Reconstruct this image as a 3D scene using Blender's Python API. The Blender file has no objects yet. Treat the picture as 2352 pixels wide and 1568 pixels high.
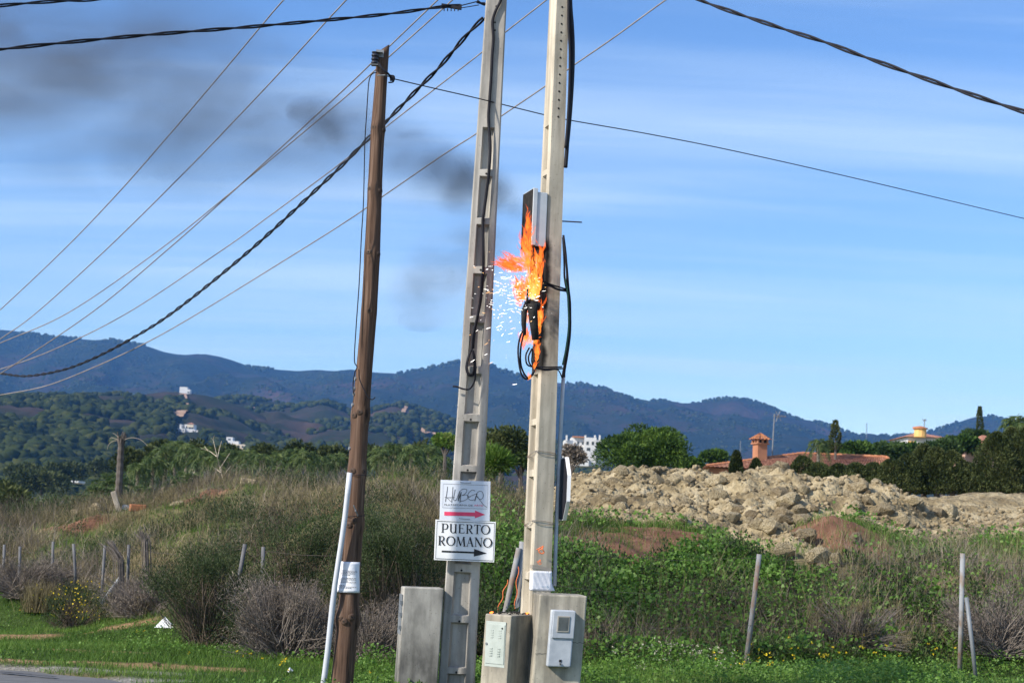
import bpy, bmesh, math, random
import numpy as np
from mathutils import Vector, Matrix

random.seed(7)
rng = np.random.default_rng(7)
scene = bpy.context.scene
R = math.radians

# ------------------------------------------------------------------ camera
EYE = 1.7
F, CX, CY = 3400.0, 1176.0, 784.0          # focal length and centre on the 2352 x 1568 measuring grid
PITCH = math.atan(433 / 3400)
ROLL = R(2.5)
cam_d = bpy.data.cameras.new('camera')
cam = bpy.data.objects.new('camera', cam_d)
scene.collection.objects.link(cam)
scene.camera = cam
cam_d.sensor_fit = 'HORIZONTAL'
cam_d.sensor_width = 36
cam_d.lens = 36 * F / 2352
cam_d.clip_start = 0.1
cam_d.clip_end = 30000
cam.matrix_world = Matrix.Translation((0, 0, EYE)) @ Matrix.Rotation(R(90) + PITCH, 4, 'X') @ Matrix.Rotation(ROLL, 4, 'Z')
cam_d.dof.use_dof = True
cam_d.dof.focus_distance = 15.5
cam_d.dof.aperture_fstop = 4.0

# ------------------------------------------------------------------ sky and sun
SUN_EL = R(36)
SUN_AZ = R(33)                               # the sun stands left of the camera, a little behind it
to_sun = Vector((-math.cos(SUN_AZ) * math.cos(SUN_EL), -math.sin(SUN_AZ) * math.cos(SUN_EL), math.sin(SUN_EL)))
world = bpy.data.worlds.new('World')
scene.world = world
world.use_nodes = True
wn, wl = world.node_tree.nodes, world.node_tree.links
wn.clear()
out = wn.new('ShaderNodeOutputWorld')
bg = wn.new('ShaderNodeBackground')
bg.inputs['Strength'].default_value = 0.125
sky = wn.new('ShaderNodeTexSky')
sky.sky_type = 'NISHITA'
sky.sun_disc = False
sky.sun_elevation = SUN_EL
sky.sun_rotation = math.atan2(to_sun.x, to_sun.y)
sky.altitude = 0
sky.air_density = 1.0
sky.dust_density = 0.6
sky.ozone_density = 3.0
tc = wn.new('ShaderNodeTexCoord')
# a thin streaky cloud deck: the view direction meets a flat layer overhead
sep = wn.new('ShaderNodeSeparateXYZ')
wl.new(tc.outputs['Generated'], sep.inputs[0])
def wmath(op, a, b=None, clamp=False):
    n = wn.new('ShaderNodeMath'); n.operation = op; n.use_clamp = clamp
    for i, v in enumerate((a, b)):
        if v is None: continue
        if isinstance(v, (int, float)): n.inputs[i].default_value = v
        else: wl.new(v, n.inputs[i])
    return n.outputs[0]
zz = wmath('ADD', wmath('MAXIMUM', sep.outputs[2], 0.0), 0.09)
cx_, cy_ = wmath('DIVIDE', sep.outputs[0], zz), wmath('DIVIDE', sep.outputs[1], zz)
comb = wn.new('ShaderNodeCombineXYZ')
wl.new(cx_, comb.inputs[0]); wl.new(cy_, comb.inputs[1])
def wnoise(scale, loc, rot, sc, detail, rough, dist):
    mp = wn.new('ShaderNodeMapping')
    mp.inputs['Location'].default_value = loc
    mp.inputs['Rotation'].default_value = (0, 0, rot)
    mp.inputs['Scale'].default_value = sc
    wl.new(comb.outputs[0], mp.inputs[0])
    nz = wn.new('ShaderNodeTexNoise')
    nz.inputs['Scale'].default_value = scale
    nz.inputs['Detail'].default_value = detail
    nz.inputs['Roughness'].default_value = rough
    nz.inputs['Distortion'].default_value = dist
    wl.new(mp.outputs[0], nz.inputs['Vector'])
    return nz.outputs['Fac']
def wramp(fac, lo, hi):
    mr = wn.new('ShaderNodeMapRange'); mr.interpolation_type = 'SMOOTHSTEP'
    mr.inputs['From Min'].default_value = lo; mr.inputs['From Max'].default_value = hi
    wl.new(fac, mr.inputs['Value'])
    return mr.outputs[0]
c1 = wramp(wnoise(1.0, (3.1, 1.7, 0), 0.10, (0.22, 1.1, 1), 6, 0.55, 0.6), 0.42, 0.72)
c2 = wramp(wnoise(2.3, (7.0, 2.2, 3), -0.06, (0.16, 1.3, 1), 5, 0.6, 0.3), 0.45, 0.75)
cl = wmath('MULTIPLY', wmath('ADD', wmath('MULTIPLY', c1, 0.6), wmath('MULTIPLY', c2, 0.4)), 0.66, True)
mixc = wn.new('ShaderNodeMix'); mixc.data_type = 'RGBA'
wl.new(cl, mixc.inputs['Factor'])
gm = wn.new('ShaderNodeHueSaturation'); gm.inputs['Saturation'].default_value = 1.18
gm.inputs['Hue'].default_value = 0.507
wl.new(sky.outputs[0], gm.inputs['Color'])
wl.new(gm.outputs[0], mixc.inputs['A'])
mixc.inputs['B'].default_value = (4.3, 5.2, 6.0, 1)
wl.new(mixc.outputs['Result'], bg.inputs['Color'])
wl.new(bg.outputs[0], out.inputs['Surface'])

sun_d = bpy.data.lights.new('sun', 'SUN')
sun_d.energy = 4.3
sun_d.angle = R(2.0)
sun_d.color = (1.0, 0.93, 0.82)
sun = bpy.data.objects.new('sun', sun_d)
scene.collection.objects.link(sun)
sun.rotation_euler = to_sun.to_track_quat('Z', 'Y').to_euler()

scene.view_settings.view_transform = 'Standard'
scene.view_settings.look = 'None'
scene.view_settings.exposure = 0.74
scene.view_settings.gamma = 1.0
scene.view_settings.use_curve_mapping = False
cy = scene.cycles
cy.max_bounces = 4
cy.diffuse_bounces = 2
cy.glossy_bounces = 2
cy.transmission_bounces = 3
cy.volume_bounces = 0
cy.transparent_max_bounces = 14
cy.use_denoising = True

# ------------------------------------------------------------------ measuring grid -> place
_c, _s = math.cos(ROLL), math.sin(ROLL)
_cp, _sp = math.cos(PITCH), math.sin(PITCH)
def ray(px, py):
    u, v = (px - CX) / F, (CY - py) / F
    u0, v0 = u * _c - v * _s, u * _s + v * _c
    return Vector((u0, _cp - v0 * _sp, _sp + v0 * _cp))
def at(px, py, Y):
    d = ray(px, py)
    return Vector((0, 0, EYE)) + d * (Y / d.y)
def flat(px, py, z=0.0):
    d = ray(px, py)
    return Vector((0, 0, EYE)) + d * ((z - EYE) / d.z)
def project(P):
    P = np.asarray(P, float) - np.array((0, 0, EYE))
    dep = P[..., 1] * _cp + P[..., 2] * _sp
    u0 = P[..., 0] / dep
    v0 = (-P[..., 1] * _sp + P[..., 2] * _cp) / dep
    u, v = u0 * _c + v0 * _s, -u0 * _s + v0 * _c
    return CX + u * F, CY - v * F

# ------------------------------------------------------------------ object helpers
COL = scene.collection
def tag(o, label=None, cat=None, group=None, kind=None):
    if label: o['label'] = label
    if cat: o['category'] = cat
    if group: o['group'] = group
    if kind: o['kind'] = kind
    return o
def empty(name, loc, label=None, cat=None, group=None, kind=None):
    o = bpy.data.objects.new(name, None)
    o.location = loc
    o.empty_display_size = 0.2
    COL.objects.link(o)
    return tag(o, label, cat, group, kind)
def link(name, me, parent=None, loc=None):
    o = bpy.data.objects.new(name, me)
    COL.objects.link(o)
    if parent is not None:
        o.parent = parent
        w = Vector((0, 0, 0))
        q = parent
        while q is not None:
            w = w + q.location; q = q.parent
        o.location = (Vector(loc) if loc is not None else Vector((0, 0, 0))) - w
    elif loc is not None:
        o.location = loc
    return o

class MB:
    def __init__(s):
        s.v, s.f, s.mi, s.m = [], [], [], 0
    def add(s, vs, fs):
        b = len(s.v)
        s.v += [tuple(p) for p in vs]
        s.f += [tuple(i + b for i in f) for f in fs]
        s.mi += [s.m] * len(fs)
        return s
    def poly(s, pts):
        return s.add(pts, [tuple(range(len(pts)))])
    def box(s, c, size, rot=0.0, M=None):
        hx, hy, hz = size[0] / 2, size[1] / 2, size[2] / 2
        M = M or Matrix.Rotation(rot, 3, 'Z')
        c = Vector(c)
        vs = [c + M @ Vector((x, y, z)) for z in (-hz, hz) for x, y in ((-hx, -hy), (hx, -hy), (hx, hy), (-hx, hy))]
        return s.add(vs, [(3, 2, 1, 0), (4, 5, 6, 7), (0, 1, 5, 4), (1, 2, 6, 5), (2, 3, 7, 6), (3, 0, 4, 7)])
    def tube(s, pts, r, n=8, cap=True):
        pts = [Vector(p) for p in pts]
        rs = list(r) if hasattr(r, '__len__') else [r] * len(pts)
        vs, fs = [], []
        prev = None
        for i, p in enumerate(pts):
            t = (pts[min(i + 1, len(pts) - 1)] - pts[max(i - 1, 0)])
            if t.length < 1e-9: t = Vector((0, 0, 1))
            t.normalize()
            if prev is None:
                a = Vector((1, 0, 0)) if abs(t.x) < 0.8 else Vector((0, 1, 0))
                nrm = (a - t * a.dot(t)).normalized()
            else:
                nrm = prev - t * prev.dot(t)
                nrm = nrm.normalized() if nrm.length > 1e-6 else t.orthogonal().normalized()
            prev = nrm
            b = t.cross(nrm)
            for k in range(n):
                a = 2 * math.pi * k / n
                vs.append(p + (nrm * math.cos(a) + b * math.sin(a)) * rs[i])
        for i in range(len(pts) - 1):
            for k in range(n):
                k2 = (k + 1) % n
                fs.append((i * n + k, i * n + k2, (i + 1) * n + k2, (i + 1) * n + k))
        if cap:
            fs.append(tuple(range(n - 1, -1, -1)))
            fs.append(tuple((len(pts) - 1) * n + k for k in range(n)))
        return s.add(vs, fs)
    def disc(s, c, nrm, r, n=12, depth=0.0):
        nrm = Vector(nrm).normalized()
        a = nrm.orthogonal().normalized(); b = nrm.cross(a)
        c = Vector(c)
        return s.tube([c - nrm * max(depth, 1e-4), c], r, n) if depth else s.poly([c + (a * math.cos(2 * math.pi * k / n) + b * math.sin(2 * math.pi * k / n)) * r for k in range(n)])
    def stroke(s, pts, w, nrm, closed=False):
        """flat ribbon along pts in the plane with normal nrm; w scalar or per point"""
        pts = [Vector(p) for p in pts]
        n = len(pts)
        ws = list(w) if hasattr(w, '__len__') else [w] * n
        L, Rr = [], []
        for i, p in enumerate(pts):
            if closed: t = pts[(i + 1) % n] - pts[i - 1]
            else: t = pts[min(i + 1, n - 1)] - pts[max(i - 1, 0)]
            t.normalize()
            side = t.cross(nrm).normalized() * ws[i] / 2
            L.append(p + side); Rr.append(p - side)
        fs = [(i, (i + 1) % n, n + (i + 1) % n, n + i) for i in range(n if closed else n - 1)]
        return s.add(L + Rr, fs)
    def build(s, name, mats, parent=None, loc=None, smooth=False, bevel=0, seg=2):
        me = bpy.data.meshes.new(name)
        o0 = Vector(loc) if loc is not None else Vector((0, 0, 0))
        me.from_pydata([(x - o0.x, y - o0.y, z - o0.z) for x, y, z in s.v], [], s.f)
        mats = mats if isinstance(mats, (list, tuple)) else [mats]
        for m in mats: me.materials.append(m)
        if len(mats) > 1: me.polygons.foreach_set('material_index', s.mi)
        if smooth: me.polygons.foreach_set('use_smooth', [True] * len(me.polygons))
        me.update()
        o = link(name, me, parent, loc)
        if bevel:
            b = o.modifiers.new('bevel', 'BEVEL'); b.width = bevel; b.segments = seg; b.limit_method = 'ANGLE'
        return o

def mesh_np(name, V, Fc, mat, tint=None, smooth=False):
    """V (n,3), Fc (m,k)"""
    me = bpy.data.meshes.new(name)
    n, (m, k) = len(V), Fc.shape
    me.vertices.add(n)
    me.vertices.foreach_set('co', np.ascontiguousarray(V, np.float32).ravel())
    me.loops.add(m * k)
    me.loops.foreach_set('vertex_index', np.ascontiguousarray(Fc, np.int32).ravel())
    me.polygons.add(m)
    me.polygons.foreach_set('loop_start', np.arange(0, m * k, k, dtype=np.int32))
    me.polygons.foreach_set('loop_total', np.full(m, k, np.int32))
    if smooth: me.polygons.foreach_set('use_smooth', np.ones(m, bool))
    if tint is not None:
        a = me.attributes.new('tint', 'FLOAT', 'POINT')
        a.data.foreach_set('value', np.ascontiguousarray(tint, np.float32))
    if isinstance(mat, (list, tuple)):
        for q in mat: me.materials.append(q)
    elif mat is not None: me.materials.append(mat)
    me.update(calc_edges=True)
    return me

def spline(pts, n=12):
    """Catmull-Rom through points"""
    P = [Vector(p) for p in pts]
    if len(P) < 3:
        return [P[0].lerp(P[-1], i / n) for i in range(n + 1)]
    P = [P[0] * 2 - P[1]] + P + [P[-1] * 2 - P[-2]]
    o = []
    for i in range(1, len(P) - 2):
        a, b, c, d = P[i - 1:i + 3]
        for k in range(n):
            t = k / n
            o.append(0.5 * ((2 * b) + (c - a) * t + (2 * a - 5 * b + 4 * c - d) * t * t + (3 * b - a - 3 * c + d) * t ** 3))
    o.append(P[-2])
    return o

# ------------------------------------------------------------------ numpy noise
def _hash(ix, iy, seed):
    h = (ix * 374761393 + iy * 668265263 + seed * 1442695041) & 0xFFFFFFFF
    h = ((h ^ (h >> 13)) * 1274126177) & 0xFFFFFFFF
    return ((h ^ (h >> 16)) & 0xFFFF) / 65535.0
def vnoise(x, y, seed=0):
    x = np.asarray(x, float); y = np.asarray(y, float)
    ix, iy = np.floor(x).astype(np.int64), np.floor(y).astype(np.int64)
    fx, fy = x - ix, y - iy
    fx, fy = fx * fx * (3 - 2 * fx), fy * fy * (3 - 2 * fy)
    a, b = _hash(ix, iy, seed), _hash(ix + 1, iy, seed)
    c, d = _hash(ix, iy + 1, seed), _hash(ix + 1, iy + 1, seed)
    return (a * (1 - fx) + b * fx) * (1 - fy) + (c * (1 - fx) + d * fx) * fy
def fbm(x, y, oct=4, seed=0):
    v, a, t = 0, 0.5, 0
    for i in range(oct):
        v = v + a * vnoise(x * 2 ** i, y * 2 ** i, seed + i * 17); t += a; a *= 0.5
    return v / t
def sstep(a, b, x):
    t = np.clip((x - a) / (b - a), 0, 1)
    return t * t * (3 - 2 * t)
class TPS:
    def __init__(s, pts, lam=0.02):
        p = np.array([tuple(q) for q in pts], float)
        s.xy = p[:, :2]; n = len(p)
        K = s.k(s.xy, s.xy) + lam * np.eye(n)
        Q = np.c_[np.ones(n), s.xy]
        A = np.block([[K, Q], [Q.T, np.zeros((3, 3))]])
        s.w = np.linalg.solve(A, np.r_[p[:, 2], 0, 0, 0])
    def k(s, a, b):
        d2 = ((a[:, None, :] - b[None]) ** 2).sum(-1)
        return 0.5 * d2 * np.log(d2 + 1e-9)
    def __call__(s, x, y):
        x = np.asarray(x, float); sh = x.shape
        q = np.c_[x.ravel(), np.asarray(y, float).ravel()]
        o = np.empty(len(q))
        for i in range(0, len(q), 20000):
            c = q[i:i + 20000]
            o[i:i + 20000] = s.k(c, s.xy) @ s.w[:-3] + s.w[-3] + c @ s.w[-2:]
        return o.reshape(sh)

# ------------------------------------------------------------------ materials
def new_mat(name):
    m = bpy.data.materials.new(name); m.use_nodes = True
    return m, m.node_tree.nodes, m.node_tree.links, m.node_tree.nodes['Principled BSDF']
def ramp_node(N, stops):
    r = N.new('ShaderNodeValToRGB')
    while len(r.color_ramp.elements) < len(stops): r.color_ramp.elements.new(0.5)
    for e, (p, c) in zip(r.color_ramp.elements, stops):
        e.position = p; e.color = (*c, 1)
    return r
def mat_noise(name, stops, scale=4, stretch=(1, 1, 1), detail=6, rough=0.6, roughness=0.85, bump=0.3, bscale=None, bdist=0.01, metallic=0, spec=0.3, distortion=0.0, coord='Object'):
    m, N, L, B = new_mat(name)
    t = N.new('ShaderNodeTexCoord')
    mp = N.new('ShaderNodeMapping'); mp.inputs['Scale'].default_value = stretch
    L.new(t.outputs[coord], mp.inputs[0])
    nz = N.new('ShaderNodeTexNoise'); nz.inputs['Scale'].default_value = scale
    nz.inputs['Detail'].default_value = detail; nz.inputs['Roughness'].default_value = rough
    nz.inputs['Distortion'].default_value = distortion
    L.new(mp.outputs[0], nz.inputs['Vector'])
    r = ramp_node(N, stops)
    L.new(nz.outputs['Fac'], r.inputs[0]); L.new(r.outputs[0], B.inputs['Base Color'])
    B.inputs['Roughness'].default_value = roughness
    B.inputs['Metallic'].default_value = metallic
    B.inputs['Specular IOR Level'].default_value = spec
    if bump:
        n2 = N.new('ShaderNodeTexNoise'); n2.inputs['Scale'].default_value = bscale or scale * 6
        n2.inputs['Detail'].default_value = 5
        L.new(mp.outputs[0], n2.inputs['Vector'])
        b = N.new('ShaderNodeBump'); b.inputs['Strength'].default_value = bump; b.inputs['Distance'].default_value = bdist
        L.new(n2.outputs['Fac'], b.inputs['Height']); L.new(b.outputs[0], B.inputs['Normal'])
    return m
def mat_leaf(name, stops, trans=0.35, roughness=0.6, spec=0.25):
    """leaf colour by the per-vertex tint of each leaf; some light passes through"""
    m, N, L, B = new_mat(name)
    a = N.new('ShaderNodeAttribute'); a.attribute_name = 'tint'
    r = ramp_node(N, stops)
    L.new(a.outputs['Fac'], r.inputs[0]); L.new(r.outputs[0], B.inputs['Base Color'])
    B.inputs['Roughness'].default_value = roughness
    B.inputs['Specular IOR Level'].default_value = spec
    if trans:
        tr = N.new('ShaderNodeBsdfTranslucent'); L.new(r.outputs[0], tr.inputs[0])
        mx = N.new('ShaderNodeMixShader'); mx.inputs[0].default_value = trans
        L.new(B.outputs[0], mx.inputs[1]); L.new(tr.outputs[0], mx.inputs[2])
        L.new(mx.outputs[0], N['Material Output'].inputs['Surface'])
    return m
def mat_emit(name, col, strength):
    m, N, L, B = new_mat(name)
    B.inputs['Base Color'].default_value = (0, 0, 0, 1)
    B.inputs['Emission Color'].default_value = (*col, 1)
    B.inputs['Emission Strength'].default_value = strength
    return m

M = {}
def concrete(name, dark, light, soot=False):
    m = mat_noise(name, [(0.36, dark), (0.5, tuple(a * .45 + b * .55 for a, b in zip(dark, light))), (0.62, light)], 2.6, (1, 1, 0.5), 8, 0.62, 0.9, 0.35, 60, 0.004)
    N, L = m.node_tree.nodes, m.node_tree.links
    B = N['Principled BSDF']
    src = B.inputs['Base Color'].links[0].from_socket
    vo = N.new('ShaderNodeTexVoronoi'); vo.inputs['Scale'].default_value = 24
    t = N.new('ShaderNodeTexCoord'); L.new(t.outputs['Object'], vo.inputs['Vector'])
    mr = N.new('ShaderNodeMapRange'); mr.inputs['From Min'].default_value = 0.07; mr.inputs['From Max'].default_value = 0.13
    mr.inputs['To Min'].default_value = 0.5; L.new(vo.outputs['Distance'], mr.inputs['Value'])
    mu = N.new('ShaderNodeMix'); mu.data_type = 'RGBA'; mu.blend_type = 'MULTIPLY'; mu.inputs['Factor'].default_value = 1
    L.new(src, mu.inputs['A']); L.new(mr.outputs[0], mu.inputs['B'])
    L.new(mu.outputs['Result'], B.inputs['Base Color'])
    # rain streaks running down
    mp2 = N.new('ShaderNodeMapping'); mp2.inputs['Scale'].default_value = (13, 13, 0.8); L.new(t.outputs['Object'], mp2.inputs[0])
    n3 = N.new('ShaderNodeTexNoise'); n3.inputs['Scale'].default_value = 1; n3.inputs['Detail'].default_value = 5; L.new(mp2.outputs[0], n3.inputs['Vector'])
    m3 = N.new('ShaderNodeMapRange'); m3.inputs['From Min'].default_value = .36; m3.inputs['From Max'].default_value = .58; m3.inputs['To Min'].default_value = .68; m3.inputs['To Max'].default_value = 1.06; L.new(n3.outputs['Fac'], m3.inputs['Value'])
    mu2 = N.new('ShaderNodeMix'); mu2.data_type = 'RGBA'; mu2.blend_type = 'MULTIPLY'; mu2.inputs['Factor'].default_value = 1
    L.new(mu.outputs['Result'], mu2.inputs['A']); L.new(m3.outputs[0], mu2.inputs['B']); L.new(mu2.outputs['Result'], B.inputs['Base Color'])
    return m
M['concrete_grey'] = concrete('weathered grey concrete', (0.25, 0.235, 0.215), (0.46, 0.435, 0.39))
M['concrete_tan'] = concrete('weathered tan concrete', (0.36, 0.32, 0.25), (0.56, 0.50, 0.40))
M['hole'] = mat_noise('bolt hole dark', [(0, (0.01, 0.01, 0.01)), (1, (0.02, 0.02, 0.02))], bump=0)
M['black_rubber'] = mat_noise('black cable sheath', [(0.3, (0.010, 0.010, 0.014)), (0.7, (0.018, 0.018, 0.024))], 8, bump=0.1, roughness=0.7, spec=0.2)
M['green_sheath'] = mat_noise('green cable sheath', [(0.3, (0.02, 0.10, 0.06)), (0.7, (0.05, 0.16, 0.10))], 8, bump=0, roughness=0.5)
M['wire_alu'] = mat_noise('weathered aluminium wire', [(0.3, (0.20, 0.17, 0.16)), (0.7, (0.34, 0.31, 0.29))], 6, bump=0, roughness=0.6, metallic=0.3)
M['galv'] = mat_noise('galvanised steel', [(0.3, (0.13, 0.145, 0.16)), (0.7, (0.24, 0.255, 0.27))], 9, (1, 1, .4), bump=0.1, roughness=0.6, metallic=0.2)
M['fence_wire'] = mat_noise('old rusty wire', [(0.3, (0.05, 0.04, 0.035)), (0.7, (0.11, 0.09, 0.08))], 9, bump=0, roughness=0.8)
M['white_paint'] = mat_noise('white painted sheet', [(0.3, (0.70, 0.71, 0.73)), (0.7, (0.80, 0.80, 0.80))], 5, bump=0, roughness=0.35, spec=0.5)
M['cool_white'] = mat_noise('bluish white sign board', [(0.3, (0.62, 0.65, 0.72)), (0.7, (0.70, 0.73, 0.79))], 5, bump=0, roughness=0.4, spec=0.4)
M['black_paint'] = mat_noise('black lettering paint', [(0.3, (0.012, 0.013, 0.016)), (0.7, (0.02, 0.02, 0.024))], 5, bump=0, roughness=0.5)
M['grey_ink'] = mat_noise('grey ink', [(0.3, (0.06, 0.06, 0.065)), (0.7, (0.10, 0.10, 0.105))], 5, bump=0, roughness=0.6)
M['pink_ink'] = mat_noise('crimson sign print', [(0.3, (0.72, 0.055, 0.13)), (0.7, (0.80, 0.075, 0.16))], 5, bump=0, roughness=0.45)
M['paper'] = mat_noise('white paper', [(0.3, (0.66, 0.67, 0.72)), (0.7, (0.80, 0.80, 0.83))], 6, bump=0.15, roughness=0.8)
M['grey_plastic'] = mat_noise('light grey plastic housing', [(0.38, (0.33, 0.36, 0.40)), (0.6, (0.43, 0.46, 0.50))], 5, bump=0.1, roughness=0.55)
M['door_green'] = mat_noise('pale green grey painted metal', [(0.38, (0.33, 0.37, 0.34)), (0.6, (0.40, 0.44, 0.41))], 5, bump=0.05, roughness=0.5)
M['orange'] = mat_noise('orange cord', [(0.3, (0.60, 0.13, 0.04)), (0.7, (0.75, 0.20, 0.07))], 20, bump=0, roughness=0.7)
M['pvc'] = mat_noise('white plastic pipe', [(0.3, (0.44, 0.46, 0.50)), (0.7, (0.56, 0.58, 0.62))], 4, (1, 1, .3), bump=0, roughness=0.4)
M['soot'] = mat_noise('charred black', [(0.3, (0.006, 0.006, 0.006)), (0.7, (0.03, 0.027, 0.025))], 14, bump=0.6, bdist=0.01, roughness=0.9)
M['glass'] = mat_noise('dark meter glass', [(0.3, (0.05, 0.06, 0.065)), (0.7, (0.12, 0.135, 0.14))], 9, bump=0, roughness=0.12, spec=0.6)
M['rust'] = mat_noise('rusty steel', [(0.45, (0.25, 0.26, 0.27)), (0.6, (0.20, 0.16, 0.13)), (0.72, (0.26, 0.10, 0.04))], 5, (1, 1, .5), bump=0.3, roughness=0.75)
HAZE = 0.00010
# ================================================================== THE GROUND
gp = []
for x in range(-40, 45, 8):
    for y in (-30, -10, 5, 12):
        gp.append((x, y, 0))
for x in (-9, -5, -2, 1, 4, 7): gp.append((x, 15, 0.0))
for x in (-6, -3, 0, 3, 6): gp.append((x, 18.5, 0.02))
for q in ((-12, 27.5, 0), (-9.2, 27.5, 0), (-6.8, 25.6, 0), (-4.1, 21.6, 0), (-1, 20.5, 0.05), (1, 20.3, 0.05), (3.3, 20.8, 0.05), (6.4, 22, 0.1), (9, 23, 0.1)): gp.append(q)
def cp(px, py, Y): gp.append(tuple(at(px, py, Y)))
for q in ((-150, 1205, 38), (0, 1205, 38), (120, 1186, 38), (250, 1172, 38), (350, 1145, 38), (450, 1118, 38), (600, 1110, 38), (700, 1112, 36), (850, 1100, 34), (1000, 1094, 33), (1120, 1110, 32), (1210, 1135, 31),
          (60, 1270, 32), (250, 1250, 32), (450, 1200, 31), (600, 1190, 29), (800, 1160, 28), (950, 1150, 28), (1120, 1200, 26),
          (1250, 1215, 26.3), (1330, 1196, 27), (1450, 1192, 27), (1560, 1202, 27), (1640, 1228, 26.5), (1750, 1262, 26),
          (1860, 1175, 27.6), (1920, 1165, 27.6), (1985, 1195, 27.2), (2050, 1238, 26.6), (1830, 1285, 25), (1940, 1290, 25), (2060, 1300, 25),
          (2200, 1262, 27), (2300, 1240, 27.5), (2400, 1235, 28),
          (1350, 1300, 23.5), (1550, 1310, 23.5), (1750, 1370, 22.8), (2100, 1380, 23.4), (2300, 1370, 23.6), (600, 1290, 25.5), (900, 1260, 24)):
    cp(*q)
for x in (1.5, 3, 5, 7): gp.append((x, 29.2, 1.75)); gp.append((x, 31.5, 1.5))
for q in ((-22, 46, -1.5), (-14, 46, -1.2), (-7, 46, -0.8), (-1, 46, 0.3), (4, 36, 1.6), (9, 36, 1.7), (14, 36, 1.8), (4, 46, 1.4), (12, 46, 1.6), (22, 46, 1.8), (-22, 30, 0.5), (20, 25, 0.5), (20, 30, 1.5)):
    gp.append(q)
gtps = TPS(gp, 0.05)

ROAD = [flat(-900, 1505), flat(-300, 1518), flat(0, 1533), flat(60, 1537), flat(126, 1545), flat(190, 1550), flat(245, 1557), flat(305, 1568), flat(355, 1580), flat(420, 1600), flat(480, 1640), flat(700, 1800)]
rx = np.array([p.x for p in ROAD]); ry = np.array([p.y for p in ROAD])
def road_far(x): return np.interp(x, rx, ry, left=ry[0], right=4.0)

GX = np.arange(-24, 24.01, 0.16)
GY = np.r_[np.arange(-40, 4, 2.0), np.arange(4, 48.01, 0.16)]
gx, gy = np.meshgrid(GX, GY)
gz = gtps(gx, gy)
rough_w = sstep(19, 26, gy)
bankw = sstep(1.0, -2.0, gx) * sstep(23, 27, gy)
gz += (fbm(gx * 0.45 + 7, gy * 0.45, 3, 13) - 0.5) * 0.75 * bankw * sstep(39, 36, gy)
gz += (fbm(gx * 0.6, gy * 0.6, 4, 3) - 0.5) * 0.5 * rough_w * sstep(0, 0.6, np.abs(gz) + 0.1) + (fbm(gx * 2.2, gy * 2.2, 3, 5) - 0.5) * (0.05 + 0.22 * rough_w)
gz -= 0.2 * sstep(1.5, 2.5, gx) * sstep(24, 26.5, gy) + 0.3 * sstep(-7, -3.5, gx) * sstep(1.5, 0, gx) * sstep(26, 31, gy)
onroad = sstep(0.35, -0.1, gy - road_far(gx))
gz = np.where(gy < 20, gz * (1 - onroad) - 0.035 * onroad, gz)
def ground_z(x, y):
    x = np.asarray(x, float); y = np.asarray(y, float)
    fx = np.clip((x - GX[0]) / 0.16, 0, len(GX) - 1.001)
    fy = np.interp(y, GY, np.arange(len(GY)))
    fy = np.clip(fy, 0, len(GY) - 1.001)
    ix, iy = fx.astype(int), fy.astype(int)
    a, b = fx - ix, fy - iy
    return (gz[iy, ix] * (1 - a) + gz[iy, ix + 1] * a) * (1 - b) + (gz[iy + 1, ix] * (1 - a) + gz[iy + 1, ix + 1] * a) * b
def gpt(px, py, y0=8.0, y1=46.0):
    """where the sight line through a measured point first meets the ground"""
    d = ray(px, py)
    ys = np.linspace(y0, y1, 1600)
    zz_ = EYE + d.z / d.y * ys
    xx_ = d.x / d.y * ys
    g = ground_z(xx_, ys)
    k = np.argmax(zz_ <= g) if (zz_ <= g).any() else len(ys) - 1
    return Vector((xx_[k], ys[k], g[k]))
def on_ground(x, y, dz=0): return Vector((x, y, float(ground_z(x, y)) + dz))

# soil zones: (centre, radius x, radius y) in metres on the ground
def zone(lst):
    o = []
    for px, py, a, b in lst:
        p = gpt(px, py); o.append((p.x, p.y, a, b))
    return o
def zmask(x, y, zs, soft=0.5, seed=0, jag=0.5):
    v = np.zeros_like(np.asarray(x, float))
    n = (fbm(x * 1.3, y * 1.3, 3, 40 + seed) - 0.5) * 2 * jag
    for cx, cy_, a, b in zs:
        d = np.sqrt(((x - cx) / a) ** 2 + ((y - cy_) / b) ** 2) + n
        v = np.maximum(v, sstep(1 + soft * 0.5, 1 - soft * 0.5, d))
    return v
Z_SPILL = zone([(1855, 1290, 0.75, 0.9), (1800, 1278, .5, .5), (2110, 1240, .45, .6)])
Z_RED = zone([(1410, 1240, 1.15, 1.3), (1530, 1228, 0.95, 0.9), (1350, 1255, .7, .7), (1900, 1215, 1.15, 1.4), (1960, 1250, 0.8, 0.9), (2290, 1240, 0.9, 0.7), (790, 1175, 0.6, 0.8), (1190, 1195, 0.45, 0.9), (470, 1150, 0.9, 0.5), (170, 1210, 0.7, 0.5)])
Z_WORN = zone([(60, 1460, 1.9, 0.35), (190, 1495, 1.2, 0.25), (150, 1520, 1.5, 0.12), (330, 1528, 1.0, 0.2)])
Z_GRAVEL = zone([(300, 1562, 0.7, 0.15), (100, 1537, 1.8, 0.08)])
verts = np.c_[gx.ravel(), gy.ravel(), gz.ravel()]
nX, nY = len(GX), len(GY)
idx = np.arange(nX * nY).reshape(nY, nX)
faces = np.stack([idx[:-1, :-1].ravel(), idx[:-1, 1:].ravel(), idx[1:, 1:].ravel(), idx[1:, :-1].ravel()], 1)
red = zmask(gx, gy, Z_RED, 0.5, 1).ravel()
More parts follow.
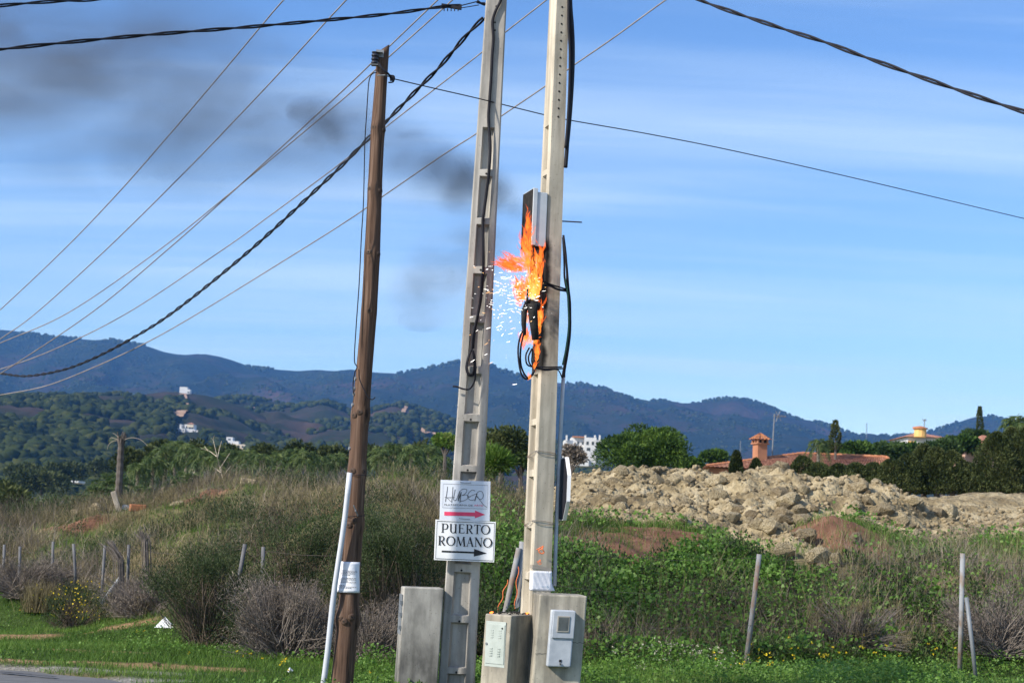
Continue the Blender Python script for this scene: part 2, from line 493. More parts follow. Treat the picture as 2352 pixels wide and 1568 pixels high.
lawn = (sstep(1.2, -.6, gy - np.interp(gx, [-14, -9.8, -7, -4.1, -1.2, .1, 3.25, 6.4, 10], [30, 28.2, 26, 21.6, 20.2, 19.6, 20.6, 22, 23.5])) * sstep(0, .5, gy - road_far(gx))).ravel()
worn = np.maximum(zmask(gx, gy, Z_WORN, 0.5, 2), 0).ravel()
grav = zmask(gx, gy, Z_GRAVEL, 0.6, 3).ravel()

m, N, L, B = new_mat('earth and litter')
t = N.new('ShaderNodeTexCoord')
n1 = N.new('ShaderNodeTexNoise'); n1.inputs['Scale'].default_value = 1.6; n1.inputs['Detail'].default_value = 8; n1.inputs['Roughness'].default_value = 0.7
L.new(t.outputs['Object'], n1.inputs['Vector'])
base = ramp_node(N, [(0.3, (0.055, 0.06, 0.022)), (0.5, (0.12, 0.105, 0.05)), (0.7, (0.22, 0.175, 0.10))])
redr = ramp_node(N, [(0.3, (0.085, 0.042, 0.026)), (0.5, (0.165, 0.082, 0.05)), (0.7, (0.25, 0.145, 0.09))])
wornr = ramp_node(N, [(0.3, (0.16, 0.09, 0.04)), (0.6, (0.30, 0.19, 0.10)), (0.75, (0.36, 0.25, 0.15))])
gravr = ramp_node(N, [(0.3, (0.13, 0.12, 0.10)), (0.6, (0.25, 0.235, 0.21)), (0.75, (0.36, 0.34, 0.31))])
n9 = N.new('ShaderNodeTexNoise'); n9.inputs['Scale'].default_value = 22; n9.inputs['Detail'].default_value = 6
L.new(t.outputs['Object'], n9.inputs['Vector'])
for r_ in (base, redr): L.new(n1.outputs['Fac'], r_.inputs[0])
for r_ in (wornr, gravr): L.new(n9.outputs['Fac'], r_.inputs[0])
cur = base.outputs[0]
lawnr = ramp_node(N, [(0.3, (0.022, 0.040, 0.008)), (0.6, (0.045, 0.075, 0.016)), (0.8, (0.075, 0.085, 0.03))])
L.new(n9.outputs['Fac'], lawnr.inputs[0])
for nm, r_ in (('lawn', lawnr), ('red', redr), ('worn', wornr), ('gravel', gravr)):
    a = N.new('ShaderNodeAttribute'); a.attribute_name = nm
    mx = N.new('ShaderNodeMix'); mx.data_type = 'RGBA'
    L.new(a.outputs['Fac'], mx.inputs['Factor']); L.new(cur, mx.inputs['A']); L.new(r_.outputs[0], mx.inputs['B'])
    cur = mx.outputs['Result']
L.new(cur, B.inputs['Base Color'])
B.inputs['Roughness'].default_value = 0.95; B.inputs['Specular IOR Level'].default_value = 0.15
bp = N.new('ShaderNodeBump'); bp.inputs['Strength'].default_value = 0.7; bp.inputs['Distance'].default_value = 0.05
L.new(n9.outputs['Fac'], bp.inputs['Height']); L.new(bp.outputs[0], B.inputs['Normal'])
M['earth'] = m
gme = mesh_np('ground', verts, faces, M['earth'], None, True)
for nm, arr in (('lawn', lawn), ('red', red), ('worn', worn), ('gravel', grav)):
    a = gme.attributes.new(nm, 'FLOAT', 'POINT'); a.data.foreach_set('value', arr.astype(np.float32))
tag(link('ground', gme), kind='structure')

# the road: one asphalt sheet with a ragged edge
m = mat_noise('worn asphalt', [(0.25, (0.075, 0.075, 0.078)), (0.6, (0.13, 0.128, 0.126)), (0.8, (0.19, 0.185, 0.18))], 3.0, (0.5, 2.5, 1), 8, 0.7, 0.9, 0.5, 90, 0.006)
M['asphalt'] = m
xs = np.linspace(-24, 1.0, 220)
edge = road_far(xs) + (fbm(xs * 1.7, xs * 0, 4, 9) - 0.5) * 0.34
rv, rf = [], []
for j, w in enumerate((0, 0.25, 0.6, 1.0)):
    for x, e in zip(xs, edge):
        rv.append((x, -40 + (e + 40) * w, 0.004 if w < 1 else -0.012))
for j in range(3):
    for i in range(len(xs) - 1):
        k = j * len(xs) + i
        rf.append((k, k + 1, k + len(xs) + 1, k + len(xs)))
tag(link('road', mesh_np('road', np.array(rv), np.array(rf), M['asphalt'])), kind='structure')
# a darker patch seam on the asphalt
mb = MB()
p0, p1 = flat(0, 1541, 0.009), flat(128, 1553, 0.009)
sp = [p0.lerp(p1, i / 14) + Vector((0, (random.random() - .5) * .03, 0)) for i in range(15)]
mb.stroke(sp, [0.03 + 0.06 * random.random() for _ in sp], Vector((0, 0, 1)))
M['tar'] = mat_noise('tar seam', [(0.3, (0.03, 0.03, 0.032)), (0.7, (0.055, 0.055, 0.057))], 9, bump=0.2)
tag(mb.build('road_seam', M['tar']), kind='structure')

# ------------------------------------------------------------------ land beyond
far_pts = []
for u, Y, z in ((-1, 42, -3), (-.5, 42, -2.2), (-.2, 42, -1.6), (0, 42, -.6), (.3, 42, .6), (1, 42, .6),
                (-1, 80, -4.5), (-.5, 80, -3.6), (-.2, 80, -2.5), (0, 80, -1), (.2, 80, 1.4), (.6, 80, 2), (1, 80, 2),
                (-1, 160, -5), (-.5, 160, -4), (0, 160, -1), (.4, 160, 3), (1, 160, 3.5),
                (-1, 350, -2), (-.5, 350, -1), (0, 350, 1), (.5, 350, 6), (1, 350, 6),
                (-1, 800, 14), (-.5, 800, 14), (0, 800, 12), (1, 800, 14), (-1, 2500, 60), (0, 2500, 60), (1, 2500, 60)):
    far_pts.append((u * 2, math.log(Y), z))
ftps = TPS(far_pts, 0.02)
us = np.linspace(-1, 1, 161)
ys = np.exp(np.linspace(math.log(42), math.log(2600), 150))
fu, fy = np.meshgrid(us, ys)
fx = fu * fy * 0.62
def far_z(x, y):
    x = np.asarray(x, float); y = np.asarray(y, float)
    return ftps(x / (0.62 * y) * 2, np.log(y)) + (fbm(x / 30, y / 30, 4, 21) - 0.5) * np.clip(y / 120, 0, 5)
fz = far_z(fx, fy)
nf = len(us)
idx = np.arange(fu.size).reshape(fu.shape)
faces = np.stack([idx[:-1, :-1].ravel(), idx[:-1, 1:].ravel(), idx[1:, 1:].ravel(), idx[1:, :-1].ravel()], 1)
M['scrubland'] = mat_noise('dry scrubland', [(0.3, (0.045, 0.06, 0.02)), (0.5, (0.10, 0.10, 0.045)), (0.68, (0.22, 0.17, 0.10))], 0.05, (1, 1, 1), 8, 0.7, 0.95, 0.4, 0.6, 0.6)
tag(link('terrain', mesh_np('terrain', np.c_[fx.ravel(), fy.ravel(), fz.ravel()], faces, M['scrubland'], None, True)), kind='structure')

# ------------------------------------------------------------------ hills
def hill_mat(name, stops, scale, bump_d):
    m = mat_noise(name, stops, scale, (1, 1, 1), 9, 0.68, 0.95, 0.9, scale * 9, bump_d, distortion=0.4)
    m.node_tree.nodes['Principled BSDF'].inputs['Specular IOR Level'].default_value = 0.05
    return m
M['hill_near'] = hill_mat('scrub hillside', [(0.32, (0.012, 0.020, 0.008)), (0.46, (0.022, 0.026, 0.014)), (0.56, (0.042, 0.032, 0.026)), (0.72, (0.085, 0.054, 0.036))], 0.009, 2.0)
M['hill_far'] = hill_mat('wooded mountain side', [(0.34, (0.008, 0.013, 0.007)), (0.50, (0.014, 0.020, 0.010)), (0.62, (0.036, 0.026, 0.020)), (0.76, (0.08, 0.046, 0.034))], 0.0045, 8.0)
def hill(name, crest, Yc, Y0, zb, amp, nsc, seed, mat, nx, ny, pw=1.05, Yback=None, ext=0.0, chunk=0):
    C = [at(px, py, Yc) for px, py in crest]
    cxs = np.array([p.x for p in C]); czs = np.array([p.z for p in C])
    x = np.linspace(cxs[0], cxs[-1], nx)
    Yb = Yback or Yc + (Yc - Y0) * 0.6
    y = np.r_[np.linspace(Y0, Yc, ny), np.linspace(Yc, Yb, ny // 4)[1:]]
    X, Y = np.meshgrid(x, y)
    def hz(X, Y):
        t = np.where(Y <= Yc, (Y - Y0) / (Yc - Y0), 1 - 0.8 * (Y - Yc) / (Yb - Yc))
        t = np.clip(t, 0, 1)
        zc = np.interp(X, cxs, czs)
        ker = 0.5 * np.interp(X - nsc * .8, cxs, czs) + 0.5 * np.interp(X + nsc * .8, cxs, czs)
        zc = zc * t + ker * (1 - t)                      # the skyline's fine shape fades down the slope
        base = zb + (zc - zb) * t ** pw
        rg = 1 - np.abs(fbm(X / nsc + 0.25 * Y / nsc, Y / (nsc * 2.2), 5, seed) * 2 - 1) * 1.6
        fn = fbm(X / nsc * 4, Y / nsc * 4, 3, seed + 5) - 0.5
        win = np.where(Y <= Yc, np.clip(t * (1 - t) * 4, 0, 1), 0)
        return base + (rg * amp - amp * .55 + fn * amp * .4) * win
    Z = hz(X, Y)
    idx = np.arange(X.size).reshape(X.shape)
    faces = np.stack([idx[:-1, :-1].ravel(), idx[:-1, 1:].ravel(), idx[1:, 1:].ravel(), idx[1:, :-1].ravel()], 1)
    o = tag(link(name, mesh_np(name, np.c_[X.ravel(), Y.ravel(), Z.ravel()], faces, mat, None, True)), kind='structure')
    return hz, cxs
CR_FAR = [(-700, 730), (-400, 740), (-150, 748), (0, 757), (34, 760), (79, 767), (137, 774), (191, 779), (219, 781), (246, 779), (273, 783), (308, 789), (342, 796), (376, 808), (403, 813), (427, 815), (472, 813), (506, 819), (533, 827), (581, 844), (608, 846), (643, 849), (684, 852), (728, 849), (769, 852), (804, 848), (860, 855), (920, 858), (960, 850), (1005, 840), (1051, 829), (1090, 828), (1123, 837), (1153, 848), (1176, 855), (1203, 866), (1250, 876), (1298, 880), (1351, 883), (1377, 888), (1407, 898), (1430, 910), (1458, 920), (1485, 922), (1522, 919), (1560, 926), (1597, 927), (1634, 919), (1671, 913), (1708, 917), (1735, 923), (1772, 939), (1819, 959), (1865, 966), (1911, 978), (1958, 997), (1995, 1003), (2041, 1001), (2096, 999), (2143, 989), (2189, 973), (2235, 958), (2272, 955), (2319, 966), (2360, 980), (2500, 1010), (2700, 1015), (3000, 990)]
hz_far, cx_far = hill('mountain', CR_FAR, 4200, 2300, 25, 120, 420, 11, M['hill_far'], 420, 110)
CR_MID = [(300, 950), (420, 925), (513, 917), (545, 914), (581, 914), (649, 926), (700, 931), (735, 926), (762, 924), (800, 935), (850, 946), (900, 934), (925, 928), (950, 936), (1000, 951), (1060, 975), (1130, 992), (1200, 1005), (1300, 1030), (1450, 1060), (1700, 1085), (2100, 1110)]
hz_mid, cx_mid = hill('far_hill', CR_MID, 1900, 900, 12, 34, 150, 31, M['hill_near'], 260, 80)
CR_NEAR = [(-500, 890), (-250, 895), (0, 909), (44, 920), (75, 934), (113, 944), (140, 934), (164, 927), (205, 920), (250, 914), (290, 909), (328, 906), (376, 900), (410, 900), (444, 904), (478, 909), (513, 920), (564, 936), (598, 951), (666, 989), (735, 1019), (800, 1040), (900, 1065), (1100, 1100), (1300, 1120)]
hz_near, cx_near = hill('hill', CR_NEAR, 1450, 480, 0, 20, 110, 51, M['hill_near'], 260, 110)
def hill_pt(hz, px, py, y0, y1):
    d = ray(px, py)
    ys = np.linspace(y0, y1, 3000)
    z = EYE + d.z / d.y * ys; x = d.x / d.y * ys
    g = hz(x, ys)
    k = np.argmax(z <= g) if (z <= g).any() else len(ys) - 1
    return Vector((x[k], ys[k], g[k]))

# dirt track on the far hill, firebreak strips on the near one
def track(name, pts, hz, y0, y1, w, mat):
    P = [hill_pt(hz, px, py, y0, y1) for px, py in pts]
    P = spline(P, 10)
    Q = []
    for p in P:
        Q.append(Vector((p.x, p.y, float(hz(np.array([p.x]), np.array([p.y]))[0]) + 1.2)))
    mb = MB()
    mb.stroke(Q, [w * (0.7 + 0.6 * random.random()) for _ in Q], Vector((0, -0.5, 0.86)))
    return tag(mb.build(name, mat), kind='structure')
M['track'] = mat_noise('bare pale earth', [(0.3, (0.20, 0.12, 0.075)), (0.6, (0.34, 0.22, 0.14)), (0.8, (0.40, 0.28, 0.19))], 0.08, bump=0)
track('dirt_track', [(935, 932), (928, 942), (915, 958), (932, 970), (965, 985), (990, 995), (1006, 1003)], hz_mid, 905, 1895, 5.5, M['track'])
track('dirt_track', [(575, 938), (610, 934), (650, 930), (690, 934)], hz_mid, 905, 1895, 4.5, M['track'])
track('dirt_track', [(420, 906), (423, 925), (418, 945), (413, 960)], hz_near, 500, 1445, 7, M['track'])
track('dirt_track', [(225, 953), (255, 953), (285, 956), (310, 958)], hz_near, 500, 1445, 3.5, M['track'])
track('dirt_track', [(318, 960), (345, 962)], hz_near, 500, 1445, 3.5, M['track'])
# ------------------------------------------------------------------ woods on the hills: crowns by the thousand
def blob_template(seed, sub=2):
    bm = bmesh.new(); bmesh.ops.create_icosphere(bm, subdivisions=sub, radius=1)
    r = random.Random(seed)
    for v in bm.verts: v.co *= 0.55 + 0.75 * r.random()
    V = np.array([v.co[:] for v in bm.verts]); Fc = np.array([[v.index for v in f.verts] for f in bm.faces])
    bm.free()
    return V, Fc
BT = [blob_template(i, 2) for i in range(4)]
BT1 = [blob_template(i, 1) for i in range(4)]
M['crown_mass'] = mat_leaf('tree crowns far off', [(0.0, (0.012, 0.018, 0.005)), (0.5, (0.026, 0.036, 0.009)), (1.0, (0.046, 0.052, 0.014))], 0.0, 0.9, 0.05)
def wood(name, label, x, y, z, s, tall, templ):
    Vs, Fs, Ts, off = [], [], [], 0
    k = rng.integers(0, len(templ), len(x))
    a = rng.random(len(x)) * 6.28
    for q in range(len(templ)):
        i = np.where(k == q)[0]
        V, Fc = templ[q]
        ca, sa = np.cos(a[i])[:, None], np.sin(a[i])[:, None]
        X = (V[None, :, 0] * ca - V[None, :, 1] * sa) * s[i][:, None] + x[i][:, None]
        Y = (V[None, :, 0] * sa + V[None, :, 1] * ca) * s[i][:, None] + y[i][:, None]
        Z = V[None, :, 2] * (s[i] * tall)[:, None] + (z[i] + s[i] * tall * 0.55)[:, None]
        Vs.append(np.stack([X, Y, Z], -1).reshape(-1, 3))
        Fs.append((Fc[None] + (np.arange(len(i)) * len(V))[:, None, None]).reshape(-1, 3) + off)
        Ts.append(np.repeat(rng.random(len(i)), len(V)))
        off += len(i) * len(V)
    o = link(name, mesh_np(name, np.concatenate(Vs), np.concatenate(Fs), M['crown_mass'], np.concatenate(Ts), False))
    return tag(o, label, 'woodland', kind='stuff')
# near hill: dense woods low and left, open scrub on the upper right flank
n = 26000
x = rng.uniform(cx_near[2] - 60, at(900, 1000, 1450).x, n); y = rng.uniform(500, 1450, n)
z = hz_near(x, y)
px, py = project(np.c_[x, y, z])
dens = fbm(x / 70, y / 70, 4, 71)
dens = dens + 0.22 * sstep(940, 1060, py + (px - 200) * -0.18) - 0.16 * sstep(330, 560, px) * sstep(1040, 960, py)
clear = np.zeros(len(x), bool)
for a_, b_, c_, d__ in ((395, 970, 465, 1012), (512, 998, 568, 1045), (426, 1003, 446, 1022), (405, 880, 440, 912)): clear |= (px > a_) & (px < c_) & (py > b_) & (py < d__ + 6)
keep = (dens > 0.47) & (px > -60) & (px < 900) & ~clear
x, y, z = x[keep], y[keep], z[keep]
wood('woodland', 'green tree crowns covering the lower slope of the near hill', x, y, z, rng.uniform(2.2, 4.6, len(x)), 0.85, BT)
n = 9000
x = rng.uniform(at(480, 950, 1900).x, at(1300, 950, 1900).x, n); y = rng.uniform(950, 1920, n)
z = hz_mid(x, y)
dens = fbm(x / 90, y / 90, 4, 75)
keep = dens > 0.54
x, y, z = x[keep], y[keep], z[keep]
wood('woodland', 'scattered dark trees on the hill with the zigzag dirt track', x, y, z, rng.uniform(2.5, 5.2, len(x)), 0.9, BT1)
# along the mountain skyline and over its face
n = 2600
x = rng.uniform(cx_far[2], cx_far[-2], n); y = 4200 - rng.random(n) ** 2 * 120
keep = fbm(x / 120, y * 0, 3, 77) > 0.42
x, y = x[keep], y[keep]
wood('woodland', 'tiny pines along the skyline of the blue mountain', x, y, hz_far(x, y) - 1, rng.uniform(2.5, 6.5, len(x)), 1.1, BT1)
n = 26000
x = rng.uniform(cx_far[2], cx_far[-2], n); y = rng.uniform(2600, 4180, n)
keep = fbm(x / 260, y / 260, 4, 79) > 0.45
x, y = x[keep], y[keep]
wood('woodland', 'pine wood over the face of the blue mountain', x, y, hz_far(x, y) - 2, rng.uniform(2.5, 5.5, len(x)), 0.7, BT1)

# ================================================================== DIRT PILE
pc = []
for q in ((1240, 1150, 33), (1290, 1098, 33), (1330, 1082, 33), (1370, 1074, 33), (1420, 1074, 33), (1500, 1068, 33), (1560, 1070, 33), (1600, 1074, 33), (1700, 1084, 32.5), (1790, 1072, 32), (1850, 1086, 32), (1930, 1094, 32), (2000, 1099, 31.5), (2060, 1115, 31.2), (2090, 1140, 31.2), (2130, 1132, 36), (2200, 1128, 38), (2352, 1126, 38), (2500, 1126, 38),
          (1290, 1150, 30.3), (1400, 1130, 30.3), (1550, 1135, 30.2), (1700, 1150, 29.8), (1800, 1150, 29.8), (1900, 1145, 30), (2000, 1150, 29.8), (2070, 1185, 29.6), (2120, 1210, 30), (2200, 1178, 33), (2352, 1180, 33), (2500, 1180, 33),
          (1260, 1205, 28), (1300, 1200, 28.2), (1400, 1192, 28.1), (1500, 1196, 28), (1600, 1212, 27.6), (1700, 1245, 26.8), (1780, 1272, 26.2), (1840, 1290, 25.9), (1900, 1225, 28), (1980, 1230, 28), (2060, 1240, 28), (2130, 1238, 28.6), (2230, 1230, 29.2), (2352, 1225, 29.5), (2500, 1225, 29.5),
          ):
    pc.append(tuple(at(*q)))
for x in (1, 4, 8, 12, 15): pc.append((x, 41, 0.8)); pc.append((x, 37 if x < 9 else 39.5, 2.4 if x < 9 else 3.0)); pc.append((x, 24.5, -0.2))
pc += [(-1, 30, 0.8), (-1, 34, 0.8), (-1, 39, 0.5)]
ptps = TPS(pc, 0.01)
PX = np.arange(-0.6, 15.5, 0.075); PY = np.arange(25.4, 40, 0.085)
X, Y = np.meshgrid(PX, PY)
Z0 = ptps(X, Y)
def worley(x, y, seed):
    ix, iy = np.floor(x).astype(np.int64), np.floor(y).astype(np.int64)
    d = np.full(x.shape, 9.0)
    for a in (-1, 0, 1):
        for b in (-1, 0, 1):
            qx = ix + a + _hash(ix + a, iy + b, seed); qy = iy + b + _hash(ix + a, iy + b, seed + 9)
            d = np.minimum(d, np.hypot(x - qx, y - qy))
    return d
wx = X + 0.2 * fbm(X * 3, Y * 3, 2, 5); wy = Y + 0.2 * fbm(X * 3 + 9, Y * 3, 2, 6)
pile_lump = (0.42 - worley(wx * 1.2, wy * 1.2, 90)) * 0.27 + (0.42 - worley(wx * 3.2, wy * 3.2, 93)) * 0.20 + (fbm(X * 5, Y * 5, 4, 97) - .5) * 0.30
pile_lump *= sstep(41, 36, Y) * (0.45 + 0.55 * sstep(11, 8.5, X + 0 * Y))
Zp = Z0 + pile_lump - 0.13 * sstep(29, 31.5, Y)
def pile_z(x, y):
    fx_ = np.clip((np.asarray(x) - PX[0]) / 0.075, 0, len(PX) - 1.001); fy_ = np.clip((np.asarray(y) - PY[0]) / 0.085, 0, len(PY) - 1.001)
    ix, iy = fx_.astype(int), fy_.astype(int); a, b = fx_ - ix, fy_ - iy
    return (Zp[iy, ix] * (1 - a) + Zp[iy, ix + 1] * a) * (1 - b) + (Zp[iy + 1, ix] * (1 - a) + Zp[iy + 1, ix + 1] * a) * b
M['dirt'] = mat_noise('dry yellowish clay', [(0.32, (0.075, 0.055, 0.030)), (0.45, (0.21, 0.162, 0.088)), (0.56, (0.34, 0.275, 0.165)), (0.70, (0.48, 0.41, 0.275))], 1.5, (1, 1, 1), 9, 0.75, 0.95, 1.0, 12, 0.09)
M['rock'] = M_rock = mat_noise('pale yellow clay rock', [(0.30, (0.15, 0.115, 0.065)), (0.48, (0.355, 0.29, 0.175)), (0.70, (0.53, 0.46, 0.32))], 3.5, (1, 1, 1), 8, 0.75, 0.92, 1.0, 9, 0.10, coord='Object')
# every rock a little different in tone
N, L = M_rock.node_tree.nodes, M_rock.node_tree.links
Br = N['Principled BSDF']; src = Br.inputs['Base Color'].links[0].from_socket
oi = N.new('ShaderNodeObjectInfo'); rr_ = ramp_node(N, [(0, (.62, .58, .55)), (.5, (.9, .88, .86)), (1, (1.12, 1.1, 1.08))])
L.new(oi.outputs['Random'], rr_.inputs[0])
mm = N.new('ShaderNodeMix'); mm.data_type = 'RGBA'; mm.blend_type = 'MULTIPLY'; mm.inputs['Factor'].default_value = 1
L.new(src, mm.inputs['A']); L.new(rr_.outputs[0], mm.inputs['B']); L.new(mm.outputs['Result'], Br.inputs['Base Color'])
idx = np.arange(X.size).reshape(X.shape)
faces = np.stack([idx[:-1, :-1].ravel(), idx[:-1, 1:].ravel(), idx[1:, 1:].ravel(), idx[1:, :-1].ravel()], 1)
gzz = ground_z(X, Y)
okv = (Zp > gzz - 0.35)
okf = okv.ravel()[faces].any(1)
pile = empty('dirt_pile', on_ground(6, 30), 'long heap of yellowish excavated clay and rocks behind the grassy mound', 'dirt pile')
me = mesh_np('heap', np.c_[X.ravel(), Y.ravel(), Zp.ravel()], faces[okf], M['dirt'], None, False)
link('heap', me, pile)
def rock_mesh(seed, npt=30, flatz=0.75, mat='rock', sub=False):
    r = random.Random(seed); bm = bmesh.new()
    for _ in range(npt):
        v = Vector((r.gauss(0, 1), r.gauss(0, 1), r.gauss(0, 1))).normalized() * (0.8 + 0.25 * r.random())
        bm.verts.new((v.x, v.y * 0.85, v.z * flatz))
    res = bmesh.ops.convex_hull(bm, input=bm.verts)
    bmesh.ops.delete(bm, geom=[e for e in res['geom_interior'] if isinstance(e, bmesh.types.BMVert)], context='VERTS')
    if sub:
        bmesh.ops.subdivide_edges(bm, edges=bm.edges[:], cuts=2, use_grid_fill=True)
        for v in bm.verts:
            q = v.co * 2.5
            v.co *= 1 + 0.22 * (float(fbm(np.array([q.x + q.z]), np.array([q.y - q.z]), 3, seed)[0]) - 0.5)
    bmesh.ops.triangulate(bm, faces=bm.faces[:])
    me = bpy.data.meshes.new('rock'); bm.to_mesh(me); bm.free()
    me.materials.append(M[mat])
    return me
RK = [rock_mesh(100 + i) for i in range(10)]
def place_rock(name, me, loc, s, parent=None, seed=0):
    r = random.Random(seed)
    o = bpy.data.objects.new(name, me); COL.objects.link(o)
    if parent is not None: o.parent = parent; o.location = Vector(loc) - parent.location
    else: o.location = loc
    o.rotation_euler = (r.uniform(-.5, .5), r.uniform(-.5, .5), r.uniform(0, 6.28))
    o.scale = (s * r.uniform(.8, 1.25), s * r.uniform(.8, 1.2), s * r.uniform(.75, 1.1))
    return o
cnt = 0
while cnt < 300:
    x = random.uniform(0.6, 13.5); y = random.uniform(25.8, 33.2)
    z = float(pile_z(x, y)); g = float(ground_z(x, y))
    if z < g + 0.02: continue
    if x > 9.5 and random.random() < 0.7: continue
    s = 0.05 + 0.20 * random.random() ** 2.4 + (0.11 if cnt % 30 == 0 else 0)
    if y > 31.6 and x < 10: s *= 0.9
    place_rock('rock', RK[cnt % 10], (x, y, z + s * 0.2), s, pile, cnt)
    cnt += 1
# the fines: clods too small to pick apart
hullV = []
for i in range(6):
    q = RK[i]
    hullV.append((np.array([v.co[:] for v in q.vertices]), np.array([[v for v in p.vertices] for p in q.polygons])))
n = 6000
x = rng.uniform(0.4, 15, n); y = rng.uniform(25.6, 34.5, n)
z = pile_z(x, y); keep = z > ground_z(x, y) - 0.03
x, y, z = x[keep], y[keep], z[keep]
Vs, Fs, off = [], [], 0
for k in range(len(x)):
    V, Fc = hullV[k % 6]
    s = 0.018 + 0.055 * rng.random() ** 2.2
    Vs.append(V * s + (x[k], y[k], z[k] + s * .3)); Fs.append(Fc + off); off += len(V)
tag(link('clods', mesh_np('clods', np.concatenate(Vs), np.concatenate(Fs), M['rock']), pile), kind='stuff')
# boulders lying loose below the heap
BIG = [rock_mesh(200 + i, 26, 0.8, 'rock', True) for i in range(5)]
bl = [((2115, 1240), 0.30, 'big pale boulder in the grass at the right foot of the clay heap'),
      ((1850, 1262), 0.22, 'pale boulder at the top of the short rock spill below the heap'),
      ((1880, 1300), 0.29, 'largest pale boulder at the bottom of the rock spill'),
      ((1800, 1282), 0.21, 'flat pale boulder left of the rock spill above the leaning post'),
      ((1918, 1300), 0.18, 'pale boulder on the right side of the rock spill'),
      ((1890, 1318), 0.17, 'lowest small boulder of the rock spill'),
      ((1965, 1245), 0.16, 'ochre stone stuck in the red earth bank'),
      ((1835, 1248), 0.15, 'small pale stone just above the rock spill')]
for i, ((px, py), s, lab) in enumerate(bl):
    p = gpt(px, py); z = max(float(pile_z(p.x, p.y)) if p.y > 25.5 else -9, p.z)
    o = place_rock('boulder', BIG[i % 5], (p.x, p.y, z + s * .5), s, None, 300 + i)
    tag(o, lab, 'boulder', 'boulders below the clay heap')
bl = [((275, 1398), 0.17, 'tan stone at the foot of the fallen grey fence rail'), ((610, 1470), 0.22, 'broken tan rock half hidden under the grey dry bush'),
      ((40, 1197), 0.20, 'pale rock at the left edge on top of the dry bank'), ((225, 1180), 0.24, 'lumpy pale rock on the crest of the left bank'), ((172, 1186), 0.16, 'rounded pale stone on the left bank beside the lumpy rock'),
      ((405, 1163), 0.16, 'small tan stone on the slope right of the broken palm'), ((360, 1530), 0.06, 'small dark stone on the gravel by the road')]
for i, ((px, py), s, lab) in enumerate(bl):
    p = gpt(px, py)
    tag(place_rock('stone', BIG[i % 5], (p.x, p.y, p.z + s * .3), s, None, 320 + i), lab, 'stone')
# ================================================================== POLES
def lerp(a, b, t): return a + (b - a) * t
def hv_pole(name, label, line, u, v, w0, w1, d0, d1, z0, z1, rows, mat, holes, hole_n):
    """concrete pole with a recessed face. line(z) -> near-left corner of the recessed face, u along it, v into the pole"""
    th = empty(name, line(z0), label, 'utility pole')
    def P(z, a, b):
        return line(z) + u * a + v * b
    def wd(z): t = (z - z0) / (z1 - z0); return lerp(w0, w1, t), lerp(d0, d1, t)
    mb = MB(); c = 0.012
    lv = [z0]
    for a, b in rows: lv += [a, b]
    lv.append(z1)
    for i in range(len(lv) - 1):
        a, b = lv[i], lv[i + 1]
        if b - a < 1e-4: continue
        (wa, da), (wb, db) = wd(a), wd(b)
        def q(*pp): mb.poly([P(*p) for p in pp])
        ma, mbx = wa * 0.24, wb * 0.24
        # sides, back, chamfers
        q((a, 0, da), (a, 0, c), (b, 0, c), (b, 0, db))
        q((a, wa, c), (a, wa, da), (b, wb, db), (b, wb, c))
        q((a, wa, da), (a, 0, da), (b, 0, db), (b, wb, db))
        q((a, 0, c), (a, c, 0), (b, c, 0), (b, 0, c))
        q((a, wa - c, 0), (a, wa, c), (b, wb, c), (b, wb - c, 0))
        q((a, c, 0), (a, ma, 0), (b, mbx, 0), (b, c, 0))
        q((a, wa - ma, 0), (a, wa - c, 0), (b, wb - c, 0), (b, wb - mbx, 0))
        if i % 2 == 0:
            q((a, ma, 0), (a, wa - ma, 0), (b, wb - mbx, 0), (b, mbx, 0))
        else:
            s, dp, e = 0.02, 0.055, 0.018
            A = [(a, ma, 0), (a, wa - ma, 0), (b, wb - mbx, 0), (b, mbx, 0)]
            I = [(a + e, ma + s, dp), (a + e, wa - ma - s, dp), (b - e, wb - mbx - s, dp), (b - e, mbx + s, dp)]
            for k in range(4): q(A[k], A[(k + 1) % 4], I[(k + 1) % 4], I[k])
            q(*I)
    wt, dt = wd(z1)
    mb.poly([P(z1, 0, c), P(z1, c, 0), P(z1, wt - c, 0), P(z1, wt, c), P(z1, wt, dt), P(z1, 0, dt)])
    mb.build('shaft', mat, th)
    hm = MB(); hm.disc((0, 0, 0), hole_n, 0.011, 10)
    hme = None
    for hp in holes:
        if hme is None:
            o = hm.build('bolt_hole', M['hole'], th); hme = o.data
        else:
            o = link('bolt_hole', hme, th)
        o.location = Vector(hp) - th.location
    return th, P, wd

# --- pole with the signs (recessed face towards us)
Y1 = 14.8
def zof(px, py, Y): return at(px, py, Y).z
A0, A1 = at(1004, 1600, Y1), at(1116, 0, Y1)
zt1 = zof(1116, -160, Y1)
def line1(z):
    t = (z - A0.z) / (A1.z - A0.z); return Vector((lerp(A0.x, A1.x, t), Y1, z))
rows_px = [(1562, 1548), (1535, 1430), (1415, 1314), (1296, 1199), (1187, 1083), (1070, 967), (952, 857), (842, 740), (725, 627), (612, 514), (500, 403), (388, 291)]
rows1 = [(max(zof(1090, a, Y1), -0.2), zof(1090, b, Y1)) for a, b in rows_px]
rows1[0] = (0.06, rows1[0][1])
holes1 = []
for px, py in ((1048, 1543), (1055, 1426), (1060, 1309), (1074, 1079), (1081, 963), (1089, 850), (1097, 733), (1104, 620), (1111, 507), (1117, 399), (1137, 70), (1137, 52), (1140, 15)):
    holes1.append(at(px, py, Y1 - 0.002))
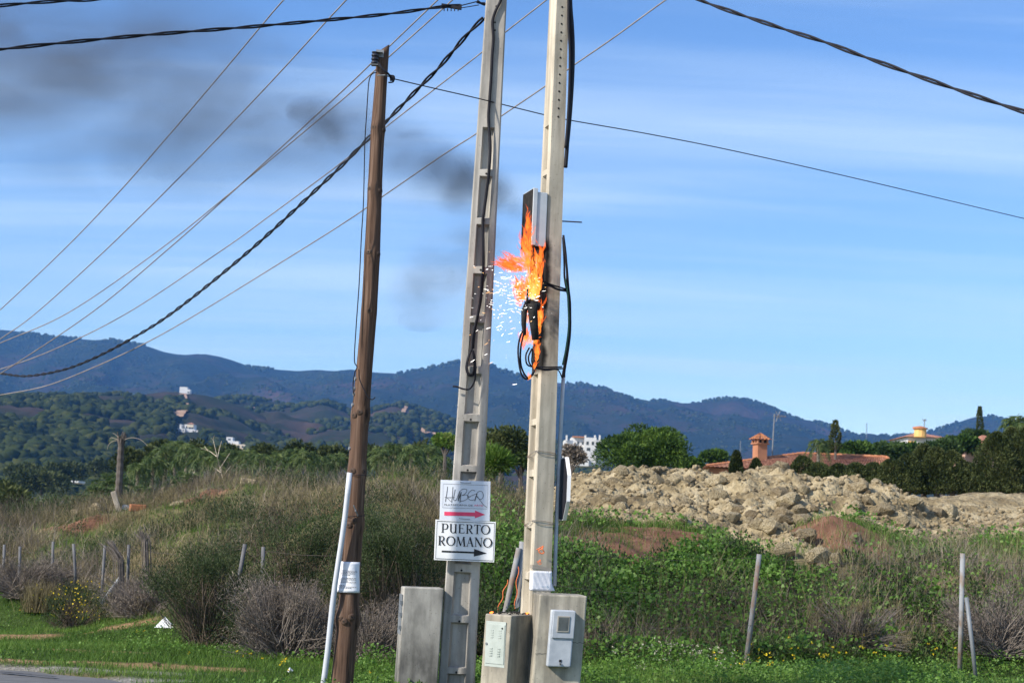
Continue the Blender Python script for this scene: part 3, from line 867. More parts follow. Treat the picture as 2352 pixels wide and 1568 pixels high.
pole1, P1, wd1 = hv_pole('concrete_pole', 'grey concrete utility pole with recessed panels carrying the two direction signs', line1, Vector((1, 0, 0)), Vector((0, 1, 0)), 0.365, 0.20, 0.24, 0.15, -0.3, zt1, rows1, M['concrete_grey'], holes1, Vector((0, -1, 0)))

# --- burning pole, turned so that its recessed face looks left
TH = R(18)
uF = Vector((math.cos(TH), math.sin(TH), 0)); nF = Vector((math.sin(TH), -math.cos(TH), 0)); nL = Vector((-math.cos(TH), -math.sin(TH), 0))
Y2 = 14.6
B0, B1 = at(1221, 1340, Y2), at(1276.5, 0, Y2)
def corner2(z):
    t = (z - B0.z) / (B1.z - B0.z); return Vector((lerp(B0.x, B1.x, t), Y2, z))
zt2 = zof(1280, -160, Y2)
wl0, wl1 = 0.335, 0.20
def w2(z): return lerp(wl0, wl1, (z + 0.3) / (zt2 + 0.3))
def d2(z): return lerp(0.215, 0.138, (z + 0.3) / (zt2 + 0.3))
def line2(z): return corner2(z) - nF * w2(z)         # far-left corner; nF points to us
rows2 = [(zof(1230, b, Y2), zof(1230, a, Y2)) for a, b in [(1331, 1440), (1212, 1316), (1093, 1199), (974, 1078), (856, 960), (740, 842), (624, 727), (509, 612), (396, 497), (282, 384)]]
holes2 = []
for i in range(14):
    t = i / 13
    px, py = lerp(1290.5, 1282, t), lerp(15, 267, t)
    z = zof(px, py, Y2)
    holes2.append(corner2(z) + uF * (d2(z) * 0.5) + nF * 0.002)
pole2, P2, wd2 = hv_pole('concrete_pole', 'tan concrete utility pole on fire halfway up, with the grey meter pedestal at its foot', line2, nF, uF, wl0, wl1, 0.215, 0.138, -0.3, zt2, rows2, M['concrete_tan'], holes2, nF)
# soot baked on the pole around the fire: a stain with its own shape
m = M['concrete_tan'].copy(); m.name = 'sooted tan concrete'
N, L = m.node_tree.nodes, m.node_tree.links
Bs = N['Principled BSDF']; src = Bs.inputs['Base Color'].links[0].from_socket
g = N.new('ShaderNodeNewGeometry'); sp_ = N.new('ShaderNodeSeparateXYZ'); L.new(g.outputs['Position'], sp_.inputs[0])
def nm(op, a, b=None, cl=False):
    n = N.new('ShaderNodeMath'); n.operation = op; n.use_clamp = cl
    for i, q in enumerate((a, b)):
        if q is None: continue
        if isinstance(q, (int, float)): n.inputs[i].default_value = q
        else: L.new(q, n.inputs[i])
    return n.outputs[0]
nz = N.new('ShaderNodeTexNoise'); nz.inputs['Scale'].default_value = 5; nz.inputs['Detail'].default_value = 6
L.new(g.outputs['Position'], nz.inputs['Vector'])
zA, zB = zof(1240, 842, Y2), zof(1240, 575, Y2)
slope = (B1.x - B0.x) / (B1.z - B0.z)
dx = nm('SUBTRACT', nm('SUBTRACT', sp_.outputs[0], B0.x), nm('MULTIPLY', nm('SUBTRACT', sp_.outputs[2], B0.z), slope))   # along the front face from the corner
edge = nm('ADD', nm('MULTIPLY', nz.outputs['Fac'], 0.16), -0.035)
mr = N.new('ShaderNodeMapRange'); mr.interpolation_type = 'SMOOTHSTEP'
L.new(nm('SUBTRACT', dx, edge), mr.inputs['Value']); mr.inputs['From Min'].default_value = 0.035; mr.inputs['From Max'].default_value = -0.03
def band(lo, hi, soft):
    r1 = N.new('ShaderNodeMapRange'); r1.interpolation_type = 'SMOOTHSTEP'; r1.inputs['From Min'].default_value = lo - soft; r1.inputs['From Max'].default_value = lo
    r2 = N.new('ShaderNodeMapRange'); r2.interpolation_type = 'SMOOTHSTEP'; r2.inputs['From Min'].default_value = hi + soft; r2.inputs['From Max'].default_value = hi
    for r_ in (r1, r2): L.new(sp_.outputs[2], r_.inputs['Value'])
    return nm('MULTIPLY', r1.outputs[0], r2.outputs[0])
sf = nm('MULTIPLY', mr.outputs[0], band(zA, zB + 0.06, 0.10))
mr3 = N.new('ShaderNodeMapRange'); mr3.interpolation_type = 'SMOOTHSTEP'; L.new(nz.outputs['Fac'], mr3.inputs['Value']); mr3.inputs['From Min'].default_value = 0.42; mr3.inputs['From Max'].default_value = 0.75; mr3.inputs['To Max'].default_value = 0.6
sf2 = nm('MULTIPLY', mr3.outputs[0], band(zof(1260, 760, Y2), zof(1260, 670, Y2), 0.15))
sf = nm('MAXIMUM', sf, sf2)
mx = N.new('ShaderNodeMix'); mx.data_type = 'RGBA'; L.new(sf, mx.inputs['Factor']); L.new(src, mx.inputs['A']); mx.inputs['B'].default_value = (0.012, 0.011, 0.010, 1)
L.new(mx.outputs['Result'], Bs.inputs['Base Color'])
for o in pole2.children:
    if o.name.startswith('shaft'): o.data.materials[0] = m
M['concrete_soot'] = m

# --- wooden pole
YW = 14.0
wood_px = [(882, 112, 13.2), (879, 150, 14.3), (876, 200, 14.5), (870, 290, 16), (861, 430, 16.5), (853, 580, 18), (846, 720, 18), (837, 850, 18.5), (829, 960, 20), (821, 1090, 20.5), (813, 1200, 21), (805, 1300, 22), (797, 1420, 23.5), (785, 1560, 25), (781, 1620, 26)]
wp = [(at(px, py, YW), r_ * YW / F) for px, py, r_ in wood_px]
wp.reverse()
knots = [(867, 297, 0.25), (872, 300, .95), (857, 436, 0.2), (866, 440, .9), (852, 582, 0.35), (866, 585, .9), (850, 716, 0.6), (826, 955, .2), (833, 948, .5), (818, 1082, .3), (836, 1083, .9), (813, 1195, .55), (804, 1205, .3), (806, 1415, .7), (789, 1418, .2), (797, 1425, .4)]
kz = sorted(set(round(zof(p[0], p[1], YW), 2) for p in knots))
zs_ = np.array([p.z for p, _ in wp]); xs_ = np.array([p.x for p, _ in wp]); rs_ = np.array([r_ for _, r_ in wp])
wood_t = empty('wooden_pole', (xs_[0], YW, 0), 'weathered brown wooden utility pole with knots and a paper notice', 'utility pole')
def wood_c(z): return Vector((float(np.interp(z, zs_, xs_)) + 0.008 * math.sin(z * 1.9), YW, z)), float(np.interp(z, zs_, rs_))
NS = 40
zl = list(np.linspace(-0.3, zs_[-1], 150))
Vw, Fw = [], []
for z in zl:
    c, r_ = wood_c(z)
    bul = sum(0.10 * math.exp(-((z - k) / 0.07) ** 2) for k in kz)
    for k in range(NS):
        a = 2 * math.pi * k / NS
        gr = 0.022 * math.sin(a * 5 + 0.5 * math.sin(z * 0.9)) + 0.03 * (float(fbm(np.array([a * 2.0]), np.array([z * 0.6]), 2, 4)[0]) - .5)
        rr = r_ * (1 + bul * (0.6 + 0.4 * math.sin(a * 2 + z)) + gr)
        zz2 = z + (0.05 * math.cos(a - 0.6) if z == zl[-1] else 0)
        Vw.append((c.x + rr * math.cos(a), c.y + rr * math.sin(a), zz2))
for i in range(len(zl) - 1):
    for k in range(NS):
        k2 = (k + 1) % NS
        Fw.append((i * NS + k, i * NS + k2, (i + 1) * NS + k2, (i + 1) * NS + k))
mw, N, L, Bw = new_mat('weathered wood')
t = N.new('ShaderNodeTexCoord'); mp = N.new('ShaderNodeMapping'); mp.inputs['Scale'].default_value = (28, 28, 0.9); L.new(t.outputs['Object'], mp.inputs[0])
n1 = N.new('ShaderNodeTexNoise'); n1.inputs['Scale'].default_value = 1.0; n1.inputs['Detail'].default_value = 7; n1.inputs['Roughness'].default_value = 0.65; n1.inputs['Distortion'].default_value = 0.5
L.new(mp.outputs[0], n1.inputs['Vector'])
rw = ramp_node(N, [(0.37, (0.014, 0.009, 0.006)), (0.43, (0.068, 0.040, 0.027)), (0.55, (0.118, 0.071, 0.048)), (0.68, (0.20, 0.135, 0.098))])
L.new(n1.outputs['Fac'], rw.inputs[0]); L.new(rw.outputs[0], Bw.inputs['Base Color'])
Bw.inputs['Roughness'].default_value = 0.85; Bw.inputs['Specular IOR Level'].default_value = 0.2
bw = N.new('ShaderNodeBump'); bw.inputs['Strength'].default_value = 0.6; bw.inputs['Distance'].default_value = 0.01; L.new(n1.outputs['Fac'], bw.inputs['Height']); L.new(bw.outputs[0], Bw.inputs['Normal'])
M['wood'] = mw
M['knot'] = mat_noise('wood knot', [(0.3, (0.04, 0.023, 0.016)), (0.6, (0.10, 0.064, 0.044)), (0.8, (0.16, 0.11, 0.08))], 30, bump=0.4, roughness=0.85)
mb = MB(); mb.v = Vw; mb.f = Fw + [tuple((len(zl) - 1) * NS + k for k in range(NS))]; mb.mi = [0] * len(mb.f)
mb.build('trunk', M['wood'], wood_t, smooth=True)
def wood_surf(z, a, extra=0):
    c, r_ = wood_c(z)
    bul = sum(0.10 * math.exp(-((z - k) / 0.07) ** 2) for k in kz)
    rr = r_ * (1 + bul * 0.8) + extra
    return Vector((c.x + rr * math.cos(a), c.y + rr * math.sin(a), z)), Vector((math.cos(a), math.sin(a), 0))
for px, py, f_ in knots:
    z = zof(px, py, YW); a = math.pi + math.acos(1 - 2 * f_)
    p, n_ = wood_surf(z, a)
    mb = MB()
    mb.m = 0; mb.tube([p - n_ * 0.02, p - n_ * 0.004, p + n_ * 0.003], [0.034, 0.030, 0.018], 12)
    mb.m = 1; mb.disc(p + n_ * 0.0045, n_, 0.008, 10)
    mb.build('knot', [M['knot'], M['hole']], wood_t, smooth=False)
# hardware at the top
M['porcelain'] = mat_noise('brown black insulator', [(0.3, (0.012, 0.012, 0.02)), (0.7, (0.03, 0.03, 0.045))], 8, bump=0, roughness=0.3, spec=0.5)
zi = zof(874, 140, YW)
pi_, ni = wood_surf(zi, math.pi + 0.75, 0.0)
mb = MB(); mb.box(pi_ + Vector((0.02, -0.03, 0.05)), (0.075, 0.008, 0.075)); mb.box(pi_ + Vector((0.0, -0.05, 0.052)), (0.10, 0.06, 0.006))
mb.build('bracket', M['galv'], wood_t)
mb = MB(); mb.box(pi_ + Vector((-0.01, -0.05, -0.075)), (0.09, 0.06, 0.006)); mb.build('bracket_foot', M['galv'], wood_t)
mb = MB(); b0 = pi_ + Vector((-0.022, -0.055, -0.07))
mb.tube([b0 + Vector((0, 0, k * 0.012)) for k in range(11)], [0.036 if k % 3 else 0.026 for k in range(11)], 14)
mb.build('insulator', M['porcelain'], wood_t)
mb = MB(); mb.tube(spline([at(869, 145, 13.85), at(878, 158, 13.83), at(892, 170, 13.85), at(898, 180, 13.95)], 6), 0.011, 6)
mb.tube(spline([at(893, 173, 13.9), at(905, 176, 13.95), at(903, 188, 13.95), at(893, 190, 13.9)], 6), 0.008, 6)
mb.box(at(900, 180, 13.93), (0.035, 0.03, 0.05))
mb.build('wire_clamp', M['black_rubber'], wood_t)
mb = MB(); mb.tube([at(866, 174, 13.86), at(884, 173, 13.85), at(893, 176, 13.9)], 0.006, 6)
mb.build('eye_bolt', M['galv'], wood_t)
def strap(z, name, mat, rr=0.003, tilt=0.0):
    c, r_ = wood_c(z)
    pts = []
    for k in range(25):
        a = 2 * math.pi * k / 24
        p, _ = wood_surf(z + tilt * math.cos(a), a, 0.008)
        pts.append(p)
    mb = MB(); mb.tube(pts, rr, 5); return mb.build(name, mat, wood_t)
strap(zof(820, 1091, YW), 'wire_strap', M['black_rubber'], 0.003)
strap(zof(812, 1185, YW), 'wire_strap', M['black_rubber'], 0.003, 0.01)
mb = MB()
for (a, b, c_, d_) in ((812, 1160, 822, 1184), (816, 1172, 822, 1183)):
    mb.tube([at(a, b, 13.80), at(c_, d_, 13.84)], 0.006, 6)
mb.build('nail', M['galv'], wood_t)
for px, py in ((813, 870), (810, 893), (809, 905), (808, 930), (807, 1030)):
    z = zof(px, py, YW); p, n_ = wood_surf(z, math.pi + 0.5)
    mb = MB(); mb.tube([p - n_ * .01, p + n_ * .012], 0.016, 10); mb.build('staple', M['galv'], wood_t)
# drop wire down the left side of the pole
dw = spline([at(*q, 13.85) for q in ((866, 167), (857, 169), (850, 178), (846, 200), (842, 264), (838, 328), (835, 459), (830, 545), (825, 650), (818, 750), (814, 825), (820, 842), (815, 855), (811, 880), (812, 905))], 8)
mb = MB(); mb.tube(dw, 0.0055, 6)
mb.tube(spline([at(*q, 13.80) for q in ((824, 848), (826, 870), (834, 890), (846, 912), (855, 917), (862, 912))], 6), 0.005, 6)
tag(mb.build('drop_wire', M['black_rubber'], loc=dw[-1]), 'thin black wire hanging loosely down the left side of the wooden pole', 'wire')
# white pipe leaning on the wooden pole
q0, q1 = at(738, 1600, 13.95), at(804, 1085, 13.80)
mb = MB(); mb.tube([q0.lerp(q1, i / 10) + Vector((0.006 * math.sin(i), 0, 0)) for i in range(11)], [0.027] * 5 + [0.025] * 6, 14)
pp = mb.build('white_pipe', M['pvc'], loc=(q0.x, q0.y, 0), smooth=True)
tag(pp, 'long white plastic pipe leaning on the left side of the wooden pole', 'pipe')
# notice
nt = empty('paper_notice', at(803, 1358, 13.8), 'white paper notice with printed lines fixed to the wooden pole', 'notice')
zT, zB_ = zof(803, 1289, YW), zof(803, 1359, YW)
V_, Fc_ = [], []
a0, a1 = math.pi + 0.32, 2 * math.pi - 0.62
NU, NV = 14, 12
def notice_pt(i, j, ex=0.0):
    z = lerp(zB_, zT, j); a = lerp(a0, a1, i)
    c, r_ = wood_c(z)
    rr = r_ * 1.05 + 0.012 + 0.006 * math.sin(i * 7 + j * 5) + 0.012 * max(0, .25 - j) * (1 + math.sin(i * 9)) + ex
    return Vector((c.x + rr * math.cos(a) * 1.04, c.y + rr * math.sin(a), z))
for j in range(NV + 1):
    for i in range(NU + 1): V_.append(notice_pt(i / NU, j / NV))
for j in range(NV):
    for i in range(NU):
        k = j * (NU + 1) + i; Fc_.append((k, k + 1, k + NU + 2, k + NU + 1))
mb = MB(); mb.add(V_, Fc_); o = mb.build('sheet', M['paper'], nt, smooth=True)
sd = o.modifiers.new('thickness', 'SOLIDIFY'); sd.thickness = 0.0012
mb = MB()
for j in (0.70, 0.655, 0.61, 0.565, 0.46, 0.415, 0.37, 0.325, 0.22, 0.18, 0.14):
    e = random.choice((0.82, 0.6, 0.86, 0.45, 0.84, 0.75)); i = 0.14
    while i < e:
        w_ = random.uniform(0.03, 0.08)
        mb.poly([notice_pt(i, j, .004), notice_pt(i + w_, j, .004), notice_pt(i + w_, j + 0.016, .004), notice_pt(i, j + 0.016, .004)])
        i += w_ + 0.02
mb.build('print', M['grey_ink'], nt)

# ================================================================== SIGNS
def sxy(zx, zy): return 976.2 + 0.1465 * zx, 1079.5 + 0.1465 * zy
YS = 14.69
FR = Vector((0, -1, 0))
def sp3(zx, zy, off=0.0): return at(*sxy(zx, zy), YS - off)
class Ink:
    def __init__(s): s.mb = MB(); s.k = 0.0025
    def poly(s, pts): s.mb.poly([sp3(x, y, s.k) for x, y in pts]); s.k += 0.00006
    def line(s, pts, w, closed=False):
        w_ = [q * 0.1465 * YS / F for q in w] if hasattr(w, '__len__') else w * 0.1465 * YS / F
        s.mb.stroke([sp3(x, y, s.k) for x, y in pts], w_, FR, closed); s.k += 0.00006
def board(th, pts, thick, mat):
    mb = MB()
    f_ = [sp3(x, y, 0) for x, y in pts]; b_ = [p + Vector((0, thick, 0)) for p in f_]
    mb.add(f_ + b_, [(0, 1, 2, 3), (7, 6, 5, 4), (0, 4, 5, 1), (1, 5, 6, 2), (2, 6, 7, 3), (3, 7, 4, 0)])
    return mb.build('board', mat, th, bevel=0.003)
hs = empty('direction_sign', sp3(620, 780), 'white gallery sign with a handwritten name and a crimson arrow, on the grey concrete pole', 'sign')
board(hs, [(228, 778), (1015, 800), (1028, 175), (245, 150)], 0.03, M['cool_white'])
ik = Ink(); ik.line([(287, 211), (987, 236), (973, 605), (275, 583)], 4.5, True); ik.mb.build('frame_line', M['grey_ink'], hs)
ik = Ink()
def zsp(pts, n=8): return [(p.x, p.y) for p in spline([(x, y, 0) for x, y in pts], n)]
for pts, w in ((((352, 255), (345, 330), (320, 492)), 9), (((437, 260), (430, 380), (418, 500)), 9), (((308, 418), (345, 426), (400, 426), (465, 424)), 7), (((340, 424), (380, 465), (420, 500)), 7),
               (((472, 298), (452, 400), (447, 450), (462, 472), (488, 462), (515, 400), (542, 330)), 8), (((540, 332), (528, 420), (520, 482)), 14), (((520, 480), (545, 410), (568, 340)), 12),
               (((568, 340), (556, 430), (548, 505)), 11), (((535, 345), (565, 310), (610, 292), (648, 300), (655, 330), (622, 372), (572, 396)), 7), (((585, 396), (640, 384), (680, 404), (668, 440), (610, 474), (548, 486)), 7),
               (((785, 322), (745, 308), (700, 335), (668, 392), (676, 436), (720, 468), (795, 455)), 7), (((662, 408), (685, 416), (712, 414)), 9), (((695, 412), (750, 388), (815, 364)), 7), (((815, 366), (795, 425), (780, 482)), 13),
               (((800, 378), (835, 335), (885, 330), (912, 375), (905, 430), (868, 456), (828, 428), (806, 392)), 8), (((806, 392), (850, 450), (900, 520), (940, 560), (972, 578)), 8)):
    ik.line(zsp(pts), w)
ik.mb.build('lettering', M['grey_ink'], hs)
def font_text(body, x0, y0, x1, y1, h, mat, th):
    cu = bpy.data.curves.new('lettering', 'FONT'); cu.body = body; cu.fill_mode = 'FRONT'; cu.resolution_u = 3
    tmp = bpy.data.objects.new('lettering_source', cu); COL.objects.link(tmp)
    dg = bpy.context.evaluated_depsgraph_get()
    me = bpy.data.meshes.new_from_object(tmp.evaluated_get(dg))
    bpy.data.objects.remove(tmp)
    co = np.array([v.co[:] for v in me.vertices]); mn, mxx = co.min(0), co.max(0)
    for v in me.vertices:
        a = (v.co.x - mn[0]) / (mxx[0] - mn[0]); b = (v.co.y - mn[1]) / (mxx[1] - mn[1])
        p = sp3(lerp(x0, x1, a) + 0.0, lerp(y0, y1, a) - b * h, 0.004)
        v.co = p
    me.materials.clear(); me.materials.append(mat)
    return link('lettering', me, th)
font_text('PLATAFORMA DE', 303, 551, 750, 565, 28, M['grey_ink'], hs)
font_text('ARTE', 768, 563, 908, 567, 28, M['pink_ink'], hs)
ik = Ink(); ik.poly([(302, 707), (780, 720), (782, 750), (940, 693), (785, 628), (783, 660), (302, 647)]); ik.mb.build('arrow', M['pink_ink'], hs)
for (a, b, c_, d_) in ((558, 180, 715, 190), (540, 745, 697, 757)):
    mb = MB(); mb.tube(spline([sp3(a, b, -0.002), sp3(a + 3, b + 8, .01), sp3((a + c_) / 2, (b + d_) / 2 + 12, .012), sp3(c_ - 3, d_ + 8, .01), sp3(c_, d_, -0.002)], 4), 0.0022, 5); mb.build('wire_tie', M['galv'], hs)

ps = empty('direction_sign', sp3(620, 1420), 'white sign with black border, serif capitals and a black arrow below the gallery sign', 'sign')
board(ps, [(140, 1405), (1085, 1443), (1112, 808), (165, 770)], 0.028, M['white_paint'])
ik = Ink(); ik.line([(190, 795), (1090, 830), (1065, 1417), (165, 1380)], 9, True); ik.mb.build('border', M['black_paint'], ps)
ik = Ink()
def glyph(ch, x0, yt, x1, yb):
    w, h = x1 - x0, yb - yt
    def T(a, b): return (x0 + a * w + (1 - b) * 0.0 + b * 4.0, yb - b * h - 5 + (a - 0.5) * w * 0.04)
    thk, thn = 0.155 * h, 0.05 * h
    def st(p, w_): ik.line([T(*q) for q in p], w_)
    def bar(a0, b0, a1, b1): ik.poly([T(a0, b0), T(a1, b0), T(a1, b1), T(a0, b1)])
    def serif(a, b, l=0.22): bar(a - l / 2, b - 0.02, a + l / 2, b + 0.025)
    def arc(ca, cb, ra, rb, t0, t1, w_a, n=18):
        pts = [(ca + ra * math.cos(R(lerp(t0, t1, i / n))), cb + rb * math.sin(R(lerp(t0, t1, i / n)))) for i in range(n + 1)]
        ws = [thn + (w_a - thn) * abs(math.cos(R(lerp(t0, t1, i / n)))) ** 1.2 for i in range(n + 1)]
        ik.line([T(*p) for p in pts], ws)
    if ch == 'P':
        st([(0.22, 0), (0.22, 1)], thk); serif(0.2, 0, 0.42); serif(0.14, 0.98, 0.3)
        st([(0.22, 0.975), (0.55, 0.975)], thn); st([(0.22, 0.36), (0.55, 0.36)], thn); arc(0.55, 0.668, 0.36, 0.307, -90, 90, thk)
    if ch == 'R':
        st([(0.2, 0), (0.2, 1)], thk); serif(0.18, 0, 0.4); serif(0.12, 0.98, 0.3)
        st([(0.2, 0.975), (0.5, 0.975)], thn); st([(0.2, 0.48), (0.5, 0.48)], thn); arc(0.5, 0.728, 0.28, 0.248, -90, 90, thk)
        st([(0.45, 0.48), (0.62, 0.26), (0.84, 0.03), (1.0, 0.0)], [thk * .8, thk, thk * .9, thn])
    if ch == 'U':
        st([(0.16, 1), (0.16, 0.3)], thk); st([(0.84, 1), (0.84, 0.0)], thk); serif(0.12, 0.98, 0.3); serif(0.78, 0.98, 0.26)
        arc(0.5, 0.3, 0.34, 0.28, 180, 360, thk); serif(0.92, 0, 0.18)
    if ch == 'E':
        st([(0.22, 0), (0.22, 1)], thk); st([(0.05, 0.975), (0.92, 0.975)], thn * 1.1); st([(0.22, 0.53), (0.74, 0.53)], thn); st([(0.05, 0.025), (0.95, 0.025)], thn * 1.2)
        st([(0.92, 1), (0.88, 0.84)], thn * 1.1); st([(0.95, 0), (0.98, 0.18)], thn * 1.1); st([(0.74, 0.6), (0.74, 0.45)], thn)
    if ch == 'T':
        st([(0.5, 0), (0.5, 1)], thk); serif(0.5, 0, 0.46); st([(0.02, 0.97), (0.98, 0.97)], thn * 1.3); st([(0.03, 1), (0.0, 0.8)], thn * 1.1); st([(0.97, 1), (1.0, 0.8)], thn * 1.1)
    if ch == 'O':
        pts = []; ws = []
        for i in range(40):
            a = 2 * math.pi * i / 40
            pts.append(T(0.5 + 0.43 * math.cos(a), 0.5 + 0.47 * math.sin(a))); ws.append(thn * 1.1 + (thk * .95 - thn * 1.1) * abs(math.cos(a)) ** 1.3)
        ik.line(pts, ws, True)
    if ch == 'M':
        st([(0.10, 0), (0.19, 1)], thn * 1.1); st([(0.19, 0.98), (0.50, 0.05)], thk * .9); st([(0.50, 0.05), (0.80, 0.98)], thn * 1.1); st([(0.80, 1), (0.90, 0)], thk)
        serif(0.08, 0, 0.22); serif(0.90, 0, 0.26); serif(0.14, 0.98, 0.18); serif(0.86, 0.98, 0.2)
    if ch == 'A':
        st([(0.12, 0), (0.50, 1)], thn * 1.2); st([(0.46, 1), (0.85, 0)], thk); st([(0.27, 0.36), (0.70, 0.36)], thn); serif(0.10, 0, 0.28); serif(0.86, 0, 0.34)
    if ch == 'N':
        st([(0.14, 0), (0.14, 1)], thn * 1.2); st([(0.12, 1), (0.86, 0)], thk); st([(0.86, 0), (0.86, 1)], thn * 1.2); serif(0.14, 0, 0.3); serif(0.88, 0.98, 0.3); serif(0.08, 0.98, 0.2)
for ch, x0, yt, x1, yb in (('P', 255, 838, 362, 978), ('U', 385, 845, 497, 988), ('E', 522, 849, 616, 990), ('R', 640, 853, 752, 996), ('T', 770, 856, 866, 1000), ('O', 876, 860, 1018, 1008),
                           ('R', 205, 1034, 316, 1176), ('O', 330, 1036, 474, 1184), ('M', 482, 1045, 632, 1192), ('A', 646, 1052, 762, 1197), ('N', 776, 1058, 896, 1201), ('O', 908, 1062, 1050, 1211)):
    glyph(ch, x0, yt, x1, yb)
ik.mb.build('lettering', M['black_paint'], ps)
ik = Ink(); ik.poly([(262, 1282), (765, 1303), (765, 1350), (970, 1300), (770, 1228), (768, 1275), (262, 1255)]); ik.mb.build('arrow', M['black_paint'], ps)
# ================================================================== CABINETS AT THE FOOT OF THE POLES
def rotz(a): return Matrix.Rotation(a, 3, 'Z')
M['stain_conc'] = concrete('stained grey render', (0.11, 0.105, 0.095), (0.38, 0.36, 0.32))
M['stain_tan'] = concrete('stained tan render', (0.19, 0.175, 0.145), (0.44, 0.40, 0.32))
# left cabinet, door on its left side
a = R(-11)
fl, fr = at(929, 1347, 14.62), at(1017, 1352, 14.62)
wid = 0.395; dep = 0.24; top = fl.z
Mx = rotz(-a)
ex, ey = Mx @ Vector((1, 0, 0)), Mx @ Vector((0, 1, 0))
# lean: the box follows the tilt of its base a little
cb = empty('concrete_cabinet', (fl.x, fl.y, 0), 'grey concrete cabinet with a metal door on its left side, left of the sign pole', 'cabinet')
def boxframe(o, ex, ey, w, d, z0, z1, lean=0.0):
    mb = MB()
    pts = []
    for z in (z0, z1):
        sh = Vector((lean * z, 0, 0))
        for x, y in ((0, 0), (w, 0), (w, d), (0, d)):
            p = o + ex * x + ey * y; pts.append(Vector((p.x, p.y, z)) + sh)
    mb.add(pts, [(3, 2, 1, 0), (4, 5, 6, 7), (0, 1, 5, 4), (1, 2, 6, 5), (2, 3, 7, 6), (3, 0, 4, 7)])
    return mb
o0 = Vector((fl.x - 0.025, fl.y - 0.02, 0))
boxframe(o0, ex, ey, wid, dep, -0.2, top, 0.02).build('body', M['stain_conc'], cb, bevel=0.012)
# door plate on the left side
mb = MB()
def side_plate(x_out, y0, y1, z0, z1):
    c_ = o0 - ex * x_out / 2 + ey * (y0 + y1) / 2; c_.z = (z0 + z1) / 2; c_.x += 0.02 * c_.z
    mb.box(c_, (x_out, y1 - y0, z1 - z0), 0, Mx)
zd0, zd1 = zof(925, 1457, 14.6), zof(928, 1365, 14.6)
side_plate(0.008, 0.012, 0.225, zd0, zd1)
dr = mb.build('door', M['galv'], cb)
mb = MB()
for zz_ in (lerp(zd0, zd1, .18), lerp(zd0, zd1, .5), lerp(zd0, zd1, .8)):
    side_plate(0.025, 0.004, 0.03, zz_ - .018, zz_ + .018)
    mb.build('hinge', M['galv'], dr); mb = MB()

# right pair: low cabinet with a louvred door, its corner towards us
th = R(34)
c0 = at(1175, 1413, 14.30)
exl = Vector((-math.cos(th), math.sin(th), 0)); exr = Vector((math.sin(th), math.cos(th), 0))
lo = empty('concrete_cabinet', (c0.x, c0.y, 0), 'low concrete cabinet with a pale louvred door and embers on top', 'cabinet')
ztop = c0.z; dl, drr = 0.305, 0.46
mb = MB()
def cp3(a_, b_, z): p = c0 + exl * a_ + exr * b_; return Vector((p.x + 0.03 * (z - ztop), p.y, z))
pts = [cp3(0, 0, -.2), cp3(0, drr, -.2), cp3(dl, drr, -.2), cp3(dl, 0, -.2), cp3(0, 0, ztop), cp3(0, drr, ztop), cp3(dl, drr, ztop), cp3(dl, 0, ztop)]
mb.add(pts, [(3, 2, 1, 0), (4, 5, 6, 7), (0, 1, 5, 4), (1, 2, 6, 5), (2, 3, 7, 6), (3, 0, 4, 7)])
mb.build('body', M['stain_tan'], lo, bevel=0.012)
nl = Vector((-math.sin(th), -math.cos(th), 0))      # outward normal of the door face
zb, zt_ = zof(1145, 1533, 14.3), zof(1147, 1428, 14.3)
def plate(a0_, a1_, z0, z1, o_, t_, mb):
    c_ = cp3((a0_ + a1_) / 2, 0, (z0 + z1) / 2) + nl * (o_ + t_ / 2)
    Mm = Matrix((exl, nl, Vector((0, 0, 1)))).transposed()
    mb.box(c_, (abs(a1_ - a0_), t_, z1 - z0), 0, Mm)
    return mb
dframe = plate(0.045, 0.275, zb, zt_, 0.0, 0.006, MB()).build('door_frame', M['door_green'], lo, bevel=0.002)
dpan = plate(0.053, 0.267, zb + .03, zt_ - .025, 0.006, 0.006, MB()).build('door', M['door_green'], lo, bevel=0.002)
for aa in (0.11, 0.20):
    for zg in (lerp(zb, zt_, .64), lerp(zb, zt_, .24)):
        for k in range(4):
            plate(aa - .016, aa + .016, zg + k * .022, zg + k * .022 + 0.009, .012, .006, MB()).build('louvre', M['door_green'], dpan)
mb = MB(); c_ = cp3(0.255, 0, lerp(zb, zt_, .5)) + nl * .012; mb.tube([c_, c_ + nl * .01], .011, 10); mb.build('lock', M['galv'], dpan)
mb = MB(); c_ = cp3(0.085, 0, lerp(zb, zt_, .86)) + nl * .012; mb.tube([c_, c_ + nl * .006], .009, 10); mb.build('keyhole', M['hole'], dpan)
# charred debris on top of it, with two embers
mb = MB()
r = random.Random(5)
for k in range(26):
    p = cp3(r.uniform(.02, dl - .02), r.uniform(.05, drr - .02), ztop + .006)
    b_ = r.uniform(0, 6.28); l_ = r.uniform(.01, .035)
    d_ = Vector((math.cos(b_), math.sin(b_), r.uniform(-.1, .3))) * l_
    mb.tube([p - d_, p + d_ * .4 + Vector((0, 0, .006)), p + d_], [.004, .007, .003], 5)
tag(mb.build('charred_debris', M['soot'], loc=cp3(.15, .2, ztop)), 'black charred scraps fallen on top of the low cabinet', 'debris')
M['ember'] = mat_emit('glowing ember', (1.0, 0.22, 0.03), 2.2)
for (px, py), lab in (((1128, 1411), 'glowing ember at the left edge of the low cabinet top'), ((1209, 1407), 'small glowing ember on the low cabinet top beside the burning pole')):
    p = cp3(dl * .85, .04, ztop + .012) if px < 1150 else cp3(.05, drr * .75, ztop + .012)
    mb = MB(); mb.tube([p + Vector((-.018, 0, -.004)), p, p + Vector((.016, .004, .006))], [.005, .011, .004], 7)
    tag(mb.build('ember', M['ember'], loc=p), lab, 'ember')

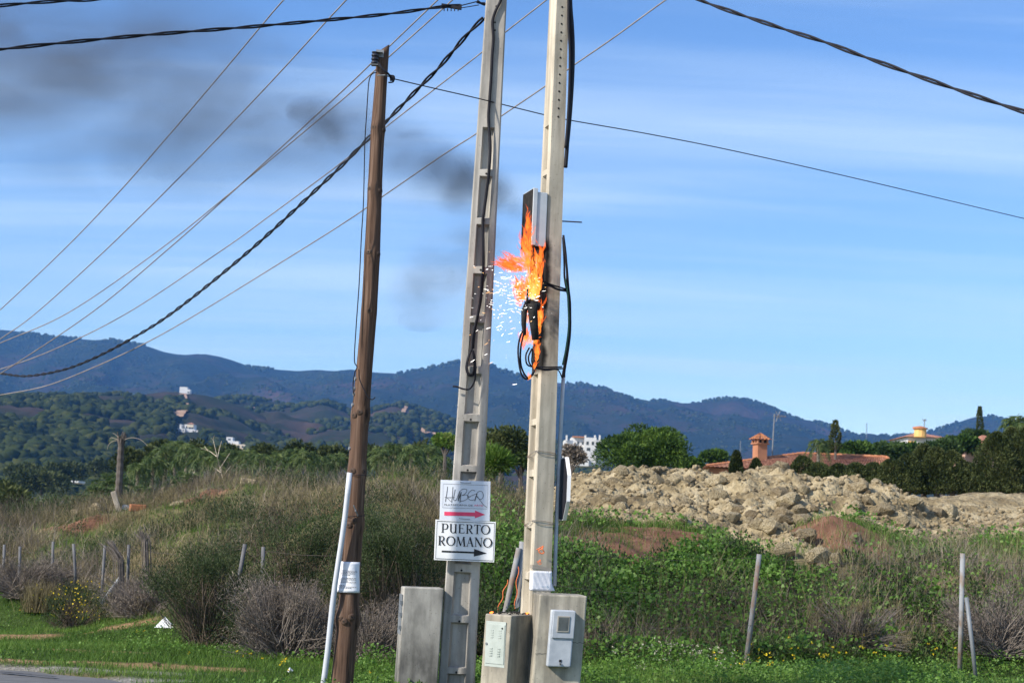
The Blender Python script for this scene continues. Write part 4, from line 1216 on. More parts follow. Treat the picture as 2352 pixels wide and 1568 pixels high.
# meter pedestal
tp = R(8)
ex, ey = Vector((math.cos(tp), math.sin(tp), 0)), Vector((-math.sin(tp), math.cos(tp), 0))
c1_ = at(1240, 1364, 14.28)
pe = empty('meter_pedestal', (c1_.x, c1_.y, 0), 'tall stained concrete pedestal carrying a grey meter box, right of the burning pole foot', 'pedestal')
ztp = c1_.z; pw = 0.462; pd = 0.42
o1 = Vector((c1_.x, c1_.y, 0))
def pq(x, y, z): p = o1 + ex * x + ey * y; return Vector((p.x + 0.045 * (z - ztp), p.y, z))
mb = MB()
pts = [pq(0, 0, -.2), pq(pw, 0, -.2), pq(pw, pd, -.2), pq(0, pd, -.2), pq(0, 0, ztp), pq(pw, 0, ztp), pq(pw, pd, ztp), pq(0, pd, ztp)]
mb.add(pts, [(3, 2, 1, 0), (4, 5, 6, 7), (0, 1, 5, 4), (1, 2, 6, 5), (2, 3, 7, 6), (3, 0, 4, 7)])
mb.build('body', M['stain_tan'], pe, bevel=0.014)
# hairline cracks
mb = MB()
for (x0, x1, z_) in ((0.0, .12, zof(1240, 1500, 14.28)), (.35, pw, zof(1340, 1477, 14.28))):
    pts = [pq(lerp(x0, x1, i / 7), -.0025, z_ + random.uniform(-.006, .006)) for i in range(8)]
    mb.stroke(pts, .0035, -ey)
mb.build('crack', M['hole'], pe)
# the meter box: a thing fixed on the pedestal
zm0, zm1 = zof(1291, 1532, 14.2), zof(1295, 1401, 14.2)
mx0, mx1 = 0.112, 0.340
bx = empty('meter_box', pq(.22, -.05, zm0), 'light grey plastic electricity meter box with a small square window', 'meter box')
def mbox(x0, x1, y0, y1, z0, z1):
    mb = MB()
    P_ = [pq(x0, y1, z0), pq(x1, y1, z0), pq(x1, y0, z0), pq(x0, y0, z0), pq(x0, y1, z1), pq(x1, y1, z1), pq(x1, y0, z1), pq(x0, y0, z1)]
    mb.add(P_, [(3, 2, 1, 0), (4, 5, 6, 7), (0, 1, 5, 4), (1, 2, 6, 5), (2, 3, 7, 6), (3, 0, 4, 7)])
    return mb
mbox(mx0, mx1, 0.0, -.085, zm0, zm1).build('housing', M['grey_plastic'], bx, bevel=.014, seg=3)
zs0 = lerp(zm0, zm1, .505)
lid = mbox(mx0 + .018, mx1 + .002, -.0855, -.10, zs0, zm1 - .004).build('lid', M['grey_plastic'], bx, bevel=.008, seg=3)
wx0, wx1, wz0, wz1 = mx0 + .060, mx0 + .178, lerp(zm0, zm1, .615), lerp(zm0, zm1, .90)
M['frame_brown'] = mat_noise('yellowed window frame', [(.3, (.24, .22, .18)), (.7, (.36, .34, .30))], 6, bump=0, roughness=.4)
mbox(wx0, wx1, -.1005, -.108, wz0, wz1).build('window_frame', M['frame_brown'], lid, bevel=.006)
mbox(wx0 + .012, wx1 - .012, -.1085, -.1095, wz0 + .014, wz1 - .012).build('window_pane', M['glass'], lid)
mb = MB(); c_ = pq((mx0 + mx1) / 2 + .01, -.085, zm0 + .03); mb.tube([c_, c_ - ey * .012], .012, 12); mb.build('lock', M['galv'], bx)
mb = MB(); c_ = pq((mx0 + mx1) / 2 + .01, -.0975, zm0 + .03); mb.disc(c_, -ey, .006, 10); mb.build('keyhole', M['hole'], bx)
mbox((mx0 + mx1) / 2 - .004, (mx0 + mx1) / 2 + .02, -.085, -.089, zm0 + .046, zm0 + .07).build('seal_tab', M['hole'], bx)

# ================================================================== THINGS ON THE BURNING POLE
def pf(z, a_, o_=0.0): return corner2(z) + uF * a_ + nF * o_         # on the front face, a_ from the left corner
def pl(z, a_, o_=0.0): return corner2(z) - nF * a_ + nL * o_         # on the recessed left face, a_ back from the corner
# fuse box on the left face
zf0, zf1 = zof(1235, 567, Y2), zof(1240, 443, Y2)
fb = empty('fuse_box', pl(zf0, .12), 'grey electrical box with a burnt black door high on the burning pole', 'electrical box')
def lbox(z0, z1, a0_, a1_, o0_, o1_):
    mb = MB()
    P_ = [pl(z0, a0_, o0_), pl(z0, a0_, o1_), pl(z0, a1_, o1_), pl(z0, a1_, o0_), pl(z1, a0_, o0_), pl(z1, a0_, o1_), pl(z1, a1_, o1_), pl(z1, a1_, o0_)]
    mb.add(P_, [(0, 1, 2, 3), (7, 6, 5, 4), (4, 5, 1, 0), (5, 6, 2, 1), (6, 7, 3, 2), (7, 4, 0, 3)])
    return mb
M['singed'] = mat_noise('singed grey plastic', [(.3, (.42, .46, .49)), (.7, (.55, .58, .60))], 5, bump=.05, roughness=.45)
lbox(zf0, zf1, -.012, .30, .004, .11).build('case', M['singed'], fb, bevel=.005)
lbox(zf0 + .005, zf1 + .035, -.022, .305, .1105, .158).build('cover', M['singed'], fb, bevel=.005)
lbox(zf0 + .01, zf1 + .025, -.012, .297, .1585, .163).build('burnt_door', M['soot'], fb)
lbox(zf0 - .006, zf0 - .001, -.01, .29, .01, .15).build('base_plate', M['soot'], fb)

def cable(name, lab, paths, mat='black_rubber', cat='cable', r_=0.012, n=6, sub=8):
    mb = MB()
    mats = [M[mat], M['green_sheath']]
    first = None
    for p in paths:
        rr = p[1] if isinstance(p, tuple) and isinstance(p[1], float) else r_
        mi = p[2] if isinstance(p, tuple) and len(p) > 2 and isinstance(p[1], float) else 0
        pts = p[0] if isinstance(p, tuple) and isinstance(p[1], float) else p
        mb.m = mi
        mb.tube(spline(pts, sub), rr, n)
        first = first or pts[-1]
    return tag(mb.build(name, mats, loc=first, smooth=True), lab, cat)
def px3(lst, Y): return [at(q[0], q[1], q[2] if len(q) > 2 else Y) for q in lst]
# bundle hanging down the right side, upper part
YR = 14.63
cable('cable_bundle', 'thick black cable bundle hugging the upper right edge of the burning pole', [
    (px3([(1309, -120), (1308, 0), (1311, 40), (1314, 80), (1314, 130), (1311, 200), (1306, 270), (1303, 330), (1299, 385)], YR), .020),
    (px3([(1311, -120), (1311, 0), (1315, 60), (1317, 110), (1316, 170), (1312, 240), (1307, 300), (1301, 360)], YR + .02), .016),
    (px3([(1307, -120), (1306, 0), (1306, 60), (1309, 120), (1308, 200), (1304, 280), (1299, 340)], YR - .03), .014)])
cable('cable_bundle', 'black and green cables bowing out from the right edge of the burning pole', [
    (px3([(1294, 540), (1299, 580), (1302, 620), (1303, 645), (1308, 690), (1310, 730), (1309, 770), (1303, 815), (1297, 850), (1296, 866)], YR), .011),
    (px3([(1293, 545), (1296, 600), (1297, 640), (1306, 690), (1308, 740), (1304, 790), (1296, 840), (1291, 868)], YR + .02), .010),
    (px3([(1294, 550), (1301, 600), (1306, 660), (1310, 700), (1309, 760), (1300, 830), (1295, 862)], YR - .03), .009),
    (px3([(1298, 640), (1303, 668), (1305, 700), (1306, 750), (1300, 800), (1292, 838)], YR - .05), .008, 1)])
cable('cable_bundle', 'black cables wrapped across the burning pole above the flames meeting the right bundle', [
    (px3([(1226, 570, 14.35), (1224, 600, 14.33), (1225, 630, 14.35), (1231, 648, 14.4), (1245, 654, 14.45), (1262, 656, 14.5), (1280, 664, 14.52), (1300, 668, 14.6)], Y2), .012),
    (px3([(1230, 570, 14.35), (1229, 620, 14.35), (1240, 640, 14.42), (1262, 652, 14.49), (1300, 664, 14.6)], Y2), .009),
    (px3([(1222, 575, 14.3), (1221, 640, 14.3), (1228, 650, 14.35)], Y2), .012)])
cable('cable_loops', 'scorched black cable loops hanging under the flames and tied across the burning pole', [
    (px3([(1199, 760, 14.2), (1192, 785, 14.2), (1190, 810, 14.2), (1193, 840, 14.2), (1199, 862, 14.22), (1210, 870, 14.25), (1222, 862, 14.3), (1230, 845, 14.35)], Y2), .009),
    (px3([(1203, 765, 14.22), (1196, 800, 14.22), (1196, 835, 14.22), (1204, 858, 14.25), (1214, 867, 14.27), (1225, 855, 14.32), (1231, 838, 14.4)], Y2), .009),
    (px3([(1216, 798, 14.3), (1208, 815, 14.3), (1210, 835, 14.3), (1222, 842, 14.35), (1240, 843, 14.42), (1270, 843, 14.48), (1290, 842, 14.58)], Y2), .008),
    (px3([(1222, 800, 14.3), (1214, 820, 14.3), (1219, 838, 14.33), (1240, 847, 14.4), (1270, 847, 14.47), (1292, 846, 14.58)], Y2), .008),
    (px3([(1225, 795, 14.3), (1222, 815, 14.3), (1224, 838, 14.35), (1250, 850, 14.42), (1275, 848, 14.47), (1284, 852, 14.55), (1291, 868, 14.6)], Y2), .006)])
# the burning cable joint
mb = MB()
mb.tube(px3([(1222, 698), (1224, 720), (1227, 750), (1230, 780)], 14.2), [.05, .048, .04, .034], 10)
mb.tube(px3([(1208, 700), (1204, 715), (1203, 745), (1205, 770)], 14.2), [.022, .03, .024, .016], 8)
mb.tube(px3([(1206, 700), (1218, 696), (1236, 703), (1242, 712)], 14.25), [.03, .045, .04, .02], 8)
mb.tube(px3([(1238, 575), (1243, 640), (1242, 700), (1238, 770), (1233, 800)], 14.42), [.03, .03, .035, .04, .02], 8)
mb.tube(px3([(1212, 660), (1211, 690), (1208, 700)], 14.2), [.008, .012, .02], 6)
tag(mb.build('cable_joint', M['soot'], loc=at(1225, 780, 14.2), smooth=True), 'charred black cable joint burning on the left side of the pole', 'cable joint')
# rod, conduit, wire ties
mb = MB(); mb.tube([at(1290, 508, 14.72), at(1336, 510.5, 14.6)], .007, 8); tag(mb.build('steel_rod', M['black_rubber'], loc=at(1290, 508, 14.72)), 'thin dark rod sticking out to the right of the burning pole', 'rod')
mb = MB(); mb.tube(px3([(1294, 866), (1290, 950), (1284, 1060), (1280, 1150), (1276, 1260), (1274, 1345)], 14.72), .019, 12)
tag(mb.build('conduit', M['grey_plastic'], loc=at(1274, 1345, 14.72), smooth=True), 'grey plastic conduit running down the right edge of the burning pole', 'conduit')
for i, (pyl, pyr, lab) in enumerate(((1035, 1037, 'rusty wire wound round the burning pole above the octagonal sign'), (1195, 1197, 'rusty wire wound round the burning pole level with the bottom of the octagonal sign'))):
    z = zof(1240, pyl, Y2); d_ = d2(z); w_ = w2(z)
    pts = [pl(z - .05, w_ * .98, .006), pl(z - .03, w_ * .55, .012), pl(z - .005, .06, .006), pl(z, -.004, .006), pf(z, .02, .006), pf(z - .006, d_ * .6, .007), pf(z - .02, d_ + .004, .004), pf(z - .06, d_ + .03, -.06)]
    pts2 = [p + Vector((0, 0, -.035 * abs(math.sin(k)))) for k, p in enumerate(pts)]
    mb = MB(); mb.tube(spline(pts, 5), .003, 5); mb.tube(spline(pts2, 5), .0025, 5)
    tag(mb.build('binding_wire', M['rust'], loc=pts[0]), lab, 'wire')
# octagonal road sign seen from behind, almost edge on
oc = at(1291, 1122, 14.80)
dpl = Vector((0.12, -0.99, 0)).normalized(); nb = Vector((-dpl.y, dpl.x, 0)) * -1     # nb: its back, to the left
if nb.x > 0: nb = -nb
osn = empty('road_sign', oc, 'octagonal road sign seen edge on from behind, fixed right of the burning pole', 'sign')
Rr = 0.335
oct_ = [(Rr * math.cos(R(22.5 + 45 * k)), Rr * math.sin(R(22.5 + 45 * k))) for k in range(8)]
mb = MB(); bk = [oc + dpl * a_ + Vector((0, 0, b_)) for a_, b_ in oct_]; ft = [p - nb * .035 for p in bk]
mb.add(bk + ft, [tuple(range(8)), tuple(range(15, 7, -1))] + [(k, 8 + k, 8 + (k + 1) % 8, (k + 1) % 8) for k in range(8)])
mb.build('plate', M['white_paint'], osn)
mb = MB(); mb.poly([oc + dpl * a_ * .97 + Vector((0, 0, b_ * .97)) + nb * .003 for a_, b_ in oct_]); mb.build('back_lining', M['black_rubber'], osn)
# paper and orange cord low on the burning pole
zA_, zB2 = zof(1245, 1356, Y2), zof(1245, 1311, Y2)
def wrap(s, z, o_=.005):
    d_ = d2(z)
    if s < 0: return pl(z, -s, o_)
    if s <= d_: return pf(z, s, o_)
    k = s - d_; fl_ = max(0, 1 - (z - zA_) / .12)
    return pf(z, d_ + .006 + k * .55 * fl_ + .004, -k * .6)
V_, Fc_ = [], []
NU, NV = 24, 10
for j in range(NV + 1):
    for i in range(NU + 1):
        z = lerp(zA_, zB2, j / NV); s = lerp(-.05, d2(z) + .10, i / NU)
        p = wrap(s, z) + nF * .003 * math.sin(i * 1.7 + j * 1.1); V_.append(p)
for j in range(NV):
    for i in range(NU):
        k = j * (NU + 1) + i; Fc_.append((k, k + 1, k + NU + 2, k + NU + 1))
mb = MB(); mb.add(V_, Fc_)
pn = empty('paper_sheet', pf(zA_, .1, .01), 'white paper taped round the foot of the burning pole with a small drawn arrow', 'paper')
o = mb.build('sheet', M['paper'], pn, smooth=True); sd = o.modifiers.new('thickness', 'SOLIDIFY'); sd.thickness = .0012
M['blue_ink'] = mat_noise('blue pen', [(.3, (.10, .22, .34)), (.7, (.16, .30, .42))], 9, bump=0)
mb = MB(); zz_ = lerp(zA_, zB2, .2)
mb.stroke([pf(zz_, .10, .011), pf(zz_ + .001, .175, .011)], .004, nF); mb.stroke([pf(zz_ + .009, .158, .0112), pf(zz_, .176, .0112)], .003, nF); mb.stroke([pf(zz_ - .009, .158, .0114), pf(zz_, .176, .0114)], .003, nF)
mb.build('drawn_arrow', M['blue_ink'], pn)
M['tape'] = mat_noise('brownish clear tape', [(.3, (.30, .26, .22)), (.7, (.40, .36, .31))], 6, bump=0, roughness=.25)
zt3 = zof(1245, 1300, Y2)
mb = MB(); mb.add([wrap(-.06, zt3 + .01, .003), wrap(0, zt3 + .012, .003), wrap(.1, zt3, .003), wrap(d2(zt3) - .001, zt3 - .02, .003), wrap(d2(zt3) - .001, zt3 - .065, .003), wrap(.1, zt3 - .03, .003), wrap(0, zt3 - .025, .003), wrap(-.06, zt3 - .02, .003)], [(7, 0, 1, 6), (6, 1, 2, 5), (5, 2, 3, 4)])
tag(mb.build('tape_strip', M['tape'], loc=wrap(0, zt3)), 'strip of brownish tape across the burning pole just above the white paper', 'tape')
for (px, py), s, lab in (((1243, 1262), .036, 'larger orange cord knot on the front of the burning pole'), ((1239, 1290), .022, 'small orange cord scrap just above the tape on the burning pole')):
    p = at(px, py, Y2 - .02); mb = MB()
    r = random.Random(int(px))
    pts = [p + Vector((s * x_, -.012 + s * .3 * r.uniform(-1, 1), s * y_)) for x_, y_ in ((-1.2, 0), (-.3, .5), (.5, 1.0), (.3, .2), (.8, -.6), (.1, -1.0), (-.7, -.3), (.2, .3))]
    mb.tube(spline(pts, 5), s * .17, 6)
    tag(mb.build('orange_cord', M['orange'], loc=p), lab, 'cord')

# cable down the sign pole
cable('pole_cable', 'black cable running down the recessed face of the sign pole and ending in a coil', [
    (px3([(1153, -40), (1150, 0), (1142, 18), (1136, 32), (1131, 53), (1133, 88), (1130, 130), (1128, 176), (1124, 234), (1122, 275), (1126, 337), (1123, 395), (1118, 440), (1112, 484), (1109, 507), (1110, 560), (1110, 620), (1105, 682), (1097, 725), (1090, 760), (1086, 800)], 14.775), .015),
    (px3([(1107, 630), (1103, 690), (1094, 735), (1086, 770), (1083, 800), (1075, 822), (1071, 845), (1076, 860), (1086, 862), (1091, 850), (1090, 825), (1086, 805)], 14.765), .011),
    (px3([(1084, 800), (1078, 815), (1073, 838), (1077, 858), (1085, 857), (1089, 840), (1087, 815), (1084, 800)], 14.75), .008),
    (px3([(1087, 805), (1092, 830), (1092, 862), (1088, 880), (1078, 893), (1064, 893), (1050, 888), (1040, 887)], 14.74), .0085)])

# ================================================================== OVERHEAD LINES
def overhead(name, lab, pts, Ya, Yb, r_, twist=0, pitch=0.55, mat='wire_alu', cat='wire', group=None):
    L_ = [0]
    for a_, b_ in zip(pts, pts[1:]): L_.append(L_[-1] + math.hypot(b_[0] - a_[0], b_[1] - a_[1]))
    P_ = []
    for q, l_ in zip(pts, L_):
        t_ = l_ / L_[-1]
        Yq = 1 / lerp(1 / Ya, 1 / Yb, t_)
        P_.append(at(q[0], q[1], Yq))
    P_ = spline(P_, 14 if not twist else 8)
    mb = MB()
    if not twist:
        mb.tube(P_, r_, 5)
    else:
        # resample evenly, wind the strands
        D = [0]
        for a_, b_ in zip(P_, P_[1:]): D.append(D[-1] + (b_ - a_).length)
        n = max(30, int(D[-1] / (pitch / 9)))
        n = min(n, 900)
        ss = np.linspace(0, D[-1], n)
        arr = np.array([p[:] for p in P_])
        C_ = np.stack([np.interp(ss, D, arr[:, k]) for k in range(3)], 1)
        T_ = np.gradient(C_, axis=0); T_ /= np.linalg.norm(T_, axis=1)[:, None]
        U_ = np.cross(T_, (0, 0, 1)); U_ /= np.linalg.norm(U_, axis=1)[:, None]
        W_ = np.cross(T_, U_)
        for k in range(twist):
            ph = 2 * math.pi * k / twist + ss / pitch * 2 * math.pi
            Q_ = C_ + (U_ * np.cos(ph)[:, None] + W_ * np.sin(ph)[:, None]) * r_
            mb.tube([Vector(q) for q in Q_], r_ * 0.86, 6)
    o = mb.build(name, M[mat], loc=P_[0], smooth=True)
    return tag(o, lab, cat, group)
overhead('twisted_cable', 'thick twisted black cable crossing the upper left sky to the sign pole', [(1056, 12), (1000, 18), (870, 35), (600, 60), (300, 84), (0, 114), (-250, 145)], 14.75, 12.0, .0105, 2, .85, 'black_rubber', 'cable')
overhead('twisted_cable', 'short piece of thick black cable in the top left corner', [(330, -14), (209, 0), (120, 4), (0, 13.5), (-150, 30)], 13, 11.5, .0095, 2, .85, 'black_rubber', 'cable')
overhead('twisted_cable', 'thick twisted black cable sweeping down to the right edge of the sky', [(1480, -58), (1607, 0), (1680, 27), (1800, 67), (1900, 99), (1980, 129), (2160, 193), (2352, 257), (2600, 330)], 14.0, 11.0, .0115, 2, .9, 'black_rubber', 'cable')
overhead('twisted_cable', 'twisted black cable sagging from the sign pole behind the wooden pole down to the left', [(1111, 42), (1080, 72), (1053, 103), (1004, 160), (969, 195), (889, 277), (851, 313), (804, 361), (775, 390), (575, 574), (396, 718), (290, 784), (205, 827), (137, 851), (61, 863), (0, 857), (-120, 840)], 14.85, 34, .0150, 2, .8, 'black_rubber', 'cable')
mb = MB()
mb.box(at(1037, 16, 14.7), (.21, .03, .03), 0, Matrix.Rotation(R(7), 3, 'Y')); mb.box(at(1057, 17, 14.68), (.03, .03, .05))
for k in range(5): mb.tube([at(1020 + 8 * k, 20, 14.68), at(1020 + 8 * k, 26, 14.68)], .006, 5)
mb.tube([at(1060, 13, 14.72), at(1100, 3, 14.78)], .006, 5); mb.tube([at(1058, 19, 14.72), at(1100, 12, 14.78)], .005, 5)
mb.tube([at(1096, 4, 14.78), at(1104, 8, 14.80), at(1113, 10, 14.83)], [.02, .012, .02], 7)
tag(mb.build('anchor_clamp', M['black_rubber'], loc=at(1100, 8, 14.8)), 'toothed anchor clamp holding the thick cable to the top of the sign pole', 'clamp')
overhead('thin_wire', 'thin dark wire from the wooden pole across the right half of the sky', [(902, 181), (1000, 204), (1100, 227), (1250, 264), (1312, 277), (1500, 310), (1700, 350), (2000, 418), (2352, 502), (2600, 560)], 13.95, 24, .006, 0, 1, 'black_rubber', 'wire')
overhead('thin_wire', 'leftmost thin wire running from the top edge steeply down to the left edge', [(760, -115), (652, 0), (602, 58), (531, 143), (454, 234), (388, 311), (270, 445), (146, 574), (0, 712), (-120, 820)], 17, 30, .0095)
overhead('thin_wire', 'second thin wire from the left, nearly parallel to the leftmost one', [(900, -100), (796, 0), (652, 157), (538, 278), (414, 406), (243, 574), (84, 718), (0, 779), (-120, 860)], 17, 30, .0095)
overhead('thin_wire', 'upper of the two crossing wires behind the top of the wooden pole', [(1100, -90), (1006, 0), (888, 113), (867, 132), (775, 220), (549, 427), (384, 574), (210, 718), (0, 858), (-120, 930)], 17, 30, .0095)
overhead('thin_wire', 'lower of the two crossing wires behind the top of the wooden pole', [(1150, -100), (1040, 0), (898, 127), (860, 163), (775, 239), (549, 427), (366, 574), (157, 718), (0, 788), (-120, 840)], 17, 30, .0095)
overhead('thin_wire', 'thin wire passing behind the sign pole just above the sagging black cable', [(1380, -100), (1256, 0), (1159, 76), (1105, 122), (889, 290), (775, 381), (622, 494), (511, 574), (294, 718), (130, 800), (0, 848), (-120, 880)], 17, 30, .0095)
overhead('thin_wire', 'lowest thin wire passing behind both concrete poles and ending low at the left edge', [(1650, -80), (1530, 0), (1407, 89), (1317, 151), (1253, 198), (1150, 268), (1090, 310), (1018, 356), (881, 450), (804, 503), (692, 574), (458, 718), (328, 791), (205, 848), (102, 887), (0, 907), (-120, 930)], 16, 30, .0095)
# ================================================================== FENCES
def post(th, p0, p1, r_, mat='galv', name='post', n=10):
    mb = MB(); mb.tube([p0, p0.lerp(p1, .5) + Vector((.004, 0, 0)), p1], r_, n); return mb.build(name, M[mat], th, smooth=True)
M['post_mat'] = M['rust']
lf = empty('wire_fence', on_ground(-7, 26), 'old fence of thin grey posts and slack wire along the dry left bank', 'fence')
M['post_grey'] = mat_noise('weathered fence post', [(.35, (.075, .075, .08)), (.6, (.15, .15, .155))], 7, (1, 1, .4), bump=.2, roughness=.8)
def post_px(th, x0, y0, x1, y1, Y, r_=.028, mat='post_grey', name='post'):
    """top pixel, foot pixel"""
    t_ = at(x0, y0, Y); f_ = at(x1, y1, Y)
    f_.z = min(f_.z, float(ground_z(f_.x, f_.y))) - .1
    return post(th, f_, t_, r_, mat, name), t_
tops = []
for (x0, y0, x1, y1, Y) in ((10, 1250, 6, 1350, 28.0), (46, 1254, 44, 1350, 27.6), (122, 1243, 118, 1370, 27.0), (169, 1248, 176, 1360, 26.6), (241, 1252, 233, 1370, 25.8), (296, 1250, 292, 1380, 25.2)):
    tops.append(post_px(lf, x0, y0, x1, y1, Y, .026)[1])
_, t_ = post_px(lf, 563, 1249, 522, 1455, 21.4, .030); tops.append(t_)
tops.append(post_px(lf, 605, 1255, 600, 1400, 21.2, .028)[1])
tops.append(post_px(lf, 960, 1244, 965, 1420, 20.2, .036)[1])
mb = MB(); p = gpt(270, 1398); mb.tube([at(284, 1316, 25.2), at(231, 1388, 25.0)], .038, 8); mb.build('fallen_rail', M['galv'], lf)
p = gpt(515, 1460); mb = MB(); mb.box((p.x, p.y, p.z), (.20, .2, .34), .3, Matrix.Rotation(R(14), 3, 'Y')); mb.build('footing', M['stain_tan'], lf, bevel=.03)
for dz in (0.06, .45, .85):
    mb = MB(); pts = []
    for a_, b_ in zip(tops, tops[1:]):
        for k in range(4):
            q = a_.lerp(b_, k / 4); q.z -= dz + .10 * math.sin(math.pi * k / 4); pts.append(q)
    mb.tube(pts, .0028, 4); mb.build('fence_wire', M['fence_wire'], lf)
rf_ = empty('wire_fence', on_ground(3, 20.6), 'fence of rusty grey posts with bare wires below the green mound on the right', 'fence')
tr = []
_, t_ = post_px(rf_, 1200, 1243, 1182, 1440, 19.3, .040, 'rust'); tr.append(t_)
post_px(rf_, 1192, 1258, 1134, 1440, 19.25, .036, 'rust', 'brace')
_, t_ = post_px(rf_, 1744, 1272, 1710, 1524, 20.4, .034, 'rust'); tr.append(t_)
_, t_ = post_px(rf_, 2211, 1270, 2204, 1510, 21.6, .036, 'rust'); tr.append(t_)
post_px(rf_, 2220, 1371, 2243, 1520, 21.4, .030, 'galv', 'brace')
tr.append(at(2500, 1275, 22.5))
for dz in (0.05, .5, .95):
    mb = MB(); pts = []
    for a_, b_ in zip(tr, tr[1:]):
        for k in range(8):
            q = a_.lerp(b_, k / 8); q.z -= dz + .09 * math.sin(math.pi * k / 8) + random.uniform(-.01, .01); pts.append(q)
    mb.tube(pts, .0025, 4); mb.build('fence_wire', M['fence_wire'], rf_)
# orange cords tied down the two posts behind the low cabinet
for (x0, y0, x1, y1, Y, lab) in ((1168, 1330, 1143, 1408, 19.18, 'orange cord wound down the slanting brace behind the low cabinet'), (1192, 1300, 1184, 1408, 19.22, 'orange cord wound down the upright post behind the low cabinet')):
    a_, b_ = at(x0, y0, Y), at(x1, y1, Y); pts = []
    for k in range(40):
        t_ = k / 39; pts.append(a_.lerp(b_, t_) + Vector((.012 * math.sin(t_ * 14) - .01, -.035, 0)))
    mb = MB(); mb.tube(pts, .007, 5); tag(mb.build('orange_cord', M['orange'], loc=b_), lab, 'cord')

# ================================================================== SMALL THINGS LYING ABOUT
def slab(name, lab, cat, px, py, size, mat, rz=0., rx=0., lift=.3):
    p = gpt(px, py); mb = MB()
    mb.box((p.x, p.y, p.z + size[2] * lift), size, 0, Matrix.Rotation(rz, 3, 'Z') @ Matrix.Rotation(rx, 3, 'Y'))
    return tag(mb.build(name, M[mat], loc=p, bevel=min(size) * .12), lab, cat)
M['terracotta'] = mat_noise('terracotta', [(.3, (.30, .11, .05)), (.6, (.45, .19, .09)), (.8, (.52, .27, .15))], 6, bump=.3, roughness=.85)
M['pale_wood'] = mat_noise('pale broken wood', [(.3, (.32, .26, .19)), (.7, (.52, .45, .36))], 8, (1, 1, .2), bump=.3, roughness=.85)
slab('brick', 'orange brick lying on the slope right of the broken palm trunk', 'brick', 316, 1171, (.36, .18, .16), 'terracotta', .4)
slab('board', 'yellowish board lying on top of the bank near the palm grove', 'board', 570, 1110, (.36, .22, .14), 'rock', .2, .1)
slab('brick', 'small upright orange brick on the grass left of the gallery sign', 'brick', 1055, 1118, (.08, .06, .24), 'terracotta', .3, .1, .5)
slab('marker_peg', 'tiny bright white peg in the grass between the concrete poles', 'peg', 1160, 1118, (.035, .035, .11), 'white_paint', 0, 0, .5)
slab('wooden_stake', 'weathered pale stake leaning out of the red earth bank', 'stake', 1983, 1207, (.10, .05, .26), 'pale_wood', .2, -.45, .35)
slab('tree_stump', 'pale splintered stump leaning beside the broken palm trunk', 'stump', 266, 1170, (.12, .10, .55), 'pale_wood', .2, -.35, .3)
slab('plastic_bag', 'small white plastic bag on the crest of the left bank', 'bag', 292, 1170, (.22, .15, .12), 'paper', .5, .2)
p = gpt(382, 1441); mb = MB()
mb.add([p + Vector(q) for q in ((-.17, -.05, .0), (.15, -.07, .0), (.18, .06, .02), (-.15, .08, .01), (-.03, 0, .16), (.06, .02, .07))], [(0, 1, 4), (1, 5, 4), (1, 2, 5), (2, 3, 5), (3, 4, 5), (3, 0, 4), (3, 2, 1, 0)])
tag(mb.build('paper_scrap', M['paper'], loc=p), 'crumpled pale grey sheet lying in the green verge', 'litter')
p = gpt(666, 1545); mb = MB(); mb.tube([p + Vector((-.02, 0, .01)), p + Vector((0, 0, .035)), p + Vector((.03, 0, .02))], [.015, .032, .012], 8); tag(mb.build('plastic_cup', M['paper'], loc=p), 'small white scrap in the grass left of the white pipe', 'litter')

# ================================================================== GRASS, WEEDS AND BRUSH
def scatter(n, xr, yr, dens=None, avoid_road=True):
    x = rng.uniform(xr[0], xr[1], n); y = rng.uniform(yr[0], yr[1], n)
    k = np.abs(x) < 0.37 * y + 0.8
    if avoid_road: k &= (y > road_far(x) + 0.02)
    x, y = x[k], y[k]
    if dens is not None:
        d = dens(x, y); k = rng.random(len(x)) < d
        x, y = x[k], y[k]
    z = ground_z(x, y)
    # keep what is not under the clay heap
    hz_ = np.where((x > PX[0]) & (y > PY[0]) & (y < PY[-1]), pile_z(np.clip(x, PX[0], PX[-1]), np.clip(y, PY[0], PY[-1])), -9)
    k = hz_ < z + .02
    return x[k], y[k], z[k]
def unit(v): return v / (np.linalg.norm(v, axis=-1, keepdims=True) + 1e-9)
def blades(x, y, z, h, w, lean=0.5, curl=0.5):
    n = len(x)
    a = rng.random(n) * 6.283
    b = rng.random(n) * 6.283
    ld = np.c_[np.cos(a), np.sin(a), np.zeros(n)]
    wd_ = np.c_[np.cos(b), np.sin(b), np.zeros(n)] * (w / 2)[:, None]
    base = np.c_[x, y, z - 0.01]
    le = rng.random(n) * lean
    up = np.array([0, 0, 1.0])
    d1 = unit(up + ld * le[:, None]); d2_ = unit(up + ld * (le + curl * rng.random(n))[:, None])
    mid = base + d1 * (h * .55)[:, None]
    tip = mid + d2_ * (h * .45)[:, None]
    V = np.stack([base - wd_, base + wd_, mid - wd_ * .75, mid + wd_ * .75, tip], 1).reshape(-1, 3)
    o = (np.arange(n) * 5)[:, None]
    Fc = np.concatenate([o + np.array([0, 1, 3]), o + np.array([0, 3, 2]), o + np.array([2, 3, 4])])
    pt = (fbm(x * .5, y * .5, 4, 201) - .5) * 1.1
    return V, Fc, np.repeat(np.clip(rng.normal(.5, .2, n) + pt, 0, 1), 5)
